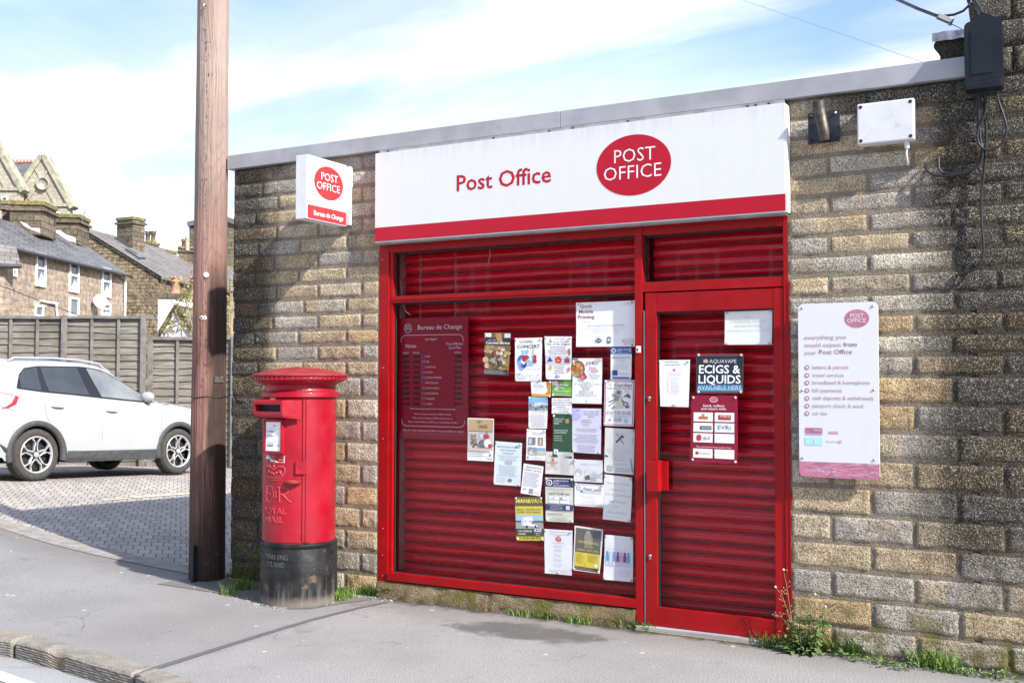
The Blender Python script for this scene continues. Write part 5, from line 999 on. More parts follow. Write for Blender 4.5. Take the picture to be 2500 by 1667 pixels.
# ======================= PILLAR BOX =======================
PBX, PBYc, RB = -5.035, -0.345, 0.262
PC = Vector((PBX, PBYc, 0)); AXV = (Vector((1, 0, 0)), Vector((0, 1, 0)), Vector((0, 0, 1)))
pb_ = thing('pillar_box', (PBX, PBYc, 0), 'tall round red pillar box on a black base in front of the left stone pier', 'post box')
def cyl(x, z, d=0.0, R=RB):
    a = x/R; return Vector((PBX+(R+d)*math.sin(a), PBYc-(R+d)*math.cos(a), z))
M_BASE = None
def base_mat():
    n = NT('black_base_paint'); x, y, z = n.xyz()
    st = n.noise(1.0, 5, 0.65, n.scalevec((26, 26, 2.2)))
    c = n.mix(n.mr(n.noise(7, 4), .35, .65), (0.008, 0.0085, 0.0095), (0.020, 0.021, 0.022))
    dust = n.math('MULTIPLY', n.mr(z, 0.24, 0.03), n.mr(st, .42, .66))
    c = n.mix(n.math('MULTIPLY', dust, .45), c, (0.23, 0.22, 0.20))
    c = n.mix(n.mr(z, 0.085, 0.01, 0, .7), c, (0.24, 0.20, 0.175))
    c = n.mix(n.mr(n.noise(28, 5, .7), .64, .72, 0, .45), c, (0.22, 0.20, 0.18))
    c = n.mix(n.math('MULTIPLY', n.mr(n.noise(9, 4), .58, .66), n.mr(z, .30, .16)), c, (0.13, 0.085, 0.062))
    return n.out(c, n.mr(n.noise(8, 4), .3, .7, .38, .6), n.bump(n.noise(24, 4), .35, .01), Specular_IOR_Level=.22)
M_BASE = base_mat(); M_BLET = mat('worn_black_lettering', (.075, .075, .075), .6, var=.3, scale=30)
b = MB(); b.lathe([(0.277, -.02), (0.277, .03), (0.275, .395), (0.271, .400), (0.271, .405), (0.276, .410), (0.276, .432), (0.268, .440), (0.262, .441)], PC, M_BASE, 64)
vs = [(v, f) for v, f in [glyphs('MACHAN ENG', 0, .02, 2)]]
def wrap(mb, st, x0, x1, z0, cap, mt, R=RB, bold=0.0, dep=.006):
    v_, f_ = glyphs(st, bold, .03, 2); mb2 = MB(); mb2.text(st, lambda x, z, d: Vector((x, d, z)), mt, x0, x1, z0, cap, bold, .03)
    mb.add([cyl(v.x, v.z, dep if v.y > 0 else -.003, R) for v in mb2.v], mb2.f, mt)
wrap(b, 'MACHAN ENG', -.155, .125, .330, .034, M_BLET, .275, .01, .003); wrap(b, 'SCOTLAND', -.125, .10, .278, .034, M_BLET, .275, .01, .003)
b.build('base', pb_)
b = MB()
b.lathe([(RB, .44), (RB, 1.462)], PC, M_BOX, 72); b.build('body', pb_)
b = MB()
b.lathe([(RB, 1.463), (RB+.020, 1.470), (RB+.022, 1.482), (RB+.016, 1.490), (RB+.020, 1.496), (RB+.014, 1.506), (RB-.004, 1.512), (RB-.008, 1.545), (RB-.002, 1.56), (RB+.03, 1.575), (RB+.05, 1.584), (RB+.06, 1.590)], PC, M_BOX, 72); b.build('collar', pb_)
b = MB()
b.lathe([(RB+.06, 1.5905), (RB+.074, 1.594), (RB+.074, 1.618)], PC, M_BOX, 72)
for k in range(56):
    a = 2*math.pi*k/56; e = Vector((math.sin(a), -math.cos(a), 0)); t = Vector((math.cos(a), math.sin(a), 0))
    b.obox(PC+e*(RB+.0745)+Vector((0, 0, 1.606)), t*.010, e*.005, Vector((0, 0, .010)), M_BOX)
b.lathe([(RB+.074, 1.6185), (RB+.083, 1.622), (RB+.083, 1.632), (RB+.078, 1.638), (RB-.02, 1.660), (RB-.09, 1.674), (RB-.17, 1.684), (.04, 1.690), (0, 1.690)], PC, M_CAP, 72); b.build('cap', pb_, weld=True)
# door leaf: a slightly proud curved plate, with its strap on the hinge side
def plate(mb, a0, a1, z0, z1, d, mt, n=24, d0=-.004):
    A = [lerp(a0, a1, i/n) for i in range(n+1)]; o = lambda a, z, e: PC+Vector(((RB+e)*math.sin(a), -(RB+e)*math.cos(a), z))
    mb.add([o(a, z, d) for a in A for z in (z0, z1)], [(2*i, 2*i+2, 2*i+3, 2*i+1) for i in range(n)], mt, True)
    for z in (z0, z1): mb.add([o(a, z, e) for a in A for e in (d0, d)], [(2*i, 2*i+2, 2*i+3, 2*i+1) for i in range(n)], mt)
    for a in (a0, a1): mb.add([o(a, z0, d0), o(a, z0, d), o(a, z1, d), o(a, z1, d0)], [(0, 1, 2, 3)], mt)
R_ = math.radians
b = MB(); plate(b, R_(-40), R_(43.5), .452, 1.455, .006, M_BOX); pd = b.build('door', pb_)
b = MB(); plate(b, R_(46.0), R_(58), .452, 1.455, .010, M_BOX, 8); plate(b, R_(50.5), R_(53.5), .452, 1.455, .018, M_BOX, 4); b.build('hinge_strap', pb_)
# hood over the aperture
b = MB(); hw = .135
prof = [(-.238, 1.459), (-.33, 1.452), (-.342, 1.444), (-.336, 1.350), (-.328, 1.334), (-.262, 1.318)]
hz0, hz1, hy = 1.372, 1.422, -.3515
L_ = [Vector((PBX-hw, PBYc+y, z)) for y, z in prof]; R2 = [Vector((PBX+hw, PBYc+y, z)) for y, z in prof]
for i in (0, 1, 3, 4): b.add([L_[i], L_[i+1], R2[i+1], R2[i]], [(0, 1, 2, 3)], M_BOX)
fa, fb = prof[2], prof[3]
def fp_(x, z): t = (z-fa[1])/(fb[1]-fa[1]); return Vector((PBX+x, PBYc+lerp(fa[0], fb[0], t), z))
zt_, zb_ = prof[2][1], prof[3][1]; iw = .120
for x0, x1, z0, z1 in ((-hw, hw, hz1, zt_), (-hw, hw, zb_, hz0), (-hw, -iw, hz0, hz1), (iw, hw, hz0, hz1)): b.add([fp_(x0, z0), fp_(x1, z0), fp_(x1, z1), fp_(x0, z1)], [(0, 1, 2, 3)], M_BOX)
for sgn, Q in ((-1, L_), (1, R2)):
    out = [q+Vector((sgn*.03, 0.055, 0)) if q.y < PBYc-.28 else q+Vector((sgn*.055, .03, 0)) for q in Q]
    b.add(Q+out, [(i, i+1, 7+i, 6+i) for i in range(5)], M_BOX); b.poly(Q, M_BOX)
    b.add(Q+[Vector((q.x+sgn*.075, PBYc-.225, q.z)) for q in Q], [(i, i+1, 7+i, 6+i) for i in range(5)], M_BOX)
# recess
B0 = [fp_(x, z) for x, z in ((-iw, hz0), (iw, hz0), (iw, hz1), (-iw, hz1))]; B1 = [p+Vector((0, .05, 0)) for p in B0]
b.add(B0+B1, [(i, (i+1) % 4, 4+(i+1) % 4, 4+i) for i in range(4)], M_BOX); b.add(B1, [(0, 1, 2, 3)], M_DARK); b.build('aperture_hood', pb_)
b = MB(); c = cyl(-.012, 1.458, .006); b.obox(c, Vector((.024, 0, 0)), Vector((0, .006, 0)), Vector((0, 0, .026)), M_GREY)
b.obox(c+Vector((0, -.008, 0)), Vector((.019, 0, 0)), Vector((0, .002, 0)), Vector((0, 0, .021)), mat('day_tab', (.50, .44, .33), .5)); b.text('SAT', lambda x, z, d: Vector((c.x+x, c.y-.0115, c.z+z)), ink(GRY), -.013, .013, -.009, .018); b.build('day_tablet', pb_)
# collection plate
b = MB(); nz0_, nz1_ = 1.075, 1.314; nw = .086
yy = cyl(0, 0, .018).y
for x0, x1, z0, z1 in ((-nw, -nw+.014, nz0_, nz1_), (nw-.014, nw, nz0_, nz1_), (-nw+.0145, nw-.0145, nz1_-.014, nz1_), (-nw+.0145, nw-.0145, nz0_, nz0_+.014)): b.box(PBX+x0, yy-.006, z0, PBX+x1, yy+.05, z1, M_BOX)
b.box(PBX-nw+.0145, yy+.002, nz0_+.0145, PBX+nw-.0145, yy+.05, nz1_-.0145, M_BOX); nf = b.build('notice_frame', pb_, bevel=.002)
b = MB(); yp = yy+.0005; a0, a1, a2, a3 = -nw+.017, nw-.017, nz0_+.017, nz1_-.017
b.poly([(PBX+a0, yp, a2), (PBX+a1, yp, a2), (PBX+a1, yp, a3), (PBX+a0, yp, a3)], ink(WHT)); H_ = a3-a2; W_ = a1-a0
def cpn(st, u0, u1, v, ch, c, bo=0): b.text(st, lambda x, z, d: Vector((x, yp-.001, z)), ink(c), PBX+a0+u0*W_, PBX+a0+u1*W_, a3-v*H_, ch*H_, bo)
cpn('5.00pm', .10, .58, .35, .06, BLK, .01); cpn('12.00pm', .10, .52, .50, .05, BLK, .01); cpn('Last collection', .10, .52, .22, .018, GRY)
b.poly([(PBX+a0+W_*u, yp-.001, a3-H_*v) for u, v in ((.48, .12), (.68, .12), (.68, .145), (.48, .145))], ink(RED))
b.poly([(PBX+a0+W_*u, yp-.001, a3-H_*v) for u, v in ((.1, .80), (.5, .80), (.5, .84), (.1, .84))], ink(DGR)); b.poly([(PBX+a0+W_*u, yp-.001, a3-H_*v) for u, v in ((.8, .75), (.95, .75), (.95, .85), (.8, .85))], ink(LGR))
for v in (.245, .66):
    b.poly([(PBX+a0+W_*u, yp-.001, a3-H_*w_) for u, w_ in ((.06, v), (.95, v), (.95, v+.006), (.06, v+.006))], ink(LGR))
for i in range(14):
    v = .28+.025*i if i < 8 else .70+.02*(i-8); u0, u1 = (.64, .92) if i < 8 else (.10, .55); b.poly([(PBX+a0+W_*u, yp-.001, a3-H_*w_) for u, w_ in ((u0, v), (u1, v), (u1, v+.008), (u0, v+.008))], ink(LGR))
b.build('collection_plate', nf)
b = MB(); pts = [(-.085, 1.048), (-.072, 1.060), (.088, 1.060), (.088, 1.012), (.02, 1.013), (.005, 1.020), (-.03, 1.016), (-.04, 1.038), (-.07, 1.034), (-.08, 1.028)]
b.poly([cyl(x, z, .0085) for x, z in pts], ink((.78, .78, .78)))
for st, x0, x1, z in (('PRIORITY', -.045, .012, 1.043), ('POSTBOX', -.045, .012, 1.025)): b.text(st, lambda x, z_, d: cyl(x, z_, .0095), ink(GRY), x0, x1, z, .011, .004)
b.text('nhs covid', lambda x, z_, d: cyl(x, z_, .0095), ink(LGR), .04, .075, 1.028, .008); b.build('priority_sticker', pb_)
# crown in relief
b = MB()
def bead(x, z, r, e=.008):
    x *= 1.15
    b.lathe([(r, -.002), (r*.8, e*.6), (0, e)], cyl(x, z, .005), M_WORN, 8, (Vector((math.cos(x/RB), math.sin(x/RB), 0)), Vector((0, 0, 1)), Vector((math.sin(x/RB), -math.cos(x/RB), 0))))
def ctube(pts, r): b.tube([cyl(x*1.12, z, .006) for x, z in pts], r, M_WORN, 6)
zc = .938
ctube([(-.062+.0155*i, zc-.036+.006*((i-4)/4)**2) for i in range(9)], .006); ctube([(-.056+.014*i, zc-.052+.006*((i-4)/4)**2) for i in range(9)], .005); ctube([(-.060+.015*i, zc-.020+.006*((i-4)/4)**2) for i in range(9)], .004)
for sg_ in (-1, 1):
    arch = [(sg_*.062, zc-.018), (sg_*.076, zc+.010), (sg_*.076, zc+.034), (sg_*.058, zc+.046), (sg_*.034, zc+.044), (sg_*.012, zc+.030), (0, zc+.020)]
    ctube(arch, .0045)
    for i, (x, z) in enumerate(arch[:-1]):
        bead(x, z, .007); x2, z2 = arch[i+1]; bead((x+x2)/2, (z+z2)/2, .007)
    for x, z, r in ((.044, .006, .014), (.02, .0, .012), (.052, -.006, .008)): bead(sg_*x, zc+z, r, .009)
bead(0, zc+.045, .012, .010); ctube([(0, zc+.05), (0, zc+.074)], .005); ctube([(-.012, zc+.066), (.012, zc+.066)], .004); bead(0, zc-.008, .012, .010); b.build('crown_emblem', pb_)
b = MB()
def stroke(p0, p1, w, d=.0075): ctube([p0, p1], w)
for pts, w in ((((-.075, .735), (-.035, .735)), .004), (((-.064, .735), (-.064, .838)), .006), (((-.075, .838), (-.018, .838)), .004), (((-.064, .786), (-.03, .786)), .004), (((-.018, .838), (-.022, .818)), .003), (((-.035, .735), (-.024, .752)), .003),
               (((.012, .735), (.040, .735)), .003), (((.026, .735), (.026, .838)), .006), (((.012, .838), (.055, .838)), .004), (((.055, .838), (.074, .825), (.074, .802), (.055, .788), (.026, .787)), .0045), (((.045, .787), (.082, .738), (.092, .735)), .006),
               (((-.012, .766), (-.012, .806)), .004), (((.004, .766), (.004, .806)), .004), (((-.022, .806), (.014, .806)), .003), (((-.022, .766), (.014, .766)), .003)): ctube([(x*1.20+.012, z) for x, z in pts], w*1.15)
b.build('royal_cypher', pb_)
b = MB(); wrap(b, 'ROYAL', -.105, .105, .650, .042, M_WORN, RB, .012, .011); wrap(b, 'MAIL', -.088, .085, .588, .042, M_WORN, RB, .012, .011); b.build('raised_lettering', pb_)
b = MB(); a = R_(43)
def oncyl(ang, z, d): return PC+Vector(((RB+d)*math.sin(ang), -(RB+d)*math.cos(ang), z))
e = Vector((math.sin(a), -math.cos(a), 0)); t = Vector((math.cos(a), math.sin(a), 0))
b.obox(oncyl(a, .977, .014), t*.036, e*.010, Vector((0, 0, .045)), M_BOX); b.lathe([(.006, 0), (.006, .002), (0, .002)], oncyl(a, .992, .0245), M_DARK, 10, (t, Vector((0, 0, 1)), e)); b.obox(oncyl(a, .980, .025), t*.0025, e*.001, Vector((0, 0, .011)), M_DARK); b.build('lock_plate', pb_, bevel=.002)
b = MB(); hpts = []
for k in range(11):
    s_ = k/10; ang = lerp(R_(21), R_(42), s_); hpts.append(oncyl(ang, .874+.004*math.sin(s_*3.14), .004+.040*math.sin(math.pi*s_)**.6))
b.tube(hpts, [.012+.006*math.sin(math.pi*k/10) for k in range(11)], M_CAP, 10); b.build('handle', pb_)
pb_.rotation_euler = (0, 0, -0.03)
# ======================= TELEGRAPH POLE =======================
PX, PYc = -6.205, -0.075
tp = thing('telegraph_pole', (PX, PYc, 0), 'brown creosoted timber telegraph pole standing at the corner of the post office', 'telegraph pole')
gz0 = gz(PX, PYc)
b = MB()
def pfn(u, v):
    z = gz0-.05+v*9.0; a = -u*2*math.pi; r = lerp(.141, .108, z/9)
    q = Vector((math.cos(a)*2, math.sin(a)*2, z*.35)); crack = 0
    for k, (ca, ph) in enumerate(((-2.2, 0), (-1.2, 2), (-.55, 5), (-1.75, 9), (-2.6, 4))):
        da = (a-ca+math.pi) % (2*math.pi)-math.pi; da += .06*noise.noise(Vector((z*1.1+ph, ph, 0))); m_ = max(0, noise.noise(Vector((z*.55+ph*3, 1, ph)))+.25)
        crack += .007*m_*math.exp(-(da/.035)**2)
    r += .004*noise.noise(q*2)+.0022*noise.noise(Vector((math.cos(a)*16, math.sin(a)*16, z*1.2)))+.001*noise.noise(Vector((math.cos(a)*40, math.sin(a)*40, z*3)))-crack
    return Vector((PX+math.cos(a)*r, PYc+math.sin(a)*r, z))
b.grid(pfn, 150, 260, M_POLE); b.build('shaft', tp)
def polept(px, py, out=.003):
    # point on the shaft under a pixel
    d = ray(px, py); o = CAM-Vector((PX, PYc, 0)); A = d.x*d.x+d.y*d.y; Bq = o.x*d.x+o.y*d.y; zest = CAM.z+d.z*(-Bq/A); r = lerp(.141, .108, zest/9)+out
    Cq = o.x*o.x+o.y*o.y-r*r; t = (-Bq-math.sqrt(max(0, Bq*Bq-A*Cq)))/A; p = CAM+d*t; nrm = Vector((p.x-PX, p.y-PYc, 0)).normalized(); return p, nrm
def pdisc(name, px, py, r, mt, st=None):
    p, n_ = polept(px, py); t = Vector((-n_.y, n_.x, 0)); q = MB(); q.lathe([(r, -.004), (r, .002), (r*.8, .003), (0, .003)], p, mt, 18, (t, Vector((0, 0, 1)), n_))
    if st: q.text(st, lambda x, z, d: p+t*x+Vector((0, 0, z))+n_*.0045, ink(BLK), -r*.5, r*.5, -r*.5, r, .01)
    q.build(name, tp)
M_DISC = mat('white_disc', (.72, .72, .72), .5, var=.06)
pdisc('marker_disc', 503, 671, .021, M_DISC); pdisc('number_disc', 492, 776, .016, M_DISC, 'I'); pdisc('number_disc', 500, 776, .016, M_DISC, 'A')
p, n_ = polept(534, 926); t = Vector((-n_.y, n_.x, 0)); q = MB(); q.obox(p, t*.042, n_*.003, Vector((0, 0, .025)), mat('dull_plate', (.09, .085, .08), .5, .4, var=.5, scale=60)); q.build('metal_plate', tp)
q = MB(); q.tube([Vector((PX+math.cos(a*.262)*.1395, PYc+math.sin(a*.262)*.1395, 1.455+.006*math.sin(a))) for a in range(25)], .0035, M_CABLE, 5); q.tube([polept(556, 963)[0], onY(590, 966, -.02), onY(604, 969, -.02)], .003, M_CABLE, 5); q.build('binding_wire', tp)
q = MB(); rr = random.Random(9)
for i in range(70):
    py = rr.uniform(20, 940); px = rr.gauss(507-py*.012, 5); p, n_ = polept(px, py, .001); t = Vector((-n_.y, n_.x, 0)); dz = rr.uniform(.004, .028)
    q.tube([p-n_*.006, p+n_*.004, p+n_*.004+Vector((0, 0, -dz))+t*rr.uniform(-.006, .006), p-n_*.006+Vector((0, 0, -dz))], .0016, M_STEEL if i % 3 else M_DARK, 4)
q.build('staple_row', tp)
q = MB(); p, n_ = polept(502, 13, .004); q.tube([p-n_*.02, p+n_*.03, p+n_*.032+Vector((0, 0, -.03)), p+n_*.01+Vector((0, 0, -.035))], .008, M_STEEL, 6); q.build('eye_bolt', tp)
q = MB(); a = D(474, 1331, 8.32); g0 = D(473, 1416, 8.32); q.box(a.x-.018, a.y-.02, gz0-.02, a.x+.012, a.y+.02, a.z, M_CABLE); q.build('cable_guard', tp, bevel=.003)
# ======================= FITTINGS ON THE RIGHT PIER =======================
K7 = K(1930, 0, 3.137)
def facebox(mb, pts, k, Y, Yb, mt, rad=.0):
    P = [onY(*k(*q_), Y) for q_ in pts]; x0, x1, z0, z1 = (P[0].x+P[3].x)/2, (P[1].x+P[2].x)/2, (P[2].z+P[3].z)/2, (P[0].z+P[1].z)/2
    mb.box(x0, Y, z0, x1, Yb, z1, mt); return x0, x1, z0, z1
b = MB(); x0, x1, z0, z1 = facebox(b, ((507, 800), (945, 748), (950, 1070), (513, 1105)), K7, -.105, -.045, M_WHITE2)
jb = b.build('junction_box', None, 'white rectangular junction box with corner screws on the upper right stone wall', 'junction box', bevel=.008)
WL[jb.name] = Vector(jb.location)
b = MB(); b.box(x0+.004, -.044, z0+.003, x1-.004, -.004, z1-.003, M_WHITE2); b.build('back_box', jb, bevel=.005)
for x, z in ((x0+.02, z0+.02), (x1-.02, z0+.02), (x0+.02, z1-.02), (x1-.02, z1-.02)):
    b = MB(); b.lathe([(.010, 0), (.010, .002), (.006, .0025), (0, .001)], Vector((x, -.1045, z)), M_DARK, 14, (Vector((1, 0, 0)), Vector((0, 0, 1)), Vector((0, -1, 0)))); b.build('screw', jb)
b = MB(); c = onY(*K7(892, 1100), -.06); b.lathe([(.012, -.03), (.015, -.01), (.015, .012)], Vector((c.x, -.06, z0-.012)), M_WHITE2, 12); b.tube([Vector((c.x, -.06, z0-.03)), onY(*K7(887, 1180), -.06), onY(*K7(895, 1235), -.045), onY(*K7(903, 1266), -.005)], .006, M_WHITE2, 8); b.build('cable_gland', jb)
M_IRON = mat('painted_iron', (.030, .036, .046), .45, .2, var=.4, scale=20, bump=.1, dirt=.2)
b = MB(); x0, x1, z0, z1 = facebox(b, ((132, 868), (375, 845), (380, 1082), (135, 1105)), K7, -.040, -.030, M_IRON)
pk = b.build('pole_bracket', None, 'dark steel wall plate holding an empty upright pipe beside the fascia', 'bracket', bevel=.002); WL[pk.name] = Vector(pk.location)
b = MB(); p0 = onY(*K7(262, 1060), -.045); top = onY(*K7(208, 772), -.115)
d = (top-p0).normalized(); ex = d.cross(Vector((1, 0, 0))).normalized(); ey = d.cross(ex); r_ = .0335; L2 = (top-p0).length
b.lathe([(r_, -.01), (r_, L2), (r_-.006, L2), (r_-.006, L2-.12), (0, L2-.12)], p0, mat('rusty_pipe', (.085, .075, .062), .5, .6, var=.4, scale=25, bump=.15), 24, (ex, ey, d)); b.build('pipe', pk)
for q in ((155, 892), (343, 866), (352, 1056), (158, 1080)):
    b = MB(); c = onY(*K7(*q), -.040); b.lathe([(.011, 0), (.011, .006), (.005, .008), (.005, .014), (0, .014)], c, M_STEEL if q[0] == 343 else M_IRON, 6, (Vector((1, 0, 0)), Vector((0, 0, 1)), Vector((0, -1, 0)))); b.build('bolt', pk)
# black cable cabinet
KC = K(2150, 0, 4.48)
CY = -.150
P = [onY(*KC(*q), CY) for q in ((912, 245), (1330, 200), (1335, 925), (918, 962))]
cx0, cx1, cz0, cz1 = (P[0].x+P[3].x)/2, (P[1].x+P[2].x)/2, (P[2].z+P[3].z)/2, onY(*KC(1150, 155), CY).z-.006
M_CAB = mat('black_plastic', (.010, .012, .018), .42, var=.3, scale=6, dirt=.05, spec=.35)
def cabinet(z0, z1, x0, x1, y0, y1, arch, mt):
    pts = [(x0, z0), (x1, z0)]
    for k in range(9): t_ = k/8; pts.append((x1-.03*(1-math.cos(t_*1.57)), z1-arch*.9+.03*math.sin(t_*1.57)*1.0))
    for k in range(7): t_ = k/6; pts.append((lerp(x1-.03, x0+.03, t_), z1-arch*.9+.03+arch*.6*math.sin(math.pi*t_)))
    for k in range(9): t_ = k/8; pts.append((x0+.03*(1-math.sin(t_*1.57)), z1-arch*.9+.03*math.cos(t_*1.57)))
    m_ = MB(); m_.prism([(x, y0, z) for x, z in pts], (0, y1-y0, 0), mt); return m_
b = cabinet(cz0, cz1, cx0, cx1, CY, -.03, .06, M_CAB); cab = b.build('cable_cabinet', None, 'black plastic cable box with an arched top at the upper right corner', 'cable box', bevel=.006); WL[cab.name] = Vector(cab.location)
b = cabinet(cz0+.07, cz1-.035, cx0+.035, cx1-.045, CY-.004, CY+.002, .05, M_CAB); b.build('cover', cab, bevel=.003)
b = MB(); b.box(cx0+.003, CY-.003, cz0-.012, cx1-.003, -.05, cz0+.028, M_CAB); b.build('bottom_lip', cab, bevel=.006)
def cable(label, pts, r, k=K7, mt=M_CABLE, name='cable', grp=None, cat='cable'):
    P = [onY(*k(x, y), Y) for x, y, Y in pts]; out = []
    for i in range(len(P)-1):     # smooth
        a = P[max(i-1, 0)]; b_, c_ = P[i], P[i+1]; d_ = P[min(i+2, len(P)-1)]
        for s_ in range(6):
            t_ = s_/6; out.append(.5*((2*b_)+(c_-a)*t_+(2*a-5*b_+4*c_-d_)*t_*t_+(3*b_-a-3*c_+d_)*t_**3))
    out.append(P[-1]); m_ = MB(); m_.tube(out, r, mt, 8); return m_.build(name, None, label, cat, grp)
cable('twin black cable curving left along the wall below the cable box', [(1425, 690, -.05), (1432, 850, -.04), (1440, 1000, -.035), (1462, 1110, -.035), (1450, 1220, -.035), (1400, 1295, -.035), (1300, 1325, -.035), (1180, 1328, -.035), (1138, 1290, -.04), (1135, 1210, -.02)], .007)
cable('black cable ending in a hook to the left of the twin cable', [(1440, 700, -.06), (1445, 900, -.045), (1455, 1080, -.045), (1475, 1160, -.045), (1445, 1260, -.045), (1340, 1325, -.045), (1180, 1348, -.045), (1085, 1335, -.045), (1040, 1295, -.04), (1035, 1268, -.015)], .0075)
cable('black cable hanging in a round loop below the cable box', [(1480, 690, -.06), (1500, 800, -.05), (1480, 900, -.05), (1440, 980, -.05), (1435, 1080, -.05), (1480, 1140, -.05), (1560, 1145, -.05), (1630, 1080, -.05), (1655, 980, -.05), (1630, 880, -.05), (1595, 780, -.05), (1575, 690, -.06)], .0065)
cable('long black cable dropping down the sooty wall and bending left', [(1490, 700, -.04), (1485, 850, -.03), (1500, 1000, -.03), (1495, 1150, -.03), (1480, 1350, -.03), (1462, 1500, -.03), (1464, 1700, -.03), (1478, 1900, -.03), (1450, 2030, -.03), (1360, 2085, -.03), (1265, 2108, -.01)], .007)
# overhead lines
def wire(label, pts, r, mt=M_CABLE, name='overhead_cable'):
    P = [D(x, y, d) for x, y, d in pts]; out = []
    for i in range(len(P)-1):
        for s_ in range(5): out.append(P[i].lerp(P[i+1], s_/5))
    out.append(P[-1]); m_ = MB(); m_.tube(out, r, mt, 6); return m_.build(name, None, label, 'cable')
a0 = KC(180, 0); wire('thick lashed black overhead cable crossing the top right of the sky', [(1700, -210, 10), (2060, -60, 7.4), (*KC(180, -4), 6.6), (*KC(410, 100), 6.2), (*KC(600, 172), 6.0), (*KC(690, 205), 5.9)], .010)
wire('slack black tail of cable looping up to the gable corner', [(*KC(600, 168), 5.98), (*KC(680, 178), 5.95), (*KC(800, 165), 5.9), (*KC(900, 125), 5.85), (*KC(965, 65), 5.8), (*KC(975, 40), 5.85)], .007)
wire('thin stay wire from the cable clamp to the wall behind the cable box', [(*KC(700, 225), 5.9), (*KC(910, 335), 5.85), (*KC(1100, 430), 5.8)], .0025)
wire('thick black cable entering the top of the cable box', [(*KC(985, -60), 5.75), (*KC(1020, 0), 5.75), (*KC(1080, 90), 5.72), (*KC(1110, 160), 5.68)], .014)
wire('thin pale phone wire slanting down across the sky', [(1500, -80, 22), (1811, 0, 18), (2035, 77, 15), (2257, 154, 12.5)], .0035, mat('pale_wire', (.25, .33, .40), .5))
b = MB(); c = D(*KC(705, 212), 5.9); b.obox(c, (RH*.5-Vector((0, 0, .22))).normalized()*.045, FH*.014, Vector((.16, .1, .4)).normalized()*.014, mat('clamp_grey', (.16, .17, .18), .5)); b.obox(c+RH*.03+Vector((0, 0, -.012)), Vector((0, 0, .022)), FH*.012, RH*.010, M_STEEL); b.build('cable_clamp', None, 'small grey metal clamp at the end of the lashed cable', 'clamp', bevel=.002)
# ======================= CAR =======================
CXc, CYm = -13.03, 4.105
M_CARW = mat('car_white', (0.385, 0.39, 0.395), 0.22, var=0.015, scale=3, coat=0.6)
M_CLAD = mat('grey_cladding', (0.055, 0.057, 0.060), 0.65, var=0.2, scale=15, bump=0.05)
M_TYRE = mat('tyre_rubber', (0.05, 0.045, 0.04), 0.85, var=0.25, scale=20)
M_RIM = mat('rim_alloy', (0.62, 0.62, 0.63), 0.3, 0.6, var=0.05); M_RIMD = mat('rim_grey', (0.03, 0.03, 0.032), 0.5, 0.2)
M_CGL = mat('privacy_glass', (0.030, 0.036, 0.045), 0.04, var=0.1, spec=0.8); M_CGL2 = mat('side_glass', (0.17, 0.18, 0.18), 0.05, var=0.3, scale=2.2, spec=0.8)
M_TAIL = mat('red_lamp', (0.28, 0.003, 0.006), 0.15, var=0.15, scale=9, coat=0.8); M_BLKP = mat('gloss_black', (0.015, 0.015, 0.017), 0.2, var=0.0)
pitch = -0.04
def CW(s, t, z): return Vector((CXc+t, CYm+s, 0.204+pitch*s+z))
def SY(Y, Zw): s = Y-CYm; return s, Zw-(0.204+pitch*s)
car = thing('parked_car', (CXc, CYm, 0.204), 'white compact estate car parked in the yard beside the grey fence', 'car')
ZTOP = [(-2.04, .74), (-2.01, 1.0), (-1.97, 1.2), (-1.9, 1.46), (-1.8, 1.565), (-1.6, 1.60), (-1.25, 1.615), (-.85, 1.635), (-.4, 1.63), (-.08, 1.60), (.1, 1.54), (.4, 1.365), (.745, 1.175), (.85, 1.125), (1.2, 1.09), (1.565, 1.04), (1.85, .97), (2.02, .87), (2.10, .62)]
ZBELT = [(-2.04, .70), (-2.01, .92), (-1.97, 1.05), (-1.9, 1.14), (-1.6, 1.17), (-1.165, 1.17), (-.3, 1.14), (.745, 1.07), (.85, 1.06), (1.2, 1.03), (1.565, .98), (1.85, .90), (2.02, .79), (2.10, .56)]
HW = [(-2.04, .70), (-1.98, .80), (-1.85, .86), (-1.5, .88), (0, .885), (1.5, .88), (1.8, .84), (1.95, .76), (2.10, .58)]
TRF = [(-2.04, .66), (-1.9, .70), (-1.6, .64), (-1.2, .66), (0, .66), (.1, .66), (.4, .70), (.745, .76), (.85, .76), (1.5, .74), (1.9, .66), (2.1, .5)]
def zbot(s):
    z = .27 if -1.72 < s < 1.75 else .32
    for ax in (-1.245, 1.235):
        if abs(s-ax) < .395: z = max(z, .345+math.sqrt(.395**2-(s-ax)**2))
    return z
def ringpts(s):
    w, zb, be, zt, tr = interp(HW, s), zbot(s), interp(ZBELT, s), interp(ZTOP, s), interp(TRF, s)
    zb = min(zb, be-.12); zs = be+(zt-.055-be) if zt-be > .12 else lerp(be, zt, .5)
    z1 = max(zb+.01, .46); z2 = max(z1+.01, .70); z3 = max(z2+.01, be-.15)
    r = [(w*.975, zb), (w*1.0, z1), (w*1.0, z2), (w*.99, z3), (w*.955, be)]
    for t in (.33, .66): r.append((lerp(w*.945, tr, t), lerp(be, zs, t)))
    r += [(tr, zs), (tr*.86, zs+(zt-zs)*.72), (tr*.5, zt-.008), (0, zt)]
    return r
sts = sorted(set([-2.04, -2.02, -1.99, -1.95, -1.9, -1.85, -1.8, -1.74, -1.7, -1.66, -1.62, .745, 1.85, 1.9, 1.95, 2.02, 2.06, 2.10]+[ax+.4*math.sin(k*math.pi/24) for ax in (-1.245, 1.235) for k in range(-12, 13)]+[x*.1 for x in range(-8, 9)]))
b = MB(); rings = []
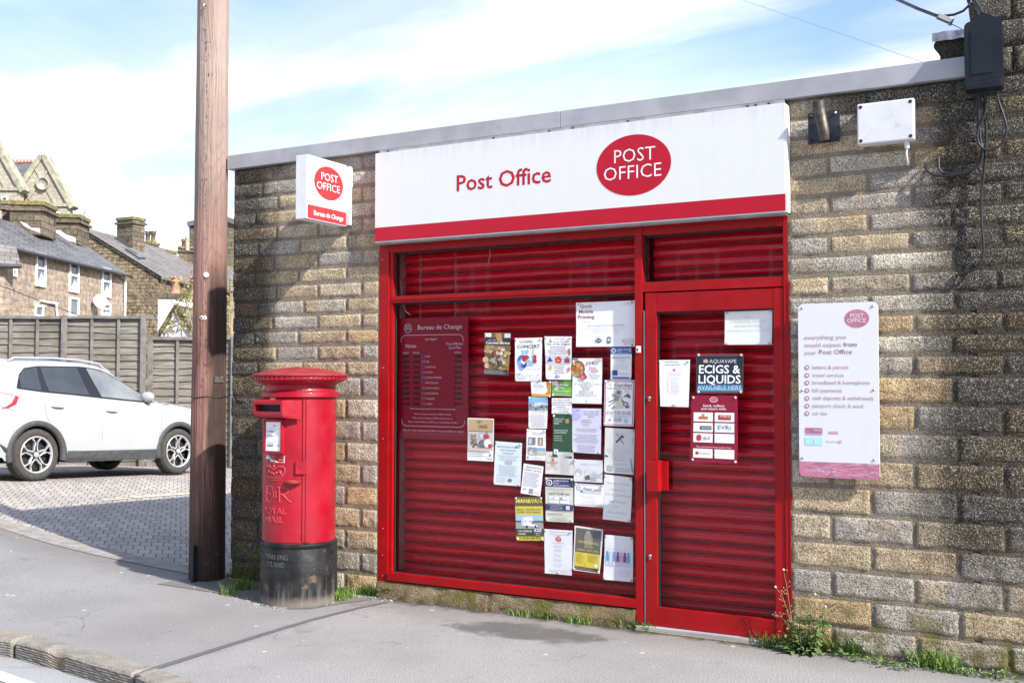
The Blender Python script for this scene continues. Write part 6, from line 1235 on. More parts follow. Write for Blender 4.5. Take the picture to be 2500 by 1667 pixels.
for s in sts:
    h = ringpts(s); rings.append([CW(s, t, z) for t, z in h]+[CW(s, -t, z) for t, z in h[-2::-1]])
n_ = len(rings[0]); vs = [v for r_ in rings for v in r_]
b.add(vs, [(i*n_+j, (i+1)*n_+j, (i+1)*n_+j+1, i*n_+j+1) for i in range(len(sts)-1) for j in range(n_-1)], M_CARW, True)
b.add(rings[0], [tuple(range(n_))], M_CARW); b.add(rings[-1], [tuple(range(n_))], M_CARW)
b.build('body', car, weld=True)
b = MB(); b.obox(CW(0, 0, .50), Vector((.60, 0, 0)), Vector((0, 1.85, pitch*1.85)), Vector((0, 0, .27)), M_DARK); b.build('underbody', car)
def sidet(s, z):
    r = ringpts(s)
    for (t0, z0), (t1, z1) in zip(r, r[1:]):
        if z0 <= z <= z1 and z1 > z0: return lerp(t0, t1, (z-z0)/(z1-z0))
    return r[0][0] if z < r[0][1] else r[7][0]
def panel(mb, pts, off, mt, world=True):
    """flat-ish panel lying on the car's right side and its mirror"""
    Q = [SY(*p_) for p_ in pts] if world else pts
    for sg_ in (1, -1): mb.poly([CW(s, sg_*(sidet(s, z)+off), z) for s, z in Q], mt)
def dense(pts, n=4):
    out = []
    for i in range(len(pts)):
        a, c = pts[i], pts[(i+1) % len(pts)]
        for k in range(n): out.append((lerp(a[0], c[0], k/n), lerp(a[1], c[1], k/n)))
    return out
UPP = [(2.58, 1.49), (2.62, 1.57), (2.67, 1.66), (2.76, 1.745), (2.98, 1.775), (3.68, 1.775), (3.86, 1.755), (4.03, 1.725), (4.2, 1.66), (4.4, 1.555), (4.63, 1.425), (4.88, 1.25)]
LOW = [(2.58, 1.475), (2.95, 1.425), (3.4, 1.385), (3.9, 1.33), (4.6, 1.262), (4.88, 1.245)]
def glaze(yl0, yl1, yu0, yu1, inset, off, mt, names):
    for sg_ in (1, -1):
        m_ = MB()
        def fn(u, v):
            zl, zu = interp(LOW, lerp(yl0, yl1, u))+inset, interp(UPP, lerp(yu0, yu1, u))-inset
            Y_ = lerp(lerp(yl0, yl1, u), lerp(yu0, yu1, u), v); s, z = SY(Y_, lerp(zl, max(zu, zl+.002), v)); return CW(s, sg_*(sidet(s, z)+off), z)
        m_.grid(fn, 24, 6, mt); m_.build(names, car)
glaze(2.58, 4.88, 2.58, 4.88, 0, .007, M_BLKP, 'window_surround')
glaze(2.64, 2.935, 2.66, 2.955, .016, .012, M_CGL, 'quarter_glass'); glaze(3.045, 3.70, 3.01, 3.60, .016, .012, M_CGL, 'rear_side_glass'); glaze(3.90, 4.76, 3.76, 4.72, .018, .012, M_CGL2, 'front_side_glass')
b = MB()   # windscreen and rear glass lie on the body's own slopes
def top_panel(s0, s1, k0, k1, off, mt, t0=.97):
    for i in range(6):
        sa, sb = lerp(s0, s1, i/6), lerp(s0, s1, (i+1)/6)
        for sg_ in (-1, 1):
            A = [ringpts(sa)[k] for k in (k0, k0+1, k1)]; Bq = [ringpts(sb)[k] for k in (k0, k0+1, k1)]
            for k in range(2): b.poly([CW(sa, sg_*A[k][0]*t0, A[k][1]+off), CW(sb, sg_*Bq[k][0]*t0, Bq[k][1]+off), CW(sb, sg_*Bq[k+1][0]*t0, Bq[k+1][1]+off), CW(sa, sg_*A[k+1][0]*t0, A[k+1][1]+off)], mt)
top_panel(.0, .80, 8, 10, .008, M_CGL); b.build('windscreen', car)
b = MB(); top_panel(-1.965, -1.86, 8, 10, .010, M_CGL, .98)
for sg_ in (1, -1): b.poly([CW(s, sg_*(sidet(s, z)+.008), z) for s, z in ((-1.96, 1.12), (-1.82, 1.19), (-1.71, 1.44), (-1.73, 1.50), (-1.82, 1.50), (-1.93, 1.28))], M_CGL)
b.build('rear_window', car)
for sg_ in (1, -1):
    b = MB(); pts = [(-2.0, .93), (-1.95, 1.13), (-1.80, 1.165), (-1.52, 1.105), (-1.57, 1.01), (-1.68, .955), (-1.9, .92)]; b.poly([CW(s, sg_*(sidet(s, z)+.010), z) for s, z in pts], M_TAIL); b.poly([CW(-2.005+.0*t_, sg_*t_, z) for t_, z in ((.5, 1.0), (.80, 1.02), (.78, .92), (.5, .93))], M_TAIL); b.build('tail_lamp', car)
# plastic cladding along sills and arches
b = MB()
for sg_ in (1, -1):
    for ax in (-1.245, 1.235):
        N_ = 28; vs = []
        for k in range(N_+1):
            a = lerp(R_(-12), R_(192), k/N_)
            for rr_, o_ in ((.375, -.04), (.385, .016), (.445, .016), (.452, .0)):
                s, z = ax+rr_*math.cos(a), .345+rr_*math.sin(a); vs.append(CW(s, sg_*(interp(HW, s)+o_), z))
        b.add(vs, [(4*k+j, 4*k+4+j, 4*k+5+j, 4*k+1+j) for k in range(N_) for j in range(3)], M_CLAD, True)
    P = [(-.80, .235), (.79, .235), (.80, .30), (.78, .385), (-.78, .385), (-.82, .30)]
    b.poly([CW(s, sg_*(interp(HW, s)+(.012 if z > .25 else -.02)), z) for s, z in P], M_CLAD)
    b.poly([CW(s, sg_*(interp(HW, s)-.02 if abs(x) < 1 else interp(HW, s)-.3), z) for s, z, x in ((-.8, .235, 0), (.79, .235, 0), (.79, .235, 2), (-.8, .235, 2))], M_CLAD)
    b.poly([CW(s, sg_*(interp(HW, s)+.012), z) for s, z in ((-2.03, .33), (-1.62, .33), (-1.66, .42), (-1.80, .50), (-2.03, .52))], M_CLAD); b.poly([CW(s, sg_*(interp(HW, s)+.012), z) for s, z in ((1.65, .33), (2.06, .36), (2.06, .46), (1.68, .44))], M_CLAD)
b.poly([CW(-2.05, t_, z) for t_, z in ((-.72, .33), (.72, .33), (.72, .54), (-.72, .54))], M_CLAD); b.build('cladding', car)
b = MB()   # shut lines
for L_ in ([(2.95, 1.40), (2.965, 1.25), (3.0, 1.08), (3.05, 1.02)], [(3.90, 1.32), (3.905, 1.0), (3.90, .75), (3.86, .57)], [(4.92, 1.20), (4.98, 1.08), (4.97, .85), (4.90, .62)], [(3.31, .625), (3.9, .595), (4.9, .53)], [(2.3, 1.26), (2.5, 1.19)]):
    Q = [SY(*p_) for p_ in L_]
    for sg_ in (1, -1): b.tube([CW(s, sg_*(sidet(s, z)+.001), z) for s, z in Q], .0045, M_GREY, 4)
b.build('shut_line', car)
for sg_ in (1, -1):
    for Y0, Y1, Z0 in ((3.06, 3.26, 1.235), (3.96, 4.15, 1.155)):
        b = MB(); (s0, z0), (s1, z1) = SY(Y0, Z0), SY(Y1, Z0-.02); b.tube([CW(lerp(s0, s1, k/6), sg_*(sidet(s0, z0)+.002+.026*math.sin(math.pi*k/6)**.5), lerp(z0, z1, k/6)) for k in range(7)], .013, M_CARW, 8); b.build('door_handle', car)
    b = MB(); s, z = SY(4.70, 1.335); c = CW(s, sg_*(sidet(s, z)+.11), z)
    def mf(u, v):
        a, e = u*2*math.pi, (v-.5)*math.pi; return c+Vector((sg_*.105*math.cos(e)*math.cos(a), .065*math.cos(e)*math.sin(a)+.02*math.cos(a), .075*math.sin(e)))
    b.grid(mf, 16, 10, M_CARW); b.tube([c-Vector((0, 0, .05)), CW(s+.03, sg_*(sidet(s, z-.1)), z-.08)], .022, M_BLKP, 8); b.build('door_mirror', car)
    b = MB(); b.tube([CW(s, sg_*(interp(TRF, s)-.03), interp(ZTOP, s)+(.012 if -1.45 < s < -.02 else -.03)) for s in [-1.52+k*.09 for k in range(19)]], .016, M_RIM, 6); b.build('roof_rail', car)
    b = MB(); q = [SY(4.99, 1.255), SY(5.10, 1.245), SY(5.17, 1.205), SY(5.03, 1.21)]; b.poly([CW(s, sg_*(sidet(s, z)+.006), z) for s, z in q], M_RIMD); q = [SY(5.01, 1.245), SY(5.09, 1.238), SY(5.12, 1.218), SY(5.04, 1.222)]; b.poly([CW(s, sg_*(sidet(s, z)+.010), z) for s, z in q], M_RIM); b.build('side_vent', car)
    b = MB(); b.poly([CW(s, sg_*(sidet(s, z)+.008), z) for s, z in ((1.62, .86), (1.70, .91), (1.95, .80), (2.04, .68), (1.9, .70))], M_PANE); b.build('headlight', car)
# wheels
def wheel(s, sg_):
    c = CW(s, sg_*.875, .345); ex, ey, ez = Vector((0, 1, pitch)).normalized(), Vector((0, 0, 1)), Vector((sg_, 0, 0))
    tr = MB(); tr.lathe([(.245, -.20), (.315, -.205), (.338, -.185), (.345, -.15), (.345, -.055), (.338, -.022), (.318, -.004), (.285, .002), (.256, -.004), (.250, -.012)], c, M_TYRE, 56, (ex, ey, ez), True, False)
    for k in range(60):
        a = k*math.pi/30
        for w0 in (-.16, -.075): tr.obox(c+(ex*math.cos(a)+ey*math.sin(a))*.346+ez*w0, (ex*-math.sin(a)+ey*math.cos(a))*.010+ez*.004, ez*.034, (ex*math.cos(a)+ey*math.sin(a))*.004, M_TYRE)
    w_ = tr.build('wheel', car, origin=c)
    r = MB(); r.lathe([(.248, -.014), (.244, -.004), (.232, -.004), (.226, -.016), (.220, -.03)], c, M_RIM, 56, (ex, ey, ez), True, False); r.lathe([(.215, -.10), (.06, -.095), (0, -.095)], c, M_DARK, 40, (ex, ey, ez))
    for k in range(5):
        a0 = R_(90)+k*R_(72)
        P = lambda r_, a, d: c+(ex*math.cos(a)+ey*math.sin(a))*r_+ez*d
        for side in (-1, 1):
            q = [(.045, a0+side*.40), (.105, a0+side*.09), (.145, a0+side*.04), (.232, a0+side*.22), (.232, a0+side*.34), (.165, a0+side*.155), (.120, a0+side*.235), (.062, a0+side*.62)]
            r.prism([P(r_, a, -.016-.012*(r_ < .13)) for r_, a in q], ez*-.03, M_RIM)
        r.prism([P(r_, a, -.026) for r_, a in ((.05, a0+.3), (.11, a0+.08), (.15, a0+.035), (.15, a0-.035), (.11, a0-.08), (.05, a0-.3))], ez*-.02, M_RIMD)
        r.lathe([(.014, -.030), (.013, -.024), (0, -.024)], P(.062, a0, 0), M_DARK, 8, (ex, ey, ez))
    r.lathe([(.036, -.03), (.036, -.012), (.03, -.009), (0, -.009)], c, M_RIM, 20, (ex, ey, ez)); r.build('rim', w_)
for s in (-1.245, 1.235):
    for sg_ in (1, -1): wheel(s, sg_)
# ======================= FENCES =======================
FD = 18.6
def lat(px, d): return (px-1250)*d/F
def zat(py, d): return CAM.z+(925.5-py)*d/F
def FPt(a, o, z): return B(a, FD+o, z)
def fence(label, x0, x1, ytop, post_px, batt_px, wavy, d0, cap=True):
    a0, a1 = lat(x0, FD), lat(x1, FD); zt = zat(ytop, FD); zb = .05
    root = thing('wooden_fence', FPt((a0+a1)/2, d0, zb), label, 'fence'); rr = random.Random(int(x0+2000))
    posts = [a0]+[lat(p_, FD) for p_ in post_px]+([a1] if abs(lat(post_px[-1], FD)-a1) > .2 else [])
    for pa_, pb2 in zip(posts, posts[1:]):
        m_ = MB(); z = zb; k = 0; bh = .127
        while z < zt-.05:
            h = min(bh*rr.uniform(.92, 1.08), zt-z); ph = rr.uniform(0, 50)
            def fn(u, v):
                a = lerp(pa_, pb2, u); w = wavy*(noise.noise(Vector((a*1.1+ph, ph, 0)))*.028+noise.noise(Vector((a*4+ph, ph, 0)))*.010)
                low = (v < .5); zz = (z-.018+w) if low else (z+h+.004+wavy*.006*noise.noise(Vector((a*2+ph, 9, 1))))
                return FPt(a, d0-.018+(0 if low else .026)+.003*noise.noise(Vector((a*3, ph, 2))), zz)
            m_.grid(fn, 28, 1, M_FENCE); e = [fn(i/28, 0) for i in range(29)]; m_.add(e+[p_+FH*.012+Vector((0, 0, .002)) for p_ in e], [(i, i+1, 30+i, 29+i) for i in range(28)], M_FENCE)
            z += h; k += 1
        m_.build('fence_panel', root)
    for p_ in batt_px:
        m_ = MB(); a = lat(p_, FD); m_.obox(FPt(a, d0-.04, (zb+zt)/2), RH*.022, FH*.016, Vector((0, 0, (zt-zb)/2)), M_FPOST); m_.build('batten', root)
    for p_ in post_px:
        m_ = MB(); a = lat(p_, FD); m_.obox(FPt(a, d0-.055, (zb+zt)/2+.02), RH*.042, FH*.03, Vector((0, 0, (zt-zb)/2+.02)), M_FPOST); m_.build('post', root)
    if cap:
        m_ = MB(); N_ = 24
        for i in range(N_):
            xa, xb = lerp(a0, a1, i/N_), lerp(a0, a1, (i+1)/N_); za = zt+.03+.02*noise.noise(Vector((xa*.9, 4, 0))); zc_ = zt+.03+.02*noise.noise(Vector((xb*.9, 4, 0)))
            m_.add([FPt(xa, d0-.07, za), FPt(xb, d0-.07, zc_), FPt(xb, d0-.07, zc_-.05), FPt(xa, d0-.07, za-.05), FPt(xa, d0+.05, za+.01), FPt(xb, d0+.05, zc_+.01), FPt(xb, d0+.05, zc_-.04), FPt(xa, d0+.05, za-.04)], [(0, 1, 2, 3), (0, 1, 5, 4), (4, 5, 6, 7), (3, 2, 6, 7)], M_FPOST)
        m_.build('capping', root)
    return root
fence('tall weathered grey lapped timber fence behind the white car', -330, 379, 776, (-165, 159, 352), (-250, -100, 28, 93, 226, 291), 1.0, 0)
fence('lower lapped timber fence right of the tall one, passing behind the telegraph pole', 362, 660, 827, (364, 568), (430, 500, 610), 1.0, .12)
# ======================= HOUSES BEYOND =======================
def winrect(bld, P0, nrm, x0, y0, x1, y1, sashes=1, deep=.06, fw=.07):
    nrm = nrm.normalized(); t = Vector((-nrm.y, nrm.x, 0))
    a, c = onP(x0, y1, P0, nrm), onP(x1, y0, P0, nrm)
    if (c-a).dot(t) < 0: t = -t
    wdt = (c-a).dot(t); z0, z1 = a.z, c.z; out = nrm if nrm.dot(CAM-P0) > 0 else -nrm
    A = lambda u, z, o: Vector((a.x, a.y, 0))+t*u+Vector((0, 0, z))+out*o
    f_ = MB()
    def bar(u0, u1, za, zb2, o=.03): f_.obox(A((u0+u1)/2, (za+zb2)/2, o), t*((u1-u0)/2), out*.03, Vector((0, 0, (zb2-za)/2)), M_UPVC)
    bar(0, fw, z0, z1); bar(wdt-fw, wdt, z0, z1); bar(fw, wdt-fw, z1-fw, z1); bar(fw, wdt-fw, z0, z0+fw)
    for k in range(1, sashes): zz = lerp(z1, z0, k/sashes) if sashes > 2 else lerp(z1, z0, .46); bar(fw, wdt-fw, zz-fw*.5, zz+fw*.5)
    w_ = f_.build('window', bld); g_ = MB(); g_.add([A(0.01, z0+.01, .012), A(wdt-.01, z0+.01, .012), A(wdt-.01, z1-.01, .012), A(.01, z1-.01, .012)], [(0, 1, 2, 3)], M_PANE); g_.build('pane', w_)
    if wdt > .5 and sashes > 1:
        c_ = MB(); c_.add([A(fw, z0+fw, .016), A(wdt*.98-fw, z0+fw, .016), A(wdt-fw, lerp(z0, z1, .25), .016), A(wdt*.62, lerp(z0, z1, .44), .016)], [(0, 1, 2, 3)], mat('net_curtain', (.45, .47, .50), .6)); c_.build('curtain', w_)
# terrace row running away from us
A0, A1 = B(-16.05, 31.0, 0), B(-15.46, 41.8, 0)
adir = (A1-A0).normalized(); anl = Vector((adir.y, -adir.x, 0));  anl = anl if anl.dot(RH) > 0 else -anl
ze, zr, ob_ = 5.85, 7.12, 1.95
ta = thing('terraced_house', (A0+A1)/2+Vector((0, 0, -1.2)), 'buff sandstone terrace with white windows and a long grey slate roof', 'house')
A0x = A0-adir*9
b = MB(); b.prism([A0x+Vector((0, 0, -1.2)), A1+Vector((0, 0, -1.2)), A1+Vector((0, 0, ze)), A0x+Vector((0, 0, ze))], -anl*(ob_*2), M_HOUSE)
b.poly([A1+Vector((0, 0, ze)), A1-anl*ob_+Vector((0, 0, zr-.06)), A1-anl*ob_*2+Vector((0, 0, ze))], M_HOUSE); b.build('wall', ta)
b = MB(); ov = adir*.12
rise = Vector((0, 0, zr-ze))
def roofq(p0, p1, up, th, mt, mb, sag=.0, n=14):
    for s0 in (0,):
        fn = lambda u, v: p0.lerp(p1, u)+up*v+Vector((0, 0, -sag*math.sin(math.pi*v)+.02*noise.noise(Vector((u*6, v*4, 1)))))
        mb.grid(fn, n, 4, mt); mb.grid(lambda u, v: fn(u, v)-Vector((0, 0, th)), n, 4, mt)
        e = [fn(i/n, 0) for i in range(n+1)]; mb.add(e+[q_-Vector((0, 0, th)) for q_ in e], [(i, i+1, n+2+i, n+1+i) for i in range(n)], mt)
        e = [fn(1, j/4) for j in range(5)]; mb.add(e+[q_-Vector((0, 0, th)) for q_ in e], [(i, i+1, 6+i, 5+i) for i in range(4)], mt)
roofq(A0x+anl*.2+Vector((0, 0, ze-.12)), A1+anl*.2+ov+Vector((0, 0, ze-.12)), -anl*(ob_+.2)+rise+Vector((0, 0, .13)), .09, M_SLATE, b)
roofq(A1-anl*(ob_*2+.2)+ov+Vector((0, 0, ze-.12)), A0x-anl*(ob_*2+.2)+Vector((0, 0, ze-.12)), anl*(ob_+.2)+rise+Vector((0, 0, .13)), .09, M_SLATE, b)
b.build('roof', ta)
b = MB(); b.tube([A0x+anl*.26+Vector((0, 0, ze-.16)), A1+anl*.26+Vector((0, 0, ze-.16))], .06, M_CLAD, 8); b.tube([A1-adir*.18+anl*.08+Vector((0, 0, ze-.2)), A1-adir*.18+anl*.08+Vector((0, 0, -1))], .05, M_UPVC, 8); b.build('gutter', ta)
PA = A0+anl*.004
for x0, y0, x1, y1, sh in ((85, 620, 110, 698, 2), (167, 640, 191, 712, 2), (247, 657, 269, 724, 2), (167, 728, 191, 771, 1), (246, 741, 268, 771, 2), (83, 746, 104, 772, 1), (27, 648, 39, 674, 2), (-12, 630, 4, 668, 1)): winrect(ta, PA, anl, x0, y0, x1, y1, sh)
for px, py in ((93, 742),):
    b = MB(); a, c = onP(80, 748, PA, anl), onP(113, 736, PA, anl); b.prism([Vector((a.x, a.y, a.z)), Vector((c.x, c.y, a.z)), Vector((c.x, c.y, c.z)), Vector((a.x, a.y, c.z))], anl*.03, M_ASHLAR); b.build('lintel', ta)
b = MB(); c = onP(245, 735, PA+anl*.35, anl); dn = (CAM-c); dn.z = 0; dn = (dn.normalized()+RH*.35+Vector((0, 0, .25))).normalized(); e1 = dn.cross(Vector((0, 0, 1))).normalized(); e2 = dn.cross(e1)
b.lathe([(0, -.05), (.12, -.035), (.24, 0), (.25, .004)], c, M_TIN, 24, (e1, e2, dn), True, False); b.tube([c-dn*.05, c-dn*.1-anl*.3+Vector((0, 0, -.1))], .025, M_GREY, 6); b.tube([c-e2*-.2, c+dn*.28], .012, M_GREY, 5); b.build('satellite_dish', None, 'small white satellite dish fixed to the terrace wall by the end window', 'satellite dish')
b = MB(); c = onP(15, 720, PA+anl*.1, anl); b.tube([Vector((c.x, c.y, ze-.4)), Vector((c.x, c.y, -1))], .055, M_CABLE, 8); c2_ = onP(33, 708, PA+anl*.12, anl); b.tube([Vector((c.x, c.y, c2_.z-.15)), c2_], .045, M_CABLE, 8); b.build('soil_pipe', ta)
b = MB(); 
for (x0, y0, x1, y1) in ((98, 735, 140, 742), (136, 738, 140, 772)):
    a, c = onP(x0, y0, PA+anl*.06, anl), onP(x1, y1, PA+anl*.06, anl); b.tube([a, c], .045, M_UPVC, 6)
b.build('waste_pipe', ta)
# lean-to roof of the nearer house, at the left edge
ln_ = thing('lean_to', D(10, 700, 29.5), 'mossy dark stone-roofed lean-to at the far left before the terrace', 'outbuilding')
b = MB(); q = [D(-160, 560, 29), D(40, 604, 30.6), D(50, 646, 30.2), D(-160, 640, 28.4)]; b.prism(q, Vector((0, 0, -.12)), M_SLATE2); b.build('roof', ln_)
b = MB(); b.tube([D(-160, 644, 28.3), D(51, 650, 30.1)], .06, M_CLAD, 8); b.build('gutter', ln_)
b = MB(); b.prism([D(-160, 648, 28.8), D(8, 650, 30.0), D(8, 790, 30.0), D(-160, 790, 28.8)], FH*.6, M_HOUSE); b.build('wall', ln_)
# chimneys
def chimney(parent, px0, px1, pyt, pyb, d, depth=.9, mt=None, cap_=True, flash=True, rot=0.25):
    mt = mt or M_CHIM; a0, a1 = lat(px0, d), lat(px1, d); z0, z1 = zat(pyb, d)-.4, zat(pyt, d); h = (z1-z0)
    c = B((a0+a1)/2, d+depth/2, 0); ex = (RH*math.cos(rot)+FH*math.sin(rot)); ey = Vector((-ex.y, ex.x, 0)); w = (a1-a0)/2*.94
    m_ = MB(); m_.obox(c+Vector((0, 0, (z0+z1)/2)), ex*w, ey*depth/2, Vector((0, 0, h/2)), mt)
    ch = m_.build('chimney', parent) if parent else None
    if cap_:
        k = MB(); k.obox(c+Vector((0, 0, z1-.16)), ex*(w+.09), ey*(depth/2+.09), Vector((0, 0, .05)), mt); k.obox(c+Vector((0, 0, z1+.07)), ex*(w+.05), ey*(depth/2+.05), Vector((0, 0, .07)), mat('mossy_cap', (.19, .16, .06), .95, var=.4, scale=9)); k.build('cap', ch)
    return c, z1, ex, ey, ch
def pots(parent, c, z, ex, xs, r, h, mt=M_POT):
    for x in xs:
        m_ = MB(); p_ = c+ex*x+Vector((0, 0, z)); m_.lathe([(r*1.25, 0), (r*1.15, h*.12), (r*.9, h*.2), (r*.78, h*.72), (r*1.1, h*.76), (r*1.1, h*.86), (r*.85, h*.9), (r*1.0, h*.92), (r*1.0, h), (r*.8, h)], p_, mt, 14)
        for k in range(6): m_.obox(p_+Vector((math.cos(k*1.047)*r, math.sin(k*1.047)*r, h+r*.12)), Vector((r*.2, 0, 0)), Vector((0, r*.2, 0)), Vector((0, 0, r*.18)), mt)
        m_.build('chimney_pot', parent)
chimney(ta, -12, 11, 497, 536, 37.5, 1.2); chimney(ta, 12, 95, 499, 545, 37.0, 1.4, rot=.1); chimney(ta, 100, 183, 530, 570, 40.6, 1.4, rot=.1)
M_FLASH = mat('white_flashing', (.62, .64, .68), .5, var=.15, scale=6)
for pts in ([(48, 540), (64, 546), (74, 556), (96, 557), (96, 568), (80, 562), (60, 553)], [(125, 561), (145, 562), (160, 572), (183, 580), (184, 592), (165, 587), (145, 574)]):
    b = MB(); dd = 35.8 if pts[0][0] < 100 else 39.4; b.prism([D(x, y, dd) for x, y in pts], FH*.05, M_FLASH); b.build('flashing', ta)
b = MB(); b.tube([D(188, 584, 41), D(196, 548, 41), D(208, 516, 41)], .02, M_STEEL, 5)
for k in range(7): q = D(201+k*1.2, 541-k*4.2, 41); b.tube([q-RH*(.10+.012*k), q+RH*(.10+.012*k)], .011, M_STEEL, 4)
b.build('television_aerial', None, 'thin television aerial on the terrace ridge against the sky', 'aerial')
# rubble-stone gabled house behind
hb = thing('gabled_house', D(300, 800, 50), 'rubble stone house showing its gable, with two rooflights in a brown roof', 'house')
apx, eR = D(201, 556, 50), D(386, 669, 50); eL = apx-(eR-apx); eL.z = eR.z; zb_ = Vector((0, 0, -1.5))
bot = lambda p_: Vector((p_.x, p_.y, -1.5))
far = (D(330, 590, 55)-apx); far.z = 0; far = far.normalized()*8.5
b = MB(); b.prism([bot(eL), bot(eR), eR-Vector((0, 0, .05)), apx-Vector((0, 0, .05)), eL-Vector((0, 0, .05))], far, M_RUBBLE); b.build('wall', hb)
b = MB(); outv = (eR-apx)*.06
roofq(eR+outv-far*.012, eR+outv+far*1.01, (apx-eR)-outv, .12, M_SLATE2, b); roofq(apx+far*1.01+Vector((0, 0, .02)), apx-far*.012+Vector((0, 0, .02)), (eL-apx)*1.06, .12, M_SLATE2, b); b.build('roof', hb)
nR = (eR-apx).cross(far).normalized(); nR = nR if nR.z > 0 else -nR
for q, mt in ((((280, 579), (296, 581), (331, 601), (316, 601)), mat('rooflight_dark', (.06, .06, .065), .2)), (((306, 607), (322, 610), (356, 630), (341, 630)), M_PANE)):
    b = MB(); P = [onP(x, y, apx+nR*.08, nR) for x, y in q]; b.prism(P, -nR*.08, M_CLAD); c = sum(P, Vector())/4; b.poly([c+(p_-c)*.84+nR*.006 for p_ in P], mt); b.build('rooflight', hb)
c, z1, ex, ey, ch = chimney(hb, 280, 336, 536, 590, 53.0, .8, rot=-.45)
c, z1, ex, ey, ch = chimney(hb, 343, 373, 596, 615, 57.0, .7, rot=-.2); pots(hb, c, z1+.1, ex, (-.16, .17), .14, .62, M_CHIM)
# further roofs to the right
hc = thing('far_cottage', D(440, 800, 60), 'low far cottage roof with stone chimneys behind the bare tree', 'house')
P0, P1, P2, P3 = D(396, 640, 58), D(640, 655, 66), D(640, 700, 62), D(402, 684, 54)
b = MB(); b.prism([P0, P1, P2, P3], Vector((0, 0, -.15)), M_SLATE2); b.build('roof', hc)
b = MB(); b.prism([P3+Vector((0, 0, -.1)), P2+Vector((0, 0, -.1)), bot(P2), bot(P3)], FH*4, M_HOUSE); b.prism([bot(P0), P0, P3, bot(P3)], -RH*.0+FH*.3, M_HOUSE); b.build('wall', hc)
chimney(hc, 381, 415, 616, 642, 58, .8, M_HOUSE, rot=-.3); c, z1, ex, ey, ch = chimney(hc, 428, 462, 606, 640, 60, .8); pots(hc, c, z1+.1, ex, (-.1,), .16, .45)
b = MB(); b.tube([D(457, 612, 60), D(457, 580, 60)], .13, M_ASHLAR, 10); b.build('chimney_pot', hc)
dk = thing('stone_house', D(500, 800, 64), 'dark stone house end rising behind the telegraph pole', 'house')
b = MB(); b.prism([D(462, 552, 64), D(540, 536, 64), D(600, 560, 64), D(600, 800, 64), D(462, 800, 64)], FH*5, M_CHIM); b.build('wall', dk); b = MB(); b.prism([D(458, 553, 63.8), D(540, 536, 63.8), D(604, 560, 63.8), D(604, 548, 63.8), D(540, 523, 63.8), D(456, 542, 63.8)], FH*5.4, M_SLATE); b.build('roof', dk)
# school-like hall with pale gables
hl = thing('village_hall', D(60, 700, 70), 'pale ashlar hall with steep stone gables far up the hill', 'hall')
def gable(ax, ay, lx, ly, rx, ry, d):
    P = [D(lx, ly, d), D(ax, ay, d), D(rx, ry, d)]; w = [bot(P[0]), bot(P[2]), P[2], P[1], P[0]]
    m_ = MB(); m_.prism(w, FH*.6, M_ASHLAR); m_.build('gable', hl)
    m_ = MB()
    for a, c in ((P[0], P[1]), (P[1], P[2])):
        u = (c-a).normalized(); n_ = Vector((0, 0, 1))-u*u.z; n_.normalize(); a2, c2_ = a-u*.2, c+u*.15; m_.prism([a2-FH*.15, c2_-FH*.15, c2_+n_*.35-FH*.15, a2+n_*.35-FH*.15], FH*.9, mat('mossy_coping', (.36, .335, .25), .95, var=.3, scale=2.5))
        a3, c3 = a.lerp(c, .06)-n_*.8-FH*.06, a.lerp(c, .92)-n_*.8-FH*.06; m_.prism([a3, c3, c3+n_*.14, a3+n_*.14], FH*.1, M_ASHLAR)
    m_.build('coping', hl)
    m_ = MB(); zz = lerp(P[0].z, P[2].z, .5)-.35; a = P[0]*1; a.z = zz; c = P[2]*1; c.z = zz; m_.prism([a-FH*.12, c-FH*.12, c-FH*.12+Vector((0, 0, .2)), a-FH*.12+Vector((0, 0, .2))], FH*.2, M_ASHLAR); m_.build('string_course', hl)
    return P
Pg = gable(104, 388, 44, 478, 169, 506, 70)
m_ = MB(); c = D(105, 449, 69.9); m_.lathe([(.44, 0), (.44, .12), (.36, .12), (.36, .02), (0, .02)], c, M_ASHLAR, 28, (RH, Vector((0, 0, 1)), -FH)); m_.build('roundel', hl)
Pg2 = gable(-28, 330, -95, 440, 48, 466, 69)
m_ = MB(); m_.prism([D(8, 400, 75), D(92, 398, 75), D(60, 470, 71.5), D(30, 470, 71.5)], Vector((0, 0, -.2)), M_SLATE); m_.build('roof', hl)
m_ = MB(); m_.tube([D(8, 398, 75), D(92, 396, 75)], .10, mat('red_ridge_tile', (.42, .16, .12), .8), 6)
for k in range(9): q = D(16+k*8.5, 393, 75); m_.obox(q, RH*.05, FH*.05, Vector((0, 0, .10)), mat('red_ridge_tile', (.42, .16, .12), .8))
m_.build('ridge', hl)
PH = D(100, 520, 69.9)
for x0, y0, x1, y1 in ((107, 511, 124, 532), (131, 518, 147, 532), (3, 480, 20, 499)): winrect(hl, PH if x0 > 50 else D(10, 490, 68.9), -FH, x0, y0, x1, y1, 1, fw=.08)
m_ = MB(); m_.tube([D(45, 468, 69.7), D(45, 520, 69.7)], .08, M_CABLE, 6); m_.build('downpipe', hl)
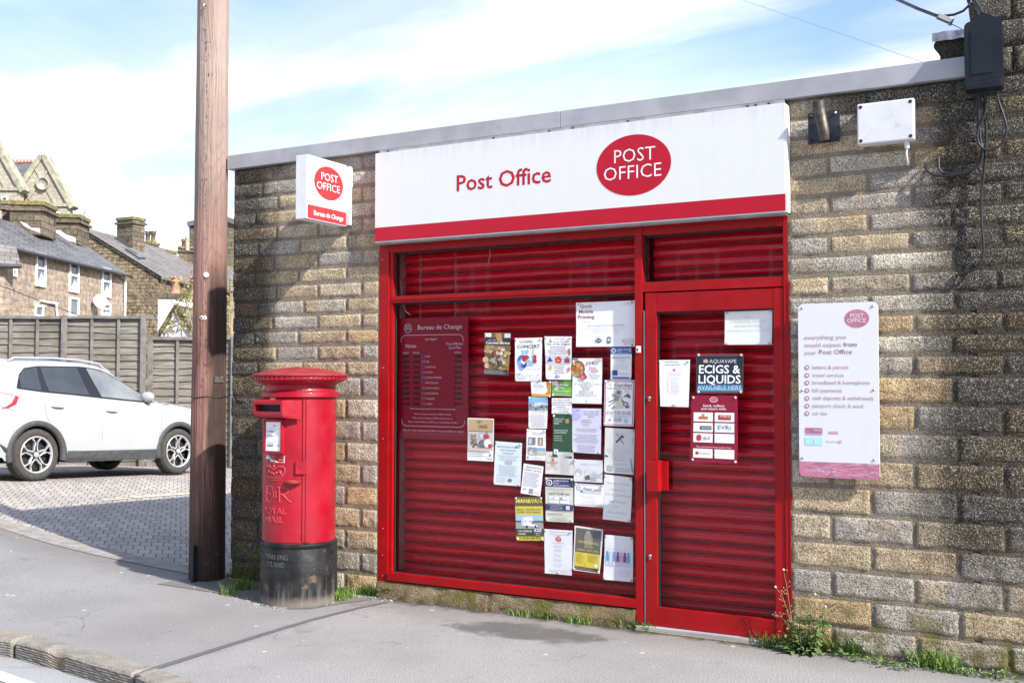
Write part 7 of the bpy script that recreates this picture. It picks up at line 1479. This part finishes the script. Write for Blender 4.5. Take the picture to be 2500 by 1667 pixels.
# white rendered outhouse with two clay pots, and its little gable
M_REND = mat('flaking_white_render', (.62, .61, .63), .9, var=.12, scale=3, bump=.2, bscale=20, dirt=.5)
oh = thing('white_outhouse', D(430, 850, 25), 'flaking white rendered outhouse with two crowned clay chimney pots', 'outhouse')
b = MB(); d_ = 25.5; a0, a1 = lat(384, d_), lat(500, d_); zt_ = zat(726, d_)
b.obox(B((a0+a1)/2, d_+.8, (zt_-1)/2), RH*(a1-a0)/2, FH*.8, Vector((0, 0, (zt_+1)/2)), M_REND); b.obox(B((a0+a1)/2, d_+.8, zt_+.04), RH*((a1-a0)/2+.04), FH*.84, Vector((0, 0, .05)), M_CHIM); b.build('chimney_stack', oh)
for px, m0 in ((410, 0), (458, 0)):
    pots(oh, B(lat(px, d_), d_+.5, 0), zt_+.08, RH, (0,), .115, .44)
b = MB(); d2 = 23.6; P = [D(386, 830, d2), D(430, 757, d2), D(476, 830, d2)]; b.prism([bot(P[0]), bot(P[2]), P[2], P[1], P[0]], FH*1.5, M_REND); b.build('gable_wall', oh)
b = MB()
for a, c in ((P[0], P[1]), (P[1], P[2])):
    u = (c-a).normalized(); n_ = Vector((0, 0, 1))-u*u.z; n_.normalize(); b.prism([a-u*.1-FH*.08, c+u*.02-FH*.08, c+u*.02+n_*.08-FH*.08, a-u*.1+n_*.08-FH*.08], FH*1.7, M_CHIM)
b.build('roof_slab', oh)
# ======================= TREES =======================
def bare_tree(label, base, h, seed, spread, depth=5, r0=.09, leaf=None, name='bare_tree', first=4):
    rr = random.Random(seed); root = thing(name, base, label, 'tree'); tr = MB(); cr = MB(); tips = []
    def grow(p_, d_, ln, r, lv, mb):
        pts = [p_]; dd = d_.copy()
        for k in range(4):
            dd = (dd+Vector((rr.uniform(-1, 1), rr.uniform(-1, 1), rr.uniform(-.4, .7)))*.16).normalized(); pts.append(pts[-1]+dd*ln/4)
        mb.tube(pts, [r*(1-.11*k) for k in range(5)], M_BARK, 5 if lv < 3 else 4, False)
        if lv >= depth: tips.append(pts[-1]); return
        for k in range(first if lv == 0 else rr.choice((2, 3, 3))):
            a = rr.uniform(0, 6.28); sp = rr.uniform(.35, .85)*spread; nd = (dd+Vector((math.cos(a)*sp, math.sin(a)*sp, rr.uniform(0, .25)))).normalized()
            grow(pts[rr.choice((2, 3, 4, 4))], nd, ln*rr.uniform(.62, .82), r*.55, lv+1, cr)
    grow(Vector(base), Vector((0, 0, 1)), h*.34, r0, 0, tr)
    tr.build('trunk', root); cr.build('branches', root)
    return root, tips
bare_tree('bare spreading tree whose pale twigs show left of the telegraph pole', B(lat(492, 33), 33, 0), 6.6, 14, 1.05, 5, .11)
bare_tree('twiggy bare treetop just showing over the roof coping', B(lat(838, 60), 60, 0), 12.2, 5, .55, 5, .10)
bare_tree('faint bare treetop at the left end of the roof coping', B(lat(640, 70), 70, 0), 11.4, 8, .6, 5, .09)
vn = MB(); rr = random.Random(31)
stems = [[(470, 800), (455, 740), (478, 690)], [(440, 790), (428, 760), (446, 720), (436, 690)], [(478, 780), (470, 730), (486, 700)], [(400, 815), (420, 790), (440, 800)], [(560, 800), (562, 720), (560, 680)]]
for st in stems:
    P = [D(x, y, 23.0+.3*rr.random()) for x, y in st]; vn.tube(P, .012, M_STEM, 5, False)
    for k in range(46):
        i = rr.randrange(len(P)-1); c = P[i].lerp(P[i+1], rr.random())+Vector((rr.gauss(0, .10), rr.gauss(0, .10), rr.gauss(0, .10))); a = Vector((rr.uniform(-1, 1), rr.uniform(-1, 1), rr.uniform(-1, 1))).normalized(); e = a.cross(Vector((rr.uniform(-1, 1), rr.uniform(-1, 1), rr.uniform(-1, 1)))).normalized(); s_ = rr.uniform(.03, .065)
        vn.poly([c-a*s_, c+e*s_*.5, c+a*s_, c-e*s_*.5], M_VINE)
vn.build('climbing_vine', None, 'sparse yellow-green vine climbing in front of the white outhouse', 'vine')
for px0, py0, px1, py1, d, sag in ((-60, 690, 150, 745, 27, .25), (-60, 700, 190, 765, 28, .1)):
    pass
b = MB(); b.tube([D(-80, 668, 27), D(40, 712, 29), D(110, 740, 31), D(200, 772, 33)], .012, M_CABLE, 4); b.build('washing_line', None, 'thin dark line sagging in front of the terrace wall', 'line')
# ======================= WEEDS =======================
def tuft(label, pts, n, h, seed, spread=.05, group=None):
    rr = random.Random(seed); m_ = MB(); C = [G(*q) for q in pts]
    for k in range(n):
        c = rr.choice(C)+Vector((rr.gauss(0, spread), rr.gauss(0, spread*.6), 0)); c.y = min(c.y, -.005); a = rr.uniform(0, 6.28); ln = h*rr.uniform(.45, 1.15); d_ = Vector((math.cos(a), math.sin(a), 0)); lean = rr.uniform(.15, .9); w = Vector((-d_.y, d_.x, 0))*rr.uniform(.0022, .0042)
        P = [c+d_*ln*lean*t*t*.8+Vector((0, 0, ln*(t-.28*lean*t*t))) for t in (0, .4, .75, 1)]
        if P[-1].y > -.004:
            for q in P: q.y = min(q.y, -.006-.001*rr.random())
        m_.add([P[0]-w, P[0]+w, P[1]-w*.9, P[1]+w*.9, P[2]-w*.6, P[2]+w*.6, P[3]], [(0, 1, 3, 2), (2, 3, 5, 4), (4, 5, 6)], M_GRASS, True)
    return m_.build('grass_tuft', None, label, 'grass tuft', 'grass tufts along the foot of the wall')
def leafy(label, pts, n, s, seed, h=.03, name='weed_plant'):
    rr = random.Random(seed); m_ = MB(); C = [G(*q) for q in pts]
    for k in range(n):
        c = rr.choice(C)+Vector((rr.gauss(0, s*1.6), rr.gauss(0, s*.9), rr.uniform(.002, h))); a = rr.uniform(0, 6.28); tl = rr.uniform(-.1, .8); d_ = Vector((math.cos(a)*math.cos(tl), math.sin(a)*math.cos(tl), math.sin(tl))); w = d_.cross(Vector((0, 0, 1))).normalized(); ln = s*rr.uniform(.5, 1.2)
        u_ = w.cross(d_)*ln*.12; c.y = min(c.y, -.02)
        m_.add([c, c+d_*ln*.45+w*ln*.2+u_, c+d_*ln-u_*1.5, c+d_*ln*.45-w*ln*.2+u_], [(0, 1, 2, 3)], M_LEAF)
    return m_
tuft('long green grass tuft growing between the telegraph pole and the pillar box', [(562, 1452), (580, 1440), (596, 1430), (608, 1438)], 170, .095, 1, .04)
tuft('wispy dry grass standing at the left foot of the stone pier', [(575, 1415), (595, 1412), (612, 1418)], 60, .16, 2, .03)
tuft('bright low grass tuft on the right of the pillar box', [(812, 1462), (826, 1466), (840, 1458), (820, 1450)], 300, .075, 3, .04)
tuft('small grass tuft at the corner of the red window frame', [(930, 1446), (950, 1450), (970, 1455)], 200, .105, 4, .04)
tuft('low grass tuft against the stone pier left of the window', [(868, 1437), (885, 1440)], 90, .05, 5, .03)
tuft('low grass tuft spreading along the concrete plinth', [(990, 1456), (1000, 1460), (985, 1453)], 140, .05, 6, .03)
tuft('long strip of grass under the middle of the window', [(1240, 1490), (1280, 1500), (1330, 1506), (1370, 1510), (1410, 1518)], 760, .06, 7, .05)
tuft('dense grass tuft at the foot of the red mullion', [(1490, 1522), (1520, 1528), (1550, 1530), (1570, 1536)], 480, .065, 8, .04)
tuft('spiky grass tuft under the right end of the door sill', [(1865, 1575), (1890, 1580), (1910, 1582)], 150, .09, 9, .04)
tuft('grass tuft in the gap under the right wall next to the tall weed', [(2070, 1590), (2095, 1598)], 90, .11, 10, .04)
tuft('largest grass tuft against the right wall near the picture corner', [(2260, 1625), (2290, 1632), (2320, 1640)], 190, .12, 11, .045)
for lb, pts, n, s, sd in (('small broad-leaved weed rosette at the right wall beside the tall weed', [(2060, 1605), (2080, 1610)], 40, .045, 1), ('low leafy weed clump in the middle of the right wall foot', [(2190, 1632), (2215, 1628)], 70, .04, 2), ('tiny weed patch between two grass tufts at the right wall', [(2130, 1618), (2150, 1622)], 50, .03, 3), ('low weed patch at the lower right corner by the wall', [(2430, 1655), (2400, 1650), (2450, 1660)], 70, .035, 4), ('clover-like weeds spreading beside the largest grass tuft', [(2340, 1640), (2360, 1648)], 60, .03, 5)):
    leafy(lb, pts, n, s, sd).build('weed_plant', None, lb, 'weed', 'leafy weeds along the foot of the right wall')
wd = thing('tall_weed', G(1965, 1595), 'tall leafy weed with thin seed stalks at the right side of the door', 'weed')
m_ = MB(); rr = random.Random(77); base = G(1965, 1592); base.y = min(base.y, -.07)
def leaf(mb, c, d_, ln, wd_):
    d_ = d_.normalized(); w = d_.cross(Vector((0, 0, 1))); w = w.normalized() if w.length > .01 else Vector((1, 0, 0)); u_ = w.cross(d_)
    mb.add([c, c+d_*ln*.35+w*wd_+u_*ln*.06, c+d_*ln*.7+w*wd_*.8+u_*ln*.02, c+d_*ln-u_*ln*.15, c+d_*ln*.7-w*wd_*.8+u_*ln*.02, c+d_*ln*.35-w*wd_+u_*ln*.06], [(0, 1, 5), (1, 2, 4, 5), (2, 3, 4)], M_LEAF, True)
for k in range(26):
    a = rr.uniform(0, 6.28); p = base+Vector((rr.gauss(.0, .035), rr.gauss(0, .025), 0)); h = rr.uniform(.10, .27); top = p+Vector((math.cos(a)*.10+rr.gauss(0, .03), -abs(math.sin(a))*.05, h)); mid = p.lerp(top, .5)+Vector((rr.gauss(0, .015), -.01, 0)); m_.tube([p, mid, top], [.003, .0025, .0015], M_LEAF, 4, False)
    for j in range(16):
        t = rr.uniform(.05, 1); q = p.lerp(top, t); b2 = rr.uniform(0, 6.28); leaf(m_, q, Vector((math.cos(b2), -abs(math.sin(b2))*.8, rr.uniform(-.2, .7))), rr.uniform(.028, .06), rr.uniform(.006, .012))
for k in range(26):
    a = rr.uniform(0, 6.28); leaf(m_, base+Vector((rr.gauss(0, .05), rr.gauss(-.02, .03), .01)), Vector((math.cos(a), -abs(math.sin(a)), rr.uniform(.0, .5))), rr.uniform(.07, .13), rr.uniform(.012, .020))
m_.build('foliage', wd)
for st in ([(1940, 1560), (1932, 1510), (1924, 1450), (1913, 1390)], [(1936, 1545), (1922, 1490), (1908, 1450), (1893, 1432)], [(1930, 1530), (1910, 1508), (1894, 1502)], [(1985, 1560), (1978, 1500), (1990, 1450)], [(2010, 1560), (2005, 1510), (2015, 1480)]):
    q = MB(); P = [onY(x, y, -.06) for x, y in st]; q.tube(P, [.0022, .0018, .0015, .001][:len(P)], M_STEM, 4, False)
    for k in range(14):
        i = rr.randrange(len(P)-1); c = P[i].lerp(P[i+1], rr.random()); e = c+Vector((rr.uniform(-.03, .03), rr.uniform(-.015, .01), rr.uniform(0, .02))); q.tube([c, e], .0008, M_STEM, 3, False); q.lathe([(.0035, 0), (.004, .003), (0, .006)], e, M_STEM, 5)
    q.lathe([(.006, -.004), (.008, .003), (0, .008)], P[-1], mat('seed_head', (.6, .56, .42), .8), 6); q.build('seed_stalk', wd)
# dead sticks lying behind the pole
m_ = MB()
for st in ([(556, 1404), (590, 1412), (640, 1416)], [(556, 1416), (585, 1420), (612, 1424)], [(552, 1410), (600, 1408)]): m_.tube([G(x, y)+Vector((0, 0, .012)) for x, y in st], .008, M_BARK, 5)
m_.build('dead_sticks', None, 'few dead brown sticks lying between the pole and the wall', 'sticks')
# ======================= ACROSS THE STREET (seen only in the glass) =======================
M_BRK = rubble_mat('dark_street_stone', (.16, .085, .055), (.23, .13, .085), (.10, .07, .05), .45, .16); M_BRK2 = rubble_mat('red_street_brick', (.24, .09, .06), (.30, .13, .09), (.16, .11, .09), .3, .1)
SY_ = -18.4
for i, (x0, x1, mt, h, lb) in enumerate(((-20, -9.5, M_BRK, 5.5, 'dark stone street house reflected left in the shop glass'), (-9.46, -2.5, M_BRK2, 5.7, 'red brick street house reflected in the middle of the shop glass'), (-2.46, 6, M_BRK, 5.5, 'dark stone street house reflected right in the door glass'), (6.04, 16, M_BRK2, 5.7, 'red brick street house beyond the door reflection'))):
    h_ = thing('street_house', ((x0+x1)/2, SY_-3, 0), lb, 'house'); b = MB(); b.box(x0, SY_-6, -.2, x1, SY_, h, mt); b.build('wall', h_)
    b = MB(); b.prism([Vector((x0, SY_+.3, h)), Vector((x0, SY_-3, h+2.4)), Vector((x0, SY_-6.3, h))], (x1-x0, 0, 0), M_SLATE); b.build('roof', h_)
    nw = 3
    for k in range(nw):
        cx = lerp(x0, x1, (k+.5)/nw)
        for z0, z1, ww in ((3.4, 4.8, 1.1), (.95, 2.6, 1.3)):
            if k == 1 and z0 < 2:
                b = MB(); b.box(cx-.5, SY_+.002, 0.0, cx+.5, SY_+.06, 2.1, M_UPVC); b.build('door', h_); continue
            f_ = MB()
            for a_, b_, c_, d_ in ((cx-ww/2, z0, cx-ww/2+.1, z1), (cx+ww/2-.1, z0, cx+ww/2, z1), (cx-ww/2+.1, z0, cx+ww/2-.1, z0+.1), (cx-ww/2+.1, z1-.1, cx+ww/2-.1, z1), (cx-.05, z0+.1, cx+.05, z1-.1)): f_.box(a_, SY_+.001, b_, c_, SY_+.07, d_, M_UPVC)
            f_.box(cx-ww/2-.1, SY_+.001, z0-.16, cx+ww/2+.1, SY_+.12, z0-.005, M_ASHLAR)
            w_ = f_.build('window', h_); g_ = MB(); g_.box(cx-ww/2+.1, SY_+.003, z0+.1, cx+ww/2-.1, SY_+.02, z1-.1, M_PANE); g_.build('pane', w_)
